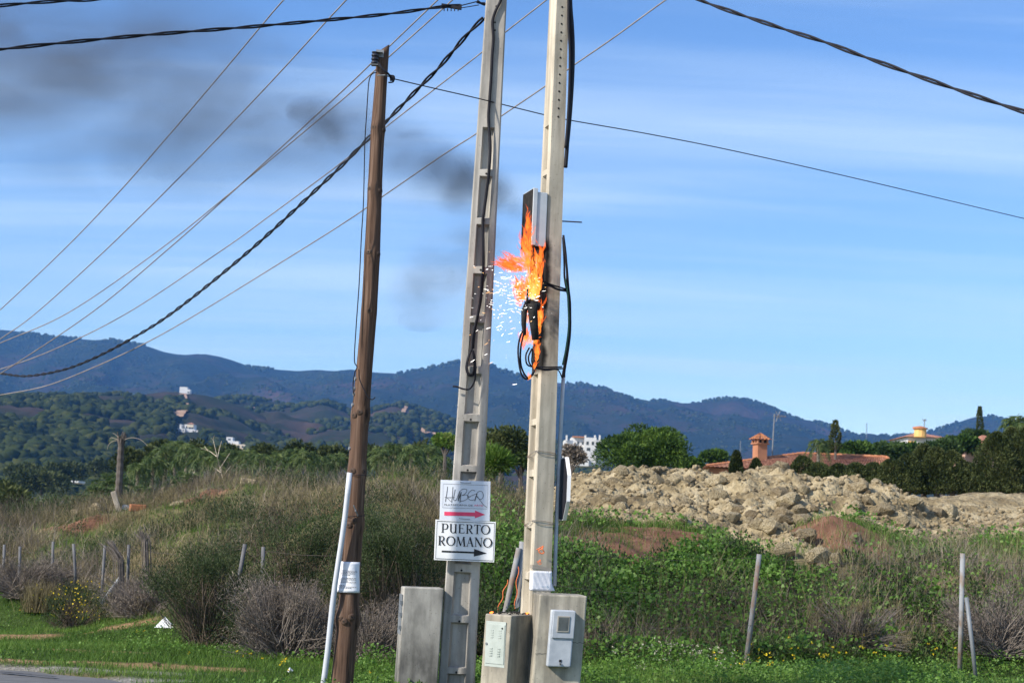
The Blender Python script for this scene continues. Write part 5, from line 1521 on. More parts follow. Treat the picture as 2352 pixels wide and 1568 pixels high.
def leaves(P, D, s, asp=0.6, fold=0.25):
    """four-cornered leaves at P pointing along D"""
    n = len(P)
    D = unit(D)
    r_ = unit(rng.normal(size=(n, 3)))
    S = unit(np.cross(D, r_)); Nn = np.cross(D, S)
    b = P; t_ = P + D * s[:, None]
    m_ = P + D * (s * .5)[:, None] - Nn * (s * fold * .5)[:, None]
    l_ = m_ + S * (s * asp / 2)[:, None] + Nn * (s * fold)[:, None]; q = m_ - S * (s * asp / 2)[:, None] + Nn * (s * fold)[:, None]
    V = np.stack([b, l_, t_, q], 1).reshape(-1, 3)
    o = (np.arange(n) * 4)[:, None]
    Fc = np.concatenate([o + np.array([0, 1, 2]), o + np.array([0, 2, 3])])
    pt = (fbm(P[:, 0] * 1.1 + P[:, 2], P[:, 1] * 1.1, 3, 205) - .5) * .9
    return V, Fc, np.repeat(np.clip(rng.normal(.5, .2, n) + pt, 0, 1), 4)
def join(parts):
    Vs, Fs, Ts, off = [], [], [], 0
    for V, Fc, T_ in parts:
        Vs.append(V); Fs.append(Fc + off); Ts.append(T_); off += len(V)
    return np.concatenate(Vs), np.concatenate(Fs), np.concatenate(Ts)
def stuff(name, lab, cat, parts, mat):
    V, Fc, T_ = join(parts)
    return tag(link(name, mesh_np(name, V, Fc, M[mat], T_)), lab, cat, kind='stuff')
M['grass_green'] = mat_leaf('fresh grass', [(0, (.036, .070, .010)), (.45, (.088, .170, .024)), (.8, (.145, .25, .04)), (1, (.24, .28, .08))], .4)
M['weed_green'] = mat_leaf('broad green weeds', [(0, (.050, .105, .016)), (.5, (.125, .245, .038)), (1, (.21, .34, .075))], .42, .5, .3)
M['grass_dry'] = mat_leaf('dry grass', [(0, (.085, .072, .038)), (.5, (.195, .165, .088)), (1, (.36, .30, .18))], .25, .8, .1)
M['brush_grey'] = mat_leaf('grey dry brush', [(0, (.07, .056, .046)), (.5, (.165, .138, .112)), (1, (.30, .255, .21))], .1, .9, .1)
M['leaf_olive'] = mat_leaf('dark olive shrub leaves', [(0, (.020, .034, .012)), (.5, (.050, .076, .027)), (1, (.11, .13, .052))], .3, .6, .2)
M['flower_y'] = mat_leaf('yellow petals', [(0, (.62, .44, .02)), (1, (.85, .66, .04))], .3)
M['flower_w'] = mat_leaf('cream seed heads', [(0, (.36, .33, .23)), (1, (.60, .57, .45))], .3)

def z_of(lst): return zone(lst)
worn_d = lambda x, y: np.maximum(zmask(x, y, Z_WORN, .6, 2), zmask(x, y, Z_GRAVEL, .5, 3))
red_d = lambda x, y: np.maximum(zmask(x, y, Z_RED, .5, 1), zmask(x, y, Z_SPILL, .5, 4))
fence_y = lambda x: np.interp(x, [-14, -9.8, -7, -4.1, -1.2, .1, 3.25, 6.4, 10], [30, 28.2, 26, 21.6, 20.2, 19.6, 20.6, 22, 23.5])
verge = lambda x, y: (y < fence_y(x) + .6).astype(float)
# left verge lawn
d_ = lambda x, y: verge(x, y) * (1 - .93 * worn_d(x, y)) * (.7 + .3 * sstep(.35, .6, fbm(x * .8, y * .8, 3, 61)))
parts = []
x, y, z = scatter(300000, (-11, .2), (12.2, 29), d_)
parts.append(blades(x, y, z, rng.uniform(.035, .11, len(x)) * (.7 + .9 * fbm(x * .7, y * .7, 3, 62)), rng.uniform(.004, .009, len(x)), .9, 1.0))
stuff('verge_grass', 'short green grass of the verge left of the wooden pole', 'grass', parts, 'grass_green')
parts = []
x, y, z = scatter(90000, (-10, .4), (12.2, 28.5), lambda x, y: d_(x, y) * sstep(.42, .62, fbm(x * .55, y * .55, 3, 63)) * (.35 + .65 * sstep(-6, -2.5, x)))
P = np.c_[x, y, z + rng.uniform(.01, .10, len(x)) * (.5 + sstep(-6, -2, x))]
parts.append(leaves(P, np.c_[rng.normal(size=(len(x), 2)), rng.uniform(.1, .9, len(x))], rng.uniform(.018, .05, len(x)), .75))
stuff('clover', 'low leafy weeds mixed into the left verge', 'weeds', parts, 'weed_green')
# in front of and between the cabinets and along the right foreground
d2f = lambda x, y: verge(x, y) * (.5 + .5 * sstep(.3, .55, fbm(x * .9, y * .9, 3, 64)))
x, y, z = scatter(120000, (-1.6, 8.5), (12.0, 23), d2f)
P = np.c_[x, y, z + rng.uniform(.0, 1, len(x)) ** .7 * (.04 + .26 * sstep(.42, .72, fbm(x * 1.3, y * 1.3, 3, 65)))]
parts = [leaves(P, np.c_[rng.normal(size=(len(x), 2)), rng.uniform(-.1, .9, len(x))], rng.uniform(.02, .055, len(x)), .7)]
stuff('roadside_weeds', 'leafy green weeds along the foot of the right fence', 'weeds', parts, 'weed_green')
x, y, z = scatter(50000, (-1.6, 8.5), (12.0, 23), lambda x, y: d2f(x, y) * (.25 + .75 * sstep(.4, .6, fbm(x * 1.1, y * 1.1, 3, 91))))
stuff('roadside_grass', 'thin grass among the weeds in the right foreground', 'grass', [blades(x, y, z, rng.uniform(.08, .30, len(x)), rng.uniform(.003, .006, len(x)), .6, .8)], 'grass_green')
# right mound: broad leaved weeds low, bright grass near its crest
mound = lambda x, y: (y > fence_y(x) - .3) & (x > -.6)
Z_LUSH = z_of([(1400, 1370, 1.9, 1.7), (1550, 1360, 1.8, 1.8), (1700, 1400, 1.3, 1.4), (1330, 1290, 1.1, 1.6), (1850, 1400, 1.3, 1.2), (2150, 1420, 1.4, .8), (1480, 1450, 2.0, .9), (1170, 1320, .9, 2.0)])
Z_BRUSH = z_of([(1640, 1400, .9, .8), (1900, 1420, 1.0, .9), (2130, 1330, 1.5, 1.2), (2290, 1320, 1.6, 1.4), (2330, 1420, 1.4, 1.0), (2000, 1440, 1.2, .7), (1780, 1470, 1.0, .5), (1400, 1490, .9, .4), (1950, 1330, .7, .6), (2180, 1260, .9, .7), (1560, 1490, .9, .5)])
lush = lambda x, y: zmask(x, y, Z_LUSH, .8, 6)
brush = lambda x, y: zmask(x, y, Z_BRUSH, .8, 7)
x, y, z = scatter(190000, (-1, 11), (19, 28.5), lambda x, y: mound(x, y) * (1 - red_d(x, y)) * np.clip(lush(x, y) * 1.0 + .12, 0, 1) * (1 - .7 * brush(x, y)))
hh = .12 + .34 * fbm(x * .9, y * .9, 3, 66)
P = np.c_[x, y, z + rng.random(len(x)) ** .6 * hh]
stuff('mallow_weeds', 'dense broad-leaved green weeds on the mound right of the burning pole', 'weeds', [leaves(P, np.c_[rng.normal(size=(len(x), 2)), rng.uniform(-.2, .8, len(x))], rng.uniform(.035, .085, len(x)), .9, .15)], 'weed_green')
x, y, z = scatter(150000, (-1, 12), (20, 29.5), lambda x, y: mound(x, y) * (1 - .90 * red_d(x, y)) * np.clip(.18 + sstep(1.1, 1.8, ground_z(x, y)), 0, 1) * (1 - .6 * brush(x, y)))
stuff('mound_grass', 'bright green grass over the top of the right mound', 'grass', [blades(x, y, z, rng.uniform(.10, .26, len(x)), rng.uniform(.005, .010, len(x)), .6, .8)], 'grass_green')
x, y, z = scatter(60000, (-1, 12), (19, 28), lambda x, y: mound(x, y) * (1 - .8 * red_d(x, y)) * np.clip(brush(x, y) * .6 + .03, 0, 1))
stuff('dry_brush', 'dry brown brush and stalks among the weeds on the right', 'brush', [blades(x, y, z, rng.uniform(.15, .75, len(x)) * (.5 + .9 * fbm(x, y, 3, 67)), rng.uniform(.004, .009, len(x)), 1.3, .9)], 'brush_grey')
x, y, z = scatter(9000, (-1, 12), (19, 27), lambda x, y: mound(x, y) * np.clip(brush(x, y) * .8 + .06, 0, 1))
stuff('dry_stalks', 'tall straw-coloured stalks standing in the right slope', 'stalks', [blades(x, y, z, rng.uniform(.4, 1.0, len(x)), rng.uniform(.004, .009, len(x)), .8, .4)], 'grass_dry')
# left bank: dry grass, brush, green patches
bank = lambda x, y: ((y > fence_y(x) - .4) & (x < 1.6)).astype(float)
Z_GREEN = z_of([(230, 1270, 1.5, 1.8), (420, 1180, 1.4, 1.0), (350, 1140, 1.3, 1.1), (560, 1160, .9, 1.0), (680, 1230, 1.3, 1.4), (700, 1120, 1.2, .9), (480, 1230, .9, .9), (130, 1300, .9, .9), (960, 1100, 1.3, 1.4), (1010, 1140, 1.1, 1.2), (1150, 1130, .9, 2.0), (1160, 1200, .8, 1.6), (160, 1240, .8, 1.0)])
green = lambda x, y: zmask(x, y, Z_GREEN, .8, 8)
x, y, z = scatter(210000, (-15, 1.6), (20, 41), lambda x, y: bank(x, y) * (1 - .8 * red_d(x, y)) * (1 - .85 * green(x, y)) * (.06 + .94 * sstep(.40, .56, fbm(x * .7, y * .7, 4, 68))))
stuff('dry_grass', 'dry straw-coloured grass covering the left bank', 'grass', [blades(x, y, z, rng.uniform(.08, .36, len(x)) * (.4 + 1.5 * fbm(x * 1.1, y * 1.1, 3, 72)), rng.uniform(.006, .012, len(x)), 1.3, .9)], 'grass_dry')
x, y, z = scatter(120000, (-15, 1.6), (20, 38), lambda x, y: bank(x, y) * (1 - .9 * green(x, y)) * (sstep(.42, .6, fbm(x * .8, y * .8, 3, 69)) * (1 - .7 * sstep(0, 8, y - fence_y(x))) + .06))
stuff('grey_brush', 'grey-brown dead brush tangled along the left fence', 'brush', [blades(x, y, z, rng.uniform(.12, .8, len(x)), rng.uniform(.005, .010, len(x)), 1.4, .9)], 'brush_grey')
x, y, z = scatter(150000, (-15, 2), (20, 40), lambda x, y: bank(x, y) * (1 - .9 * red_d(x, y)) * np.clip(green(x, y) + .10, 0, 1))
stuff('bank_grass', 'patches of fresh green grass on the left bank', 'grass', [blades(x, y, z, rng.uniform(.08, .22, len(x)), rng.uniform(.006, .011, len(x)), .8, .9)], 'grass_green')

# olive and straw scrub tangled over both banks
def scrub(name, lab, xr, yr, nc, dens, hh, rr, nl, mat, sz, asp):
    x, y, z = scatter(nc, xr, yr, dens)
    k = np.repeat(np.arange(len(x)), nl)
    h_ = rng.uniform(hh[0], hh[1], len(x))[k]; r_ = rng.uniform(rr[0], rr[1], len(x))[k]
    d = unit(rng.normal(size=(len(k), 3))); d[:, 2] = np.abs(d[:, 2])
    q = rng.random(len(k)) ** .5
    P = np.c_[x[k] + d[:, 0] * r_ * q, y[k] + d[:, 1] * r_ * q, z[k] + d[:, 2] * h_ * q]
    V, Fc, T_ = leaves(P, d + np.array([0, 0, .9]) + rng.normal(size=(len(k), 3)) * .4, rng.uniform(.6, 1.4, len(k)) * sz, asp, .1)
    T_ = np.clip(T_ + np.repeat((rng.random(len(x)) - .5)[k] * .5, 4), 0, 1)
    return stuff(name, lab, 'scrub', [(V, Fc, T_)], mat)
scrub('olive_scrub', 'low olive scrub scattered over the left bank', (-14, 1.4), (20, 38), 1700, lambda x, y: bank(x, y) * sstep(.38, .55, fbm(x * .5, y * .5, 3, 92)), (.2, .6), (.15, .4), 170, 'leaf_olive', .05, .3)
scrub('straw_scrub', 'dry straw-coloured bushlets over the left bank', (-14, 1.4), (21, 38), 700, lambda x, y: bank(x, y) * sstep(.45, .6, fbm(x * .6 + 5, y * .6, 3, 93)), (.2, .55), (.12, .35), 150, 'grass_dry', .09, .1)
scrub('mixed_scrub', 'darker leafy clumps in the right slope', (0, 11), (19, 26), 420, lambda x, y: mound(x, y) * (1 - red_d(x, y)) * sstep(.42, .58, fbm(x * .7, y * .7, 3, 94)), (.2, .5), (.15, .35), 170, 'leaf_olive', .055, .45)

# flowers
def flowers(name, lab, lst, n, mat, s, hh):
    P = []
    for px, py, a_, b_ in lst:
        p = gpt(px, py)
        for _ in range(n):
            x = p.x + random.gauss(0, a_); y = p.y + random.gauss(0, b_)
            P.append((x, y, float(ground_z(x, y)) + random.uniform(*hh)))
    P = np.array(P); Q = np.repeat(P, 5, 0) + rng.normal(size=(len(P) * 5, 3)) * s * .25
    return stuff(name, lab, 'flowers', [leaves(Q, np.c_[rng.normal(size=(len(Q), 2)), rng.uniform(.1, 1, len(Q))], np.full(len(Q), s), .8, .1)], mat)
flowers('yellow_flowers', 'yellow wildflowers in the right foreground', [(1760, 1545, .35, .25), (1830, 1540, .4, .25), (1890, 1530, .5, .3), (1700, 1552, .3, .2), (1960, 1520, .5, .3), (2080, 1530, .5, .3)], 10, 'flower_y', .028, (.12, .3))
flowers('yellow_flowers', 'few yellow flowers in the verge beside the white pipe', [(580, 1530, .4, .3), (640, 1555, .4, .3), (700, 1550, .3, .3), (430, 1470, .5, .3), (880, 1565, .3, .2), (1010, 1566, .3, .15)], 4, 'flower_y', .022, (.08, .16))
flowers('cream_weeds', 'cream seed heads in front of the right slope', [(1480, 1550, .22, .15), (1540, 1535, .25, .2), (1600, 1545, .25, .2), (1650, 1555, .2, .2)], 22, 'flower_w', .022, (.08, .36))

# ---- shrubs
def shrub(name, lab, px, py, Y, w, h, dpt, nleaf, s, leafmat, twigmat, seed, asp=.35, up=.6, ntw=260, cat='shrub', group=None, sink=.05, dx_=None):
    r_ = np.random.default_rng(seed)
    c = at(px, py, Y); x0, y0 = c.x, Y
    z0 = float(ground_z(x0, y0)) - sink
    th = empty(name, (x0, y0, z0), lab, cat, group)
    # lumps
    K = 30
    lc = np.c_[r_.uniform(-1, 1, K) * w / 2, r_.uniform(-.9, .9, K) * dpt / 2, r_.uniform(.08, .92, K) * h]
    lc[:, 2] *= 1 - .45 * r_.random(K) * np.abs(lc[:, 0]) / (w / 2)
    lr = r_.uniform(.10, .27, K) * min(w, h)
    k = r_.integers(0, K, nleaf)
    dirs = unit(r_.normal(size=(nleaf, 3)))
    rad = r_.random(nleaf) ** .5 * (1 + .45 * r_.normal(size=nleaf).clip(-1, 1.6) * (r_.random(nleaf) < .25))
    P = lc[k] + dirs * (lr[k] * rad)[:, None]
    P[:, 2] = np.maximum(P[:, 2], .02)
    D = dirs * .6 + np.array([0, 0, up]) + r_.normal(size=(nleaf, 3)) * .5
    V, Fc, T_ = leaves(P + (x0, y0, z0), D, s * r_.uniform(.6, 1.4, nleaf), asp, .1)
    link('foliage', mesh_np('foliage', V, Fc, M[leafmat], T_), th)
    mb = MB()
    for i in range(ntw):
        kk = r_.integers(0, K); d = unit(r_.normal(size=3)); e = lc[kk] + d * lr[kk] * r_.uniform(.6, 1.25); e[2] = max(e[2], .05)
        b = np.array([r_.normal() * .08 * w, r_.normal() * .08 * dpt, 0]); m_ = (b + e) / 2 + r_.normal(size=3) * .06 * h; m_[2] = max(m_[2], .05)
        o_ = np.array((x0, y0, z0)); t0 = .0035 + .004 * r_.random()
        mb.tube([Vector(o_ + b), Vector(o_ + m_), Vector(o_ + e)], [t0 * 1.3, t0, t0 * .4], 4, False)
    mb.build('branch', M[twigmat], th)
    return th
M['twig_grey'] = mat_noise('grey twigs', [(.3, (.10, .08, .07)), (.7, (.24, .205, .175))], 9, bump=0)
M['twig_brown'] = mat_noise('brown twigs', [(.3, (.06, .045, .03)), (.7, (.15, .115, .08))], 9, bump=0)
shrub('green_shrub', 'large dark green feathery shrub left of the dry grey bush', 490, 1300, 20.6, 1.45, 1.5, 1.2, 30000, .034, 'leaf_olive', 'twig_brown', 1, .3, 1.0)
shrub('green_shrub', 'olive shrub behind the dry grey bush left of the wooden pole', 670, 1250, 22.4, 2.2, 1.85, 1.4, 36000, .036, 'leaf_olive', 'twig_brown', 2, .3, .9)
shrub('green_shrub', 'big dark green shrub filling the gap between wooden pole and sign pole', 915, 1300, 19.6, 1.5, 1.95, 1.2, 46000, .034, 'leaf_olive', 'twig_brown', 3, .3, .9)
shrub('green_shrub', 'dark shrub just right of the wooden pole above the left cabinet', 850, 1250, 21.0, 1.3, 1.9, 1.1, 22000, .034, 'leaf_olive', 'twig_brown', 4, .3, .9)
shrub('green_shrub', 'low dark shrub between the sign pole and the low cabinet', 1130, 1400, 18.2, .75, .95, .7, 14000, .036, 'leaf_olive', 'twig_brown', 5, .35, .8)
shrub('dry_bush', 'grey-brown leafless bush in front of the shrubs left of the wooden pole', 665, 1390, 18.7, 1.15, 1.1, 1.0, 14000, .04, 'brush_grey', 'twig_grey', 6, .16, .5, 1300, 'bush')
shrub('dry_bush', 'dead grey bush between the left cabinet and the wooden pole', 850, 1400, 18.4, .8, .9, .7, 6000, .04, 'brush_grey', 'twig_grey', 7, .16, .5, 600, 'bush')
shrub('dry_bush', 'dead thorny brush tangled round the fence posts of the left bank', 345, 1330, 23.9, 1.5, .85, .9, 7000, .045, 'brush_grey', 'twig_grey', 8, .16, .5, 900, 'bush')
shrub('dry_bush', 'tangle of dead twigs at the far left fence posts', 60, 1320, 26.6, 1.5, .9, 1.0, 7000, .045, 'brush_grey', 'twig_grey', 9, .16, .5, 700, 'bush')
shrub('dry_bush', 'brown dry thicket at the right edge behind the fence', 2290, 1380, 22.3, 1.8, 1.15, 1.2, 9000, .05, 'brush_grey', 'twig_grey', 10, .15, .6, 1200, 'bush')
shrub('dry_bush', 'pale dry stalk thicket between the two right fence posts', 1960, 1400, 21.8, 1.6, .75, .9, 5000, .05, 'grass_dry', 'twig_grey', 11, .12, .9, 700, 'bush')
fs = shrub('fennel_plant', 'yellow-green flowering fennel at the foot of the left bank', 180, 1340, 24.6, .95, .85, .7, 7000, .035, 'leaf_olive', 'twig_brown', 12, .2, 1.0, 160, 'plant')
r_ = np.random.default_rng(3); n = 170
c = fs.location; P = np.c_[c.x + r_.normal(size=n) * .28, c.y - .1 + r_.normal(size=n) * .2, c.z + .25 + r_.random(n) * .6]
V, Fc, T_ = leaves(P, r_.normal(size=(n, 3)), np.full(n, .035), .7, .1)
tag(link('flower_heads', mesh_np('flower_heads', V, Fc, M['flower_y'], T_), fs), kind='stuff')
x = []
p = gpt(95, 1405); n = 900
V, Fc, T_ = blades(p.x + r_.normal(size=n) * .16, p.y + r_.normal(size=n) * .12, np.full(n, p.z), r_.uniform(.3, .65, n), np.full(n, .009), .55, .6)
tag(link('grass_tussock', mesh_np('grass_tussock', V, Fc, M['grass_dry'], T_)), 'tall yellowish grass tussock at the left foot of the bank', 'grass tuft')
# thistle-like plant in front of the low cabinet
p = at(1138, 1566, 13.7); z0 = 0.0
th = empty('thistle', (p.x, 13.7, 0), 'spiky green thistle growing in front of the louvred cabinet door', 'plant')
mb = MB(); stems = []
for a_, l_ in ((0, .30), (.5, .2), (-.4, .22), (.9, .12)):
    e = Vector((p.x + math.sin(a_) * l_ * .5, 13.7 + .02, l_)); mb.tube([(p.x, 13.7, -.1), Vector((p.x, 13.7, 0)).lerp(e, .5) + Vector((.01, 0, 0)), e], [.006, .005, .003], 5); stems.append(e)
mb.build('stem', M['twig_brown'], th)
P, D = [], []
for e in stems:
    for k in range(34):
        t_ = .15 + .85 * k / 33; q = Vector((p.x, 13.7, 0)).lerp(e, t_); a_ = k * 2.4
        P.append(q[:]); D.append((math.cos(a_), math.sin(a_), .5))
V, Fc, T_ = leaves(np.array(P), np.array(D), rng.uniform(.03, .07, len(P)), .3, .2)
link('foliage', mesh_np('foliage', V, Fc, M['weed_green'], T_), th)
# a few big dead stalks leaning over the left fence
for i, (pts, lab) in enumerate(((((248, 1248), (262, 1265), (275, 1285), (284, 1320)), 'bundle of dead reed leaning over the left fence'), (((325, 1220), (335, 1240), (350, 1262)), 'pale broken reed bundle on the left bank'))):
    Y = 25.0; mb = MB()
    for k in range(22):
        o_ = Vector((random.gauss(0, .04), random.gauss(0, .05), random.gauss(0, .03)))
        q = [at(px, py, Y) + o_ * (1.6 if j == 0 else 1) for j, (px, py) in enumerate(pts)]
        q[-1].z = float(ground_z(q[-1].x, q[-1].y))
        mb.tube(q, .007, 4, False)
    tag(mb.build('dead_reeds', M['twig_grey'], loc=q[-1]), lab, 'reeds')
# ================================================================== TREES
M['bark_grey'] = mat_noise('grey bark', [(.3, (.05, .042, .036)), (.7, (.13, .11, .095))], 6, (1, 1, .3), bump=.5, roughness=.9)
M['palm_bark'] = mat_noise('pale palm trunk', [(.3, (.13, .105, .085)), (.7, (.30, .25, .20))], 6, (1, 1, 2), bump=.4, roughness=.9)
M['palm_leaf'] = mat_leaf('palm leaflets', [(0, (.014, .032, .010)), (.5, (.050, .090, .022)), (1, (.16, .205, .06))], .3, .5, .3)
M['pine_leaf'] = mat_leaf('pine needles', [(0, (.010, .026, .006)), (.5, (.038, .082, .014)), (1, (.115, .19, .03))], .25, .6, .2)
M['cypress_leaf'] = mat_leaf('cypress foliage', [(0, (.016, .028, .010)), (.5, (.050, .068, .022)), (1, (.11, .125, .045))], .2, .7, .15)
M['tree_leaf'] = mat_leaf('broad leaf crown', [(0, (.014, .032, .010)), (.5, (.036, .070, .018)), (1, (.075, .12, .032))], .3, .6, .2)
def palm_meshes(seed, hgt, nfr, fl, droop):
    r_ = random.Random(seed); g_ = np.random.default_rng(seed)
    mb = MB()
    mb.tube([(0, 0, -.5), (.05, 0, hgt * .3), (.0, .04, hgt * .7), (.02, 0, hgt)], [.17, .13, .12, .10], 8)
    trunk = mb
    parts = []
    for k in range(nfr):
        a = k * 2.39996 + r_.uniform(-.2, .2); el = R(lerp(75, -35, (k / nfr) ** .9)) + r_.uniform(-.1, .1)
        L_ = fl * r_.uniform(.8, 1.1); n = 20
        t_ = np.linspace(0, 1, n)
        rr = np.cos(el) * t_ * L_ * (1 - .25 * t_ ** 2) ; zz2 = np.sin(el) * t_ * L_ - droop * L_ * t_ ** 2.2
        C_ = np.c_[rr * math.cos(a), rr * math.sin(a), hgt + zz2]
        T_ = unit(np.gradient(C_, axis=0)); S = np.array([-math.sin(a), math.cos(a), 0])
        for sg in (-1, 1):
            q = np.repeat(np.arange(2, n), 2)
            P = C_[q] + g_.normal(size=(len(q), 3)) * .02
            D = S * sg * .9 + T_[q] * .7 + np.array([0, 0, -.55]) + g_.normal(size=(len(q), 3)) * .25
            sz = L_ * .26 * np.sin(np.pi * (.12 + .85 * t_[q])) ** .7
            parts.append(leaves(P, D, sz, .10, .04))
        # rachis
        V = np.concatenate([C_ + S * .012, C_ - S * .012]); Fc = []
        for i in range(n - 1): Fc += [(i, i + 1, n + i + 1), (i, n + i + 1, n + i)]
        parts.append((V, np.array(Fc), np.full(len(V), .8)))
    V, Fc, T_ = join(parts)
    me = mesh_np('crown', V, Fc, M['palm_leaf'], T_)
    tm = bpy.data.meshes.new('trunk'); tm.from_pydata(trunk.v, [], trunk.f); tm.materials.append(M['palm_bark'])
    return tm, me
PALMS = [palm_meshes(1, 5.6, 22, 1.6, .9), palm_meshes(2, 5.0, 20, 1.45, .95), palm_meshes(3, 6.2, 24, 1.7, .8)]
LOWP = palm_meshes(4, 1.3, 34, 1.35, .55)
def palm(px, py, Y, kind, lab, group, s=1.0, i=0):
    """px, py: the heart of the crown"""
    tm, me = LOWP if kind == 3 else PALMS[kind]
    hgt = (5.6, 5.0, 6.2, 1.6)[kind] * s
    p = at(px, py, Y)
    th = empty('palm_tree', (p.x, Y, p.z - hgt), lab, 'palm tree', group)
    r_ = random.Random(i * 7 + int(px)).uniform(0, 6.28)
    for nm_, m_ in (('trunk', tm), ('crown', me)):
        o = bpy.data.objects.new(nm_, m_); COL.objects.link(o); o.parent = th; o.scale = (s, s, s)
    th.rotation_euler = (0, 0, r_)
    return th
pl_ = [(318, 1078, 78, 1, 'green palm just right of the broken palm trunk'), (352, 1066, 80, 0, 'palm with bare trunk behind the right side of the broken palm'), (382, 1044, 84, 2, 'tall palm standing in front of the lower white villa'), (405, 1030, 88, 2, 'tallest palm of the left grove under the white villa'), (432, 1040, 82, 0, 'palm in the middle of the left grove'), (468, 1046, 80, 0, 'palm behind the dry branching stalk'), (500, 1058, 76, 1, 'pale trunked palm right of the dry branching stalk'), (535, 1052, 84, 2, 'palm in front of the cream villa'),
       (568, 1052, 82, 0, 'palm right of the cream villa'), (600, 1058, 78, 1, 'bushy palm behind the yellowish board'), (640, 1058, 84, 0, 'palm at the middle of the bank skyline'), (676, 1050, 86, 2, 'tall palm left of the wooden pole, second in its clump'), (704, 1052, 80, 0, 'bright palm in the clump left of the wooden pole'), (742, 1062, 84, 1, 'palm close to the left of the wooden pole'), (775, 1058, 88, 0, 'palm half hidden behind the wooden pole'),
       (872, 1048, 82, 0, 'palm just right of the wooden pole'), (905, 1036, 84, 2, 'tall palm with drooping fronds between the wooden pole and the sign pole'), (945, 1042, 80, 0, 'middle palm between the wooden pole and the sign pole'), (985, 1040, 86, 2, 'dark palm close to the left of the sign pole'), (1012, 1062, 78, 1, 'low palm behind the left edge of the sign pole')]
for i, (px, py, Y, k, lab) in enumerate(pl_): palm(px, py, Y, k, lab, 'palms of the grove behind the bank', 1, i)
for i, (px, py, Y, s, lab) in enumerate(((80, 1160, 62, .8, 'low round palm at the left end of the grove'), (108, 1152, 64, 1.0, 'low palm beside the leftmost round palm'), (170, 1152, 62, 1.05, 'full round palm in the middle of the low left group'), (235, 1130, 60, 1.1, 'bushy low palm left of the broken palm trunk'), (215, 1150, 58, .9, 'low palm overlapping the full round palm'), (330, 1130, 56, .9, 'low palm at the crest right of the broken palm'), (430, 1100, 56, 1.0, 'low feathery palm in front of the tall grove'), (545, 1085, 58, .9, 'low palm above the yellowish board'), (260, 1100, 66, 1.1, 'green palm peeping out left of the broken palm'), (640, 1085, 60, .9, 'low bright palm on the skyline of the bank'))):
    palm(px, py, Y, 3, lab, 'low palms along the grove', s, 50 + i)
palm(1880, 1020, 78, 1, 'palm behind the tiled roof right of the antenna', None, .75, 90)
palm(2338, 978, 60, 2, 'palm at the right edge above the hedge', None, .8, 91)
# rounded grey-green mass behind the grove and the low bushes of the valley
def crown_tree(name, lab, px, py, Y, w, h, trunk_h, n, s, leafmat, seed, K=16, group=None, cat='tree', asp=.5, shape='round', squash=1.0):
    """px, py: middle of the crown base"""
    r_ = np.random.default_rng(seed)
    p = at(px, py, Y); z0 = p.z - trunk_h
    th = empty(name, (p.x, Y, z0), lab, cat, group)
    mb = MB(); mb.tube([(p.x, Y, z0 - .6), (p.x + .03, Y, z0 + trunk_h * .6), (p.x, Y, z0 + trunk_h + h * .45)], [.06 * w ** .5 + .05, .05 * w ** .5 + .04, .02], 7)
    if shape == 'cone':
        t_ = r_.random(n) ** .8; ang = r_.random(n) * 6.283
        prof = np.minimum(1, (t_ + .06) * 6) * (1 - t_) ** .62
        lump = .45 + 1.05 * fbm(ang * 1.6 + seed, t_ * h * 2.2, 3, seed)
        rad = w / 2 * prof * lump * (.55 + .5 * r_.random(n) ** .5)
        P = np.c_[np.cos(ang) * rad, np.sin(ang) * rad, t_ * h]
        D = np.c_[np.cos(ang), np.sin(ang), 1.1 + 0 * ang] + r_.normal(size=(n, 3)) * .45
    else:
        u_ = unit(r_.normal(size=(K, 3))); u_[:, 2] = np.abs(u_[:, 2]) * .9
        lc = u_ * np.array([w / 2, w / 2, h * .62]) * r_.uniform(.35, .68, K)[:, None]; lc[:, 2] += h * .22
        lr = r_.uniform(.20, .34, K) * w * .62
        k = r_.integers(0, K, n); d = unit(r_.normal(size=(n, 3)) + np.array([0, 0, .25]))
        P = lc[k] + d * (lr[k] * (.55 + .5 * r_.random(n) ** .5))[:, None] * np.array([1, 1, .85 * squash])
        D = d + r_.normal(size=(n, 3)) * .5 + np.array([0, 0, .3])
        for kk in range(min(K, 8)): mb.tube([(p.x, Y, z0 + trunk_h * .8), Vector((p.x, Y, p.z)) + Vector(lc[kk]) * .9], [.03 * w ** .5, .012], 5, False)
    mb.build('trunk', M['bark_grey'], th)
    V, Fc, T_ = leaves(P + (p.x, Y, p.z), D, s * r_.uniform(.6, 1.4, n), asp, .15)
    # light and dark clumps: leaf tint varies by clump
    T_ = np.clip(T_ + np.repeat((fbm(P[:, 0] * 3 / w * 2, P[:, 2] * 3 / h * 2 + P[:, 1], 2, seed) - .5) * .8, 4), 0, 1)
    link('crown', mesh_np('crown', V, Fc, M[leafmat], T_), th)
    return th
crown_tree('pine_tree', 'dense round pine standing above the left end of the clay heap', 1478, 1088, 62, 4.5, 2.75, 2.0, 24000, .13, 'pine_leaf', 11, 26, None, 'tree', .42)
crown_tree('pine_tree', 'dark pine bush at the right foot of the round pine', 1580, 1085, 66, 1.6, 1.0, 1.5, 3500, .15, 'pine_leaf', 12, 10)
crown_tree('bare_tree', 'sparse brownish tree between the burning pole and the round pine', 1312, 1075, 58, 1.5, 1.4, 1.2, 1500, .13, 'brush_grey', 13, 10)
crown_tree('olive_tree', 'dark tree right behind the sign pole', 1150, 1060, 52, 2.4, 1.6, 1.5, 5000, .12, 'cypress_leaf', 14, 14)
crown_tree('olive_tree', 'dark green tree in the gap left of the burning pole', 1195, 1080, 54, 1.6, 1.3, 1.5, 4000, .12, 'tree_leaf', 15, 12)
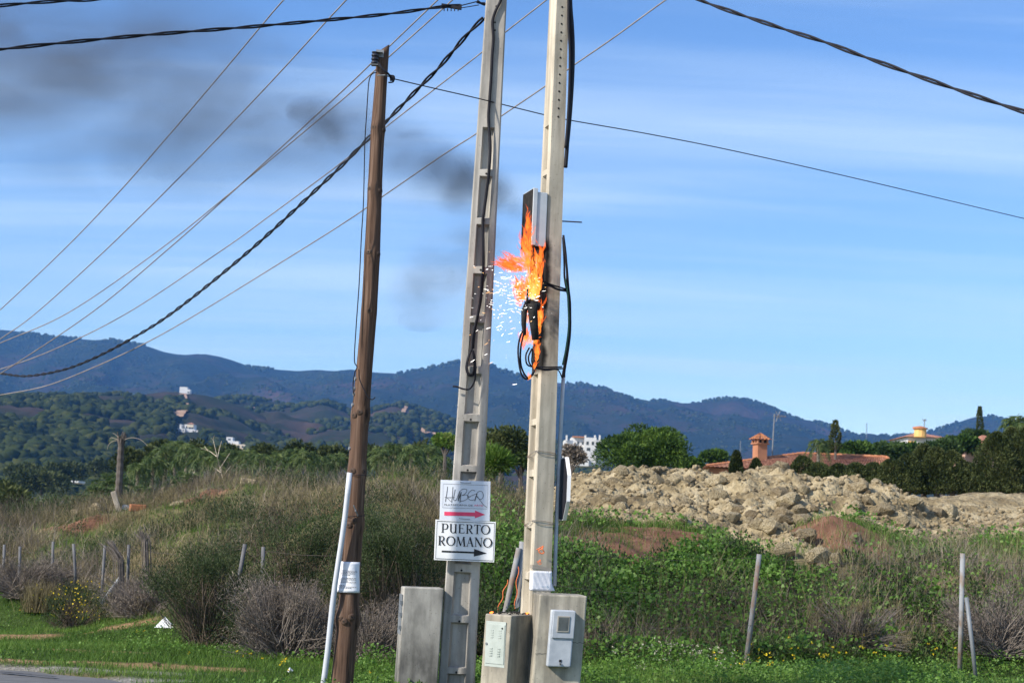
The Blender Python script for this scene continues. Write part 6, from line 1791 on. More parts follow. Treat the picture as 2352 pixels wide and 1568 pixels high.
crown_tree('round_tree', 'yellow-green round tree top just left of the sign pole', 1022, 1030, 70, 1.6, .9, 2.0, 2500, .15, 'grass_green', 16, 10)
crown_tree('reed_clump', 'tall reed-like bush right of the sign pole', 1128, 1105, 36, 1.0, 1.25, .1, 2600, .22, 'grass_green', 17, 10, None, 'bush', .08)
# hedge of cypresses on the right
hx = [(1690, 1085, 46, .75, .85), (1735, 1090, 46, .8, .75), (1790, 1100, 45, .9, .6), (1840, 1090, 46, .85, 1.0), (1880, 1105, 45, 1.1, .95), (1925, 1110, 45, 1.1, 1.0), (1965, 1112, 46, 1.0, .9), (2005, 1116, 46, 1.1, 1.0), (2045, 1122, 46, 1.15, 1.25), (2085, 1124, 46, 1.1, 1.4), (2120, 1124, 47, 1.1, 1.55), (2150, 1124, 46, 1.1, 1.45), (2185, 1124, 46, 1.2, 1.6), (2220, 1124, 47, 1.1, 1.5), (2255, 1124, 46, 1.2, 1.85), (2290, 1124, 46, 1.3, 2.1), (2325, 1124, 47, 1.3, 2.0), (2362, 1124, 46, 1.4, 2.0)]
hl = ['lone thin cypress tip left of the terracotta chimney', 'small cypress tip under the terracotta chimney', 'short cypress below the ridge of the tiled roof', 'cypress covering the corner of the tiled roof', 'second hedge cypress right of the tiled roof corner', 'third hedge cypress right of the tiled roof corner', 'fourth hedge cypress right of the tiled roof corner', 'cypress in front of the right end of the tiled roof', 'cypress just right of the tiled roof end', 'cypress below the left side of the orange chimney house', 'cypress right below the orange chimney', 'tall hedge cypress right of the orange chimney', 'hedge cypress below the pines left of the pink house', 'hedge cypress left of the pink house wall', 'cypress standing in front of the pink house', 'tall dark cypress right of the pink house', 'tall hedge cypress next to the right edge', 'last cypress of the hedge cut by the right edge']
HT = {1690: 1038, 1735: 1056, 1790: 1072, 1840: 1050, 1880: 1066, 1925: 1068, 1965: 1066, 2005: 1066, 2045: 1058, 2085: 1045, 2120: 1022, 2150: 1030, 2185: 1038, 2220: 1064, 2255: 1070, 2290: 995, 2325: 985, 2362: 980}
for i, (px, py, Y, w, h) in enumerate(hx):
    py += 25 if i < 8 else 0
    h = (py + 12 - HT[px]) * Y / F
    crown_tree('cypress_tree', hl[i], px, py + 12, Y, (w * .8 if i < 2 else w * 1.7 if i < 8 else w * 1.45), h, .3, int(3600 * w * h + 1200), .085, 'cypress_leaf', 40 + i, 1, 'hedge of cypresses behind the clay heap', 'cypress', .4, 'cone')
for i, (px, py, Y, w, h, lab) in enumerate(((1965, 1045, 95, 3.4, 1.5, 'round pine crown right of the tiled roof, nearest the palm'), (2040, 1050, 98, 4.0, 1.8, 'round pine crown left of the orange chimney house'), (2085, 1045, 105, 3.5, 1.5, 'pine crown in front of the orange chimney house'), (2165, 1048, 95, 4.2, 2.0, 'pine crown below the tiled roof of the orange chimney house'), (2205, 1030, 100, 3.6, 1.6, 'pine crown right of the orange chimney house'), (2240, 1015, 110, 3.4, 1.5, 'pine crown at the foot of the lone thin cypress'), (1640, 1055, 110, 3, 1.2, 'dark trees left of the tiled roof'), (1910, 1040, 100, 2.4, 1.2, 'bushy tree right behind the palm near the tiled roof'))):
    crown_tree('pine_tree', lab, px, py, Y, w * .8, h * .55, 2.5, 4200, .22, 'tree_leaf' if i % 2 else 'pine_leaf', 70 + i, 14, 'pines around the houses on the right')
crown_tree('cypress_tree', 'lone thin cypress rising above the right hill line', 2250, 1020, 120, .75, 3.0, 1, 1600, .16, 'cypress_leaf', 90, 1, None, 'cypress', .4, 'cone')
crown_tree('cypress_tree', 'dark leaning conifer tip behind the tiled roof', 1918, 1035, 85, .8, 1.7, 1, 1200, .14, 'cypress_leaf', 91, 1, None, 'cypress', .4, 'cone')
for i, (px, py, Y, w, h, lab) in enumerate(((20, 1180, 70, 2.2, 1.3, 'dark bush at the left edge below the valley road'), (10, 1165, 90, 2.6, 2.2, 'dark tree at the left edge in the valley'), (60, 1105, 300, 9, 4, 'dark grove in the valley near the left edge'), (125, 1100, 330, 8, 4.5, 'dark hedge-like tree in the middle of the valley'), (95, 1118, 280, 12, 3.0, 'low dark hedge along the valley field'), (170, 1095, 380, 10, 4, 'green tree at the foot of the wooded hill'), (240, 1095, 360, 10, 5, 'tree at the hill foot left of the broken palm'))):
    crown_tree('valley_tree', lab, px, py, Y, w, h, 1, 2200, .10 * w ** .5 + .06 + Y * .0012, 'cypress_leaf', 110 + i, 12, 'trees of the left valley')
for i, (px, w, h, lab) in enumerate(((300, 3.0, 1.9, 'dark tree behind the right side of the broken palm'), (370, 3.6, 2.6, 'dark tree filling the gap under the tall palms'), (455, 3.8, 2.6, 'dark broadleaf tree in the middle of the grove'), (530, 3.2, 2.2, 'dark tree below the cream villa'), (610, 3.8, 2.3, 'wide dark tree behind the bushy palm'), (690, 3.6, 2.5, 'dark tree behind the clump left of the wooden pole'), (765, 3.2, 2.3, 'dark tree at the left of the wooden pole'), (880, 3.4, 2.4, 'dark tree right of the wooden pole behind the palms'), (960, 3.6, 2.6, 'dark tree left of the sign pole behind the palms'))):
    crown_tree('grove_tree', lab, px, 1085, 98, w, h * 1.15, 1.5, 3400, .2, 'cypress_leaf', 140 + i, 14, 'dark trees behind the palm grove')
# broken palm trunk
YD = 42.0
th = empty('broken_palm', at(271, 1170, YD), 'bare broken palm trunk with a few dead fronds on the left bank', 'palm trunk')
b0 = at(271, 1175, YD); b0.z -= .6; t0 = at(279, 1008, YD)
pts = [b0.lerp(t0, k / 24) for k in range(25)]
mb = MB(); mb.tube(pts, [.105 + (.014 if k % 2 else 0) - .022 * k / 24 for k in range(25)], 10); mb.build('trunk', M['bark_grey'], th)
mb = MB()
for k in range(9):
    a_ = k * .7; mb.tube([t0 + Vector((math.cos(a_) * .08, math.sin(a_) * .08, -.12)), t0 + Vector((math.cos(a_) * .13, math.sin(a_) * .1, .10 + .05 * (k % 3)))], [.03, .012], 5)
mb.tube([t0, t0 + Vector((.02, 0, .22))], [.02, .008], 5)
mb.build('splinters', M['bark_grey'], th)
for pts in (((279, 1012), (268, 1000), (259, 994)), ((280, 1012), (300, 1005), (322, 1009), (340, 1024)), ((278, 1012), (262, 1012), (250, 1020), (246, 1032)), ((277, 1014), (272, 1035), (270, 1060), (269, 1085)), ((279, 1012), (258, 1005), (252, 1006))):
    mb = MB(); q = spline([at(a_, b_, YD - .05) for a_, b_ in pts], 6); mb.tube(q, [.009 * (1 - .6 * i / len(q)) for i in range(len(q))], 5); mb.build('dead_frond', M['pale_wood'], th)
# dry branching stalk
YB = 36.0
th = empty('dry_stalk', at(512, 1110, YB), 'dry yellowish branching stalk rising above the bank in front of the palms', 'dead plant')
mb = MB()
for pts in (((516, 1115), (505, 1075), (498, 1045), (490, 1010), (493, 1000)), ((498, 1048), (480, 1035), (462, 1030)), ((500, 1050), (504, 1030), (509, 1012)), ((505, 1075), (515, 1060), (528, 1040)), ((508, 1085), (498, 1078), (488, 1070)), ((512, 1095), (522, 1080), (530, 1070)), ((478, 1035), (470, 1025)), ((492, 1015), (486, 1006))):
    q = spline([at(a_, b_, YB + random.uniform(-.2, .2)) for a_, b_ in pts], 4); mb.tube(q, [.010 * (1 - .65 * i / len(q)) for i in range(len(q))], 5)
mb.build('stem', M['pale_wood'], th)

# ================================================================== HOUSES
M['render_orange'] = mat_noise('orange house render', [(.3, (.32, .14, .075)), (.7, (.42, .20, .11))], 1.5, bump=.2, roughness=.9)
M['render_pink'] = mat_noise('pink house render', [(.3, (.50, .30, .22)), (.7, (.62, .40, .30))], 1.5, bump=.2, roughness=.9)
M['render_white'] = mat_noise('white house render', [(.3, (.50, .50, .50)), (.7, (.62, .61, .59))], 1.0, bump=.1, roughness=.8)
M['render_cream'] = mat_noise('cream house render', [(.3, (.55, .46, .34)), (.7, (.66, .57, .43))], 1.0, bump=.1, roughness=.8)
M['render_ochre'] = mat_noise('ochre chimney render', [(.3, (.62, .34, .10)), (.7, (.74, .44, .16))], 1.0, bump=.1, roughness=.8)
M['window_dark'] = mat_noise('dark window glass', [(.3, (.02, .022, .026)), (.7, (.05, .055, .06))], 2, bump=0, roughness=.1, spec=.6)
m = mat_noise('weathered roof tiles', [(.30, (.13, .06, .045)), (.45, (.30, .13, .08)), (.58, (.40, .19, .115)), (.70, (.42, .31, .24)), (.80, (.62, .28, .07))], 3.0, (1, 1, 1), 5, .7, .9, .3, 12, .02)
M['roof_tile'] = m
def tiled_plane(mb, A, B_, C_, D_, pitch=.24, rows=12, hgt=.07):
    """barrel tiles: A-B is the eave, D-C the top edge"""
    wid = (B_ - A).length; n = max(3, int(wid / pitch)); nrm = (B_ - A).cross(D_ - A).normalized()
    if nrm.z < 0: nrm = -nrm
    prof = []
    for i in range(n * 4 + 1):
        prof.append((i / (n * 4), hgt * (abs(math.sin(math.pi * i / 4)) - .3)))
    for r_ in range(rows):
        v0, v1 = r_ / rows, (r_ + 1) / rows
        vs = []
        for v, lift in ((v0, .035), (v1, .0)):
            l_ = A.lerp(D_, v); q = B_.lerp(C_, v)
            for u_, h_ in prof: vs.append(l_.lerp(q, u_) + nrm * (h_ + lift))
        k = len(prof); mb.add(vs, [(i, i + 1, k + i + 1, k + i) for i in range(k - 1)])
def ridge(mb, a_, b_, r_=.12):
    n = max(2, int((b_ - a_).length / .35))
    for i in range(n):
        p, q = a_.lerp(b_, i / n), a_.lerp(b_, (i + 1.1) / n); mb.tube([p, q], [r_ * 1.1, r_ * .9], 7)
YH = 86
k_ = YH / F
hA = at(1842, 1040, YH); hB = at(2036, 1056, YH)              # ridge
eL, eR = at(1612, 1078, YH - 3.5), at(2075, 1094, YH - 3.5)   # front eave
hse = empty('tiled_house', (hA.x, YH, 1.0), 'low house with weathered terracotta tile roof behind the clay heap', 'house')
eL.z = eR.z = min(eL.z, eR.z) + .15; hA.z = hB.z = (hA.z + hB.z) / 2 + .05
bL, bR = eL + Vector((0, 8, 0)), eR + Vector((0, 8, 0))
mb = MB(); base_z = 0.5
cor = [eL + Vector((.5, .5, 0)), eR + Vector((-.5, .5, 0)), bR + Vector((-.5, -.5, 0)), bL + Vector((.5, -.5, 0))]
mb.add([Vector((p.x, p.y, base_z)) for p in cor] + [Vector((p.x, p.y, eL.z)) for p in cor], [(0, 1, 5, 4), (1, 2, 6, 5), (2, 3, 7, 6), (3, 0, 4, 7)])
mb.build('wall', M['render_orange'], hse)
mb = MB()
tiled_plane(mb, eL, eR, hB, hA, .24, 12)
tiled_plane(mb, bL, eL, hA, hA + Vector((.01, .01, 0)), .24, 12)
tiled_plane(mb, eR, bR, hB + Vector((.01, .01, 0)), hB, .24, 10)
tiled_plane(mb, bR, bL, hA, hB, .3, 6)
rfo = mb.build('roof_tiles', M['roof_tile'], hse); tag(rfo, kind='stuff')
mb = MB(); ridge(mb, hA, hB); ridge(mb, eL, hA); ridge(mb, eR, hB); mb.build('ridge_tiles', M['terracotta'], hse)
# chimney with tiled hood
ch = at(1745, 1050, YH - 1.5)
def cb_(px, py): return at(px, py, YH - 1.5)
z0_, z1_ = ch.z - .9, cb_(1746, 1020).z
mb = MB(); mb.box((ch.x, ch.y, (z0_ + z1_) / 2), (.60, .60, z1_ - z0_), .35); mb.box((ch.x, ch.y, z1_ + .03), (.78, .78, .07), .35)
cho = mb.build('chimney', M['render_orange'], hse)
mb = MB(); zt4 = cb_(1746, 1012).z
for a_ in range(4):
    for s_ in (0, 1):
        q = Matrix.Rotation(.35 + a_ * math.pi / 2, 3, 'Z') @ Vector((.30, .30 if s_ == 0 else .0, 0)); mb.box((ch.x + q.x, ch.y + q.y, (z1_ + zt4) / 2 + .05), (.10, .10, zt4 - z1_), .35)
mb.build('hood_pier', M['render_orange'], cho)
mb = MB(); q4 = [Vector((ch.x, ch.y, zt4 + .05)) + Matrix.Rotation(.35 + k * math.pi / 2, 3, 'Z') @ Vector((.48, .48, 0)) for k in range(4)]; ap = Vector((ch.x, ch.y, zt4 + .42))
for k in range(4): tiled_plane(mb, q4[k], q4[(k + 1) % 4], ap + Vector((.01, 0, 0)), ap, .2, 4, .06)
mb.build('hood_tiles', M['terracotta'], cho)
mb = MB(); mb.box((ch.x, ch.y, (z1_ + zt4) / 2 + .05), (.5, .5, zt4 - z1_), .35); mb.build('flue', M['soot'], cho)
# antenna on the tiled house
ya = YH - .5
an = empty('tv_antenna', at(1774, 1040, ya), 'tall rooftop television antenna beside the terracotta chimney', 'antenna')
mb = MB(); mb.tube([at(1773, 1050, ya), at(1779, 950, ya)], .035, 6); mb.build('mast', M['galv'], an)
mb = MB(); mb.tube([at(1776, 955, ya), at(1806, 956, ya)], .025, 5)
for k, l_ in enumerate((10, 8, 7, 6, 5, 4)): x_ = 1782 + 4.5 * k; mb.tube([at(x_, 956 - l_ * .6, ya - .2), at(x_ + 2, 956 + l_ * .5, ya + .2)], .012, 4)
mb.tube([at(1782, 944, ya), at(1794, 966, ya)], .02, 4); mb.tube([at(1792, 944, ya), at(1782, 968, ya)], .02, 4)
mb.build('aerial', M['galv'], an)

def block(th, x0, y0, x1, y1, Y, dep, mat, name='wall', win=None):
    """box seen between two measured corners (top-left, bottom-right) at distance Y"""
    a_, b_ = at(x0, y0, Y), at(x1, y1, Y)
    c_ = Vector(((a_.x + b_.x) / 2, Y + dep / 2, (a_.z + b_.z) / 2)); sz = (abs(b_.x - a_.x), dep, abs(a_.z - b_.z))
    mb = MB(); mb.box(c_, sz); o = mb.build(name, M[mat], th)
    for (u0, v0, u1, v1) in (win or ()):
        wx0, wx1 = lerp(a_.x, b_.x, u0), lerp(a_.x, b_.x, u1); wz1, wz0 = lerp(a_.z, b_.z, v0), lerp(a_.z, b_.z, v1)
        mb = MB(); mb.box(((wx0 + wx1) / 2, Y - .0, (wz0 + wz1) / 2), (wx1 - wx0, .12, wz1 - wz0)); mb.build('window', M['window_dark'], th)
    return c_, sz, o
def hip(th, c_, sz, h_, over, mat='roof_tile', name='roof'):
    x, y, z = c_.x, c_.y, c_.z + sz[2] / 2 + .02; w_, d_ = sz[0] / 2 + over, sz[1] / 2 + over
    rl = max(w_ - d_, .1); mb = MB()
    P_ = [(x - w_, y - d_, z), (x + w_, y - d_, z), (x + w_, y + d_, z), (x - w_, y + d_, z), (x - rl, y, z + h_), (x + rl, y, z + h_)]
    mb.add(P_, [(0, 1, 5, 4), (1, 2, 5), (2, 3, 4, 5), (3, 0, 4), (3, 2, 1, 0)]); return mb.build(name, M[mat], th)
# house with the orange round chimney
YO = 150
oh = empty('villa', at(2140, 1030, YO), 'hilltop villa with ochre round chimney and tiled roof above the pines', 'house')
c_, sz, _ = block(oh, 2085, 1003, 2175, 1045, YO, 7, 'render_white'); rf2 = hip(oh, c_, sz, .75, .35)
block(oh, 2088, 1012, 2100, 1040, YO - .6, .5, 'render_ochre', 'corner_wall')
p = at(2114, 990, YO - 1); mb = MB(); mb.tube([at(2113, 1004, YO - 1), at(2114, 985, YO - 1)], .62, 12); mb.build('chimney', M['render_ochre'], oh)
mb = MB(); mb.tube([at(2114, 985, YO - 1), at(2114, 982, YO - 1), at(2114.5, 978, YO - 1)], [.78, .78, .1], 12); mb.build('chimney_cap', M['terracotta'], oh)
mb = MB(); mb.tube([at(2122, 990, YO - 1), at(2124, 962, YO - 1)], .05, 5); mb.tube([at(2118, 963, YO - 1), at(2128, 966, YO - 1)], .04, 5); mb.tube([at(2120, 968, YO - 1), at(2128, 962, YO - 1)], .03, 5)
tag(mb.build('tv_antenna', M['galv'], loc=at(2122, 990, YO - 1)), 'small antenna rising beside the ochre round chimney', 'antenna')
# pink house
YP = 100
ph = empty('pink_house', at(2270, 1090, YP), 'pink house with tiled hip roof half hidden by cypresses at the right', 'house')
c_, sz, _ = block(ph, 2238, 1030, 2345, 1100, YP, 6, 'render_pink', 'wall', ((.12, .25, .2, .5),)); hip(ph, c_, sz, 1.15, .35)
# white apartment block
YA = 380
ab = empty('apartment_block', at(1340, 1060, YA), 'white stepped apartment block between the burning pole and the round pine', 'building')
for q in ((1296, 1010, 1318, 1070, 380, ((.2, .2, .4, .32), (.6, .2, .8, .32), (.2, .5, .45, .62))), (1312, 1004, 1345, 1070, 384, ((.1, .14, .22, .24), (.4, .14, .52, .24), (.7, .14, .82, .24), (.15, .34, .35, .46), (.6, .34, .8, .46))), (1343, 1004, 1368, 1070, 382, ((.15, .14, .35, .26), (.6, .14, .8, .26), (.2, .36, .5, .48))), (1364, 1010, 1390, 1070, 388, ((.2, .15, .4, .28), (.6, .15, .8, .28))), (1302, 1026, 1330, 1070, 374, ((.1, .2, .3, .4), (.5, .2, .8, .4))), (1328, 1034, 1352, 1070, 372, ((.2, .2, .6, .4),))):
    block(ab, *q[:4], q[4], 8, 'render_white', 'wall', q[5])
for x in (1300, 1343, 1365, 1376): block(ab, x, 999, x + 3.2, 1012, 379, 1, 'render_white', 'chimney')
block(ab, 1316, 1001, 1342, 1004.5, 383, 6, 'terracotta', 'roof')
# houses on the hill
def hp(px, py): return hill_pt(hz_near, px, py, 500, 1449)
q = hp(424, 904); Yq = 1440
wb = empty('hilltop_house', at(424, 903, Yq), 'plain white box house on top of the near hill', 'house')
block(wb, 413, 888, 429.5, 904, Yq, 8, 'render_white', 'wall'); block(wb, 429, 894, 436.5, 904, Yq - 1, 7, 'render_white', 'annex', ((.2, .55, .9, .8),))
def vil(name, lab, blocks, Y, roofs=()):
    th = empty(name, at(blocks[0][0], blocks[0][3], Y), lab, 'house')
    for i, b in enumerate(blocks):
        c_, sz, _ = block(th, *b[:4], Y + b[4], 7, b[5], 'wall', b[6] if len(b) > 6 else None)
        if i in roofs: hip(th, c_, sz, 1.2, .4)
    return th
W3 = ((.15, .2, .3, .5), (.45, .2, .6, .5), (.75, .2, .88, .5))
Yv = hp(430, 992).y
vil('white_villa', 'white stepped villa halfway down the near hill', [(404, 983, 424, 996, 0, 'render_white', W3), (424, 974, 446, 994, 3, 'render_white', W3), (430, 973, 444, 981, 2, 'render_cream'), (440, 987, 458, 995, -2, 'render_white', W3), (413, 974, 416.5, 985, 1, 'render_white'), (399, 982, 405, 988, 2, 'render_cream')], Yv, (2,))
Yv = hp(545, 1030).y
vil('cream_villa', 'cream villa lowest on the near hill behind the palms', [(533, 1019, 562, 1036, 0, 'render_cream', W3), (520, 1003, 534, 1016, 4, 'render_white', ((.3, .3, .7, .6),)), (526, 1012, 548, 1020, 2, 'render_white'), (518, 1028, 534, 1036, -2, 'render_white')], Yv, ())
Yv = hp(436, 1012).y
vil('small_white_house', 'tiny white house below the stepped villa behind the tall palm', [(431, 1008, 441, 1015, 0, 'render_white')], Yv)
vil('grove_house', 'pale house wall glimpsed between the palm trunks of the grove', [(425, 1076, 462, 1100, 0, 'render_cream', ((.3, .2, .45, .5), (.65, .2, .8, .5)))], 118)
Yv = 420
vil('valley_shed', 'white flat-roofed shed in the valley behind the broken palm', [(160, 1103, 180, 1108, 0, 'render_white'), (164, 1106, 178, 1110, 3, 'render_cream')], Yv)
vil('valley_shed', 'small white house at the left edge of the valley', [(0, 1116, 12, 1124, 0, 'render_white')], 330)
vil('valley_shed', 'white kiosk at the left end of the valley road railing', [(18, 1133, 24, 1140, 0, 'render_white')], 200)
mb = MB()
pr = [at(lerp(20, 150, k / 20), lerp(1138, 1148, k / 20), 205) for k in range(21)]
for p in pr: mb.tube([p + Vector((0, 0, -.9)), p], .06, 4)
for dz in (0, -.4): mb.tube([p + Vector((0, 0, dz)) for p in pr], .07, 4)
tag(mb.build('road_railing', M['galv'], loc=pr[0]), 'grey railing of the road crossing the left valley', 'railing')
mb = MB(); mb.stroke([p + Vector((0, 1, -1.0)) for p in pr], 5, Vector((0, -.3, .95))); tag(mb.build('valley_road', M['asphalt']), kind='structure')
# masts far off
for px, y0, y1, Y, lab in ((1990, 972, 1006, 2500, 'thin lattice mast in the dip of the right skyline'), (1700, 1012, 1050, 900, 'thin pale mast left of the tiled chimney in front of the mountain'), (595, 908, 921, 1890, 'tiny pylon on the hill left of the wooden pole')):
    mb = MB(); a_, b_ = at(px, y1, Y), at(px + 1, y0, Y); w_ = Y * .0003
    for sx in (-1, 1): mb.tube([a_ + Vector((sx * w_, 0, 0)), b_ + Vector((sx * w_ * .5, 0, 0))], w_ * .45, 4)
    for k in range(7): t_ = k / 6; mb.tube([a_.lerp(b_, t_) - Vector((w_, 0, 0)), a_.lerp(b_, min(1, t_ + .12)) + Vector((w_, 0, 0))], w_ * .3, 3)
    tag(mb.build('lattice_mast', M['galv'], loc=a_), lab, 'mast')
# ================================================================== FIRE, SPARKS, SMOKE
mf, N, L, B = new_mat('flame')
N.remove(B)
a = N.new('ShaderNodeAttribute'); a.attribute_name = 'tint'
rp = ramp_node(N, [(0, (.62, .07, .012)), (.45, (1.0, .17, .025)), (.75, (1.0, .32, .05)), (1, (1.0, .62, .16))])
L.new(a.outputs['Fac'], rp.inputs[0])
em = N.new('ShaderNodeEmission'); L.new(rp.outputs[0], em.inputs[0]); em.inputs[1].default_value = 1.35
trn = N.new('ShaderNodeBsdfTransparent')
g = N.new('ShaderNodeNewGeometry'); mp = N.new('ShaderNodeMapping'); mp.inputs['Scale'].default_value = (26, 26, 11); L.new(g.outputs['Position'], mp.inputs[0])
nz = N.new('ShaderNodeTexNoise'); nz.inputs['Scale'].default_value = 1; nz.inputs['Detail'].default_value = 4; nz.inputs['Distortion'].default_value = 1.2; L.new(mp.outputs[0], nz.inputs['Vector'])
mr = N.new('ShaderNodeMapRange'); mr.inputs['From Min'].default_value = .40; mr.inputs['From Max'].default_value = .64; mr.inputs['To Min'].default_value = .0; mr.inputs['To Max'].default_value = .42; L.new(nz.outputs['Fac'], mr.inputs['Value'])
mx = N.new('ShaderNodeMixShader'); L.new(mr.outputs[0], mx.inputs[0]); L.new(trn.outputs[0], mx.inputs[1]); L.new(em.outputs[0], mx.inputs[2])
L.new(mx.outputs[0], N['Material Output'].inputs['Surface'])
M['flame'] = mf
fire = empty('fire', at(1222, 800, 14.3), 'orange flames licking up the left side of the burning pole', 'fire')
def flames(groups):
    parts = []
    for (cx_, cy2, rx_, ry_, n, ang, lo, hi, r0, r1, t0, t1) in groups:
        for _ in range(n):
            while True:
                u_, v_ = random.uniform(-1, 1), random.uniform(-1, 1)
                if u_ * u_ + v_ * v_ < 1: break
            p = at(cx_ + u_ * rx_, cy2 + v_ * ry_, 14.32 + random.uniform(-.12, .13))
            L_ = random.uniform(lo, hi) * .78; a_ = R(ang + random.gauss(0, 12)); d = Vector((math.cos(a_), random.uniform(-.2, .2), math.sin(a_)))
            n_ = 7; pts = []; sd = Vector((-d.z, 0, d.x)); ph = random.uniform(0, 6); am = L_ * random.uniform(.08, .22)
            for k in range(n_):
                t_ = k / (n_ - 1); pts.append(p + d * L_ * t_ + sd * am * math.sin(ph + t_ * 5) * t_ + Vector((0, 0, .25 * L_ * t_ * t_)))
            rr = random.uniform(r0, r1) * .8
            mb = MB(); mb.tube(pts, [rr * q for q in (.25, .8, 1, .85, .6, .32, .03)], 6)
            V = np.array(mb.v); Fc = np.array([f for f in mb.f if len(f) == 4])
            Ft = np.concatenate([Fc[:, [0, 1, 2]], Fc[:, [0, 2, 3]]])
            tt = np.repeat(np.linspace(t1, t0, n_), 6) + random.gauss(0, .12)
            parts.append((V, Ft, np.clip(tt, 0, 1)))
    return join(parts)
fg = [[(1213, 545, 5, 45, 34, 92, .06, .22, .008, .02, .1, .5), (1206, 575, 8, 16, 16, 96, .08, .22, .008, .018, .1, .5)],
      [(1196, 610, 26, 16, 60, 172, .08, .26, .008, .022, .0, .45), (1224, 612, 15, 26, 46, 115, .08, .22, .012, .026, .3, .65), (1165, 608, 18, 7, 34, 175, .06, .16, .006, .012, .0, .3)],
      [(1227, 665, 14, 30, 64, 98, .07, .20, .012, .028, .4, .9), (1204, 675, 16, 22, 50, 120, .07, .2, .010, .022, .2, .6), (1193, 690, 9, 18, 22, 110, .06, .16, .008, .014, .05, .4), (1242, 620, 5, 40, 26, 92, .08, .2, .008, .018, .2, .6)],
      [(1239, 735, 6, 34, 36, 92, .07, .18, .008, .018, .2, .7), (1213, 735, 7, 22, 16, 95, .06, .15, .006, .014, .2, .7), (1203, 785, 9, 12, 26, 80, .06, .16, .008, .018, .2, .7), (1220, 785, 12, 8, 16, 60, .05, .12, .008, .016, .3, .8)],
      [(1233, 812, 4, 20, 20, 94, .05, .13, .006, .014, .2, .7), (1214, 872, 4, 5, 8, 85, .03, .09, .006, .012, .3, .8), (1201, 800, 4, 8, 6, 90, .04, .1, .005, .01, .1, .4), (1227, 845, 3, 12, 6, 80, .04, .09, .005, .01, .3, .6)]]
for grp in fg:
    grp = [(a_[0], a_[1], a_[2], a_[3], int(a_[4] * 1.5)) + a_[5:] for a_ in grp]
    V, Fc, T_ = flames(grp)
    tag(link('flame', mesh_np('flame', V, Fc, mf, T_, True), fire), kind='stuff')
# sparks: short bright streaks flung to the left
M['spark'] = mat_emit('white hot sparks', (1.0, .96, .90), 3.0)
mb = MB()
for k in range(250):
    if k < 55: cx_, cy2 = random.gauss(1222, 16), random.gauss(675, 26)
    elif k < 165: cx_, cy2 = 1215 - abs(random.gauss(0, 50)), random.gauss(655, 30)
    else: cx_, cy2 = 1195 - abs(random.gauss(0, 55)), 650 + abs(random.gauss(0, 90))
    if cx_ < 1035 or cy2 > 890: continue
    p = at(cx_, cy2, 14.2 + random.uniform(-.25, .2)); a_ = random.gauss(0, .25) + (.5 if cy2 > 720 else 0); l_ = random.uniform(.004, .010) if random.random() < .7 else random.uniform(.012, .028)
    d = Vector((math.cos(a_), 0, math.sin(a_))) * l_; r_ = .0007 + .0018 * random.random() ** 1.8
    mb.m = 1 if random.random() < .3 else 0
    mb.tube([p - d, p, p + d], [r_ * .4, r_, r_ * .5], 4)
tag(mb.build('sparks', [M['spark'], mat_emit('cooling orange sparks', (1.0, .55, .22), 2.2)], loc=at(1200, 660, 14.2)), 'spray of white sparks flying left from the flames', 'sparks', kind='stuff')

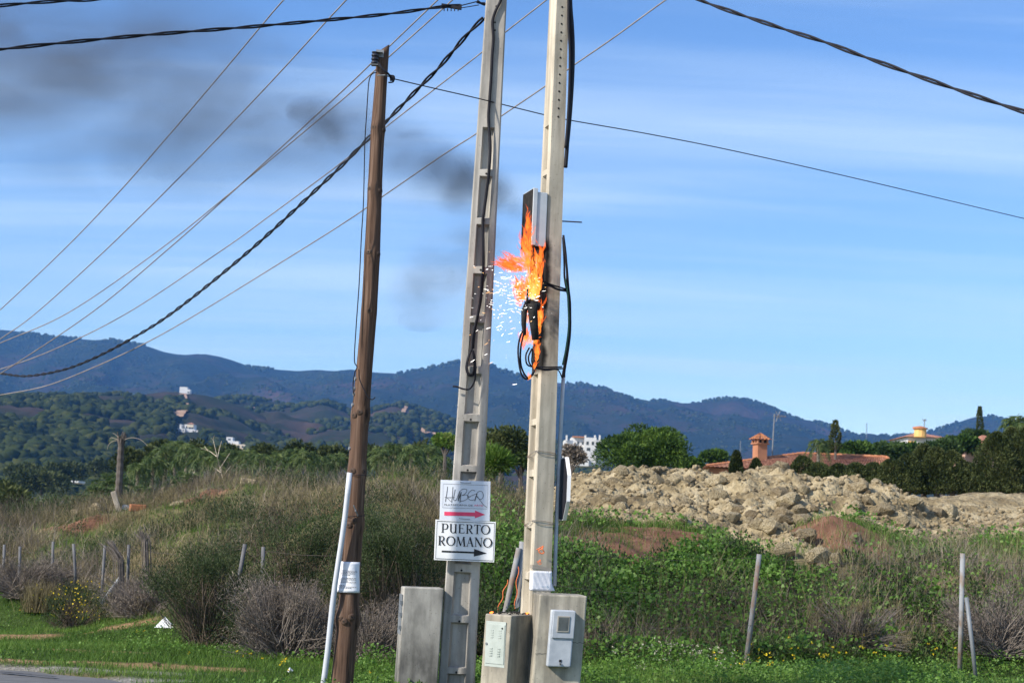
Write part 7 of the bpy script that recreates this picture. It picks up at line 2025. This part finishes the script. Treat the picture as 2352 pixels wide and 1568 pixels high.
def smoke(name, lab, path, dens, scale, seed, col, lo=.46, hi=.72, step=.5):
    pts = [at(px, py, Y) for px, py, Y, _ in path]; rr = [r_ for *_, r_ in path]
    C_ = spline([(p.x, p.y, p.z) for p in pts], 5); Rr = [q.x for q in spline([(r_, 0, 0) for r_ in rr], 5)]
    Rr = [max(.01, q) for q in Rr]
    Rr[0] = .01; Rr[-1] = max(Rr[-1] * .3, .01)
    mb = MB(); mb.tube(C_, Rr, 16)
    m = bpy.data.materials.new(name); m.use_nodes = True
    N, L = m.node_tree.nodes, m.node_tree.links; N.remove(N['Principled BSDF'])
    pv = N.new('ShaderNodeVolumePrincipled'); pv.inputs['Color'].default_value = (*col, 1); pv.inputs['Anisotropy'].default_value = .2
    g = N.new('ShaderNodeNewGeometry'); mp = N.new('ShaderNodeMapping'); mp.inputs['Location'].default_value = (seed, seed * 2, 0); mp.inputs['Rotation'].default_value = (0, R(-25), 0); mp.inputs['Scale'].default_value = (.7, 1, 1.3)
    L.new(g.outputs['Position'], mp.inputs[0])
    nz = N.new('ShaderNodeTexNoise'); nz.inputs['Scale'].default_value = scale; nz.inputs['Detail'].default_value = 4; nz.inputs['Roughness'].default_value = .6; nz.inputs['Distortion'].default_value = .7
    L.new(mp.outputs[0], nz.inputs['Vector'])
    mr = N.new('ShaderNodeMapRange'); mr.interpolation_type = 'SMOOTHSTEP'; mr.inputs['From Min'].default_value = lo; mr.inputs['From Max'].default_value = hi; mr.inputs['To Max'].default_value = dens
    L.new(nz.outputs['Fac'], mr.inputs['Value'])
    cur = None                                            # the smoke thins out away from the middle of its path
    for i in range(2, len(C_) - 1, 4):
        r_ = Rr[i] * 1.02
        vd = N.new('ShaderNodeVectorMath'); vd.operation = 'DISTANCE'; vd.inputs[1].default_value = C_[i]; L.new(g.outputs['Position'], vd.inputs[0])
        fo = N.new('ShaderNodeMapRange'); fo.interpolation_type = 'SMOOTHSTEP'; fo.inputs['From Min'].default_value = max(r_, .16); fo.inputs['From Max'].default_value = r_ * .1; L.new(vd.outputs['Value'], fo.inputs['Value'])
        if cur is None: cur = fo.outputs[0]
        else:
            mm_ = N.new('ShaderNodeMath'); mm_.operation = 'MAXIMUM'; L.new(cur, mm_.inputs[0]); L.new(fo.outputs[0], mm_.inputs[1]); cur = mm_.outputs[0]
    mq = N.new('ShaderNodeMath'); mq.operation = 'MULTIPLY'; L.new(cur, mq.inputs[0]); L.new(mr.outputs[0], mq.inputs[1]); L.new(mq.outputs[0], pv.inputs['Density'])
    L.new(pv.outputs[0], N['Material Output'].inputs['Volume'])
    m.cycles.volume_step_rate = 1.0
    o = mb.build(name, m, loc=C_[0], smooth=True)
    return tag(o, lab, 'smoke', kind='stuff')
smoke('smoke_plume', 'dark smoke plume drifting from the fire up to the left', [(1222, 500, 14.9, .12), (1190, 465, 15.0, .28), (1120, 440, 15.1, .42), (1040, 410, 15.2, .5), (950, 370, 15.4, .62), (850, 330, 15.8, .75), (740, 300, 16.2, .95), (600, 260, 16.6, 1.2), (450, 220, 17.0, 1.5), (280, 180, 17.4, 1.7), (100, 150, 17.8, 1.7), (-160, 110, 18.4, 1.6)], 1.3, .9, 3, (.19, .20, .22), .33, .82)
smoke('smoke_puff', 'dark smoke puffs between the sign pole and the wooden pole', [(1205, 505, 14.9, .1), (1150, 450, 15.0, .3), (1060, 420, 15.1, .42), (980, 370, 15.2, .42), (910, 335, 15.3, .40), (830, 310, 15.5, .42), (740, 280, 15.8, .42), (660, 250, 16, .1)], 5.0, 1.5, 21, (.13, .135, .15), .33, .84)
smoke('smoke_wisp', 'thin grey smoke hanging in the sky left of the sparks', [(1200, 560, 14.5, .1), (1150, 560, 14.5, .3), (1080, 590, 14.9, .5), (1010, 640, 15.0, .55), (970, 700, 15.1, .45), (960, 760, 15.2, .2)], 2.4, 1.6, 8, (.18, .19, .21), .32, .82)

# ================================================================== HAZE
mb = MB(); mb.box((0, 2500, 275), (9000, 5800, 690))
hzo = mb.build('haze', [bpy.data.materials.new('haze')])
hm = hzo.data.materials[0]; hm.use_nodes = True
N, L = hm.node_tree.nodes, hm.node_tree.links; N.remove(N['Principled BSDF'])
pv = N.new('ShaderNodeVolumePrincipled'); pv.inputs['Color'].default_value = (.16, .44, 1.0, 1); pv.inputs['Density'].default_value = HAZE; pv.inputs['Anisotropy'].default_value = .1
L.new(pv.outputs[0], N['Material Output'].inputs['Volume'])
tag(hzo, kind='stuff')
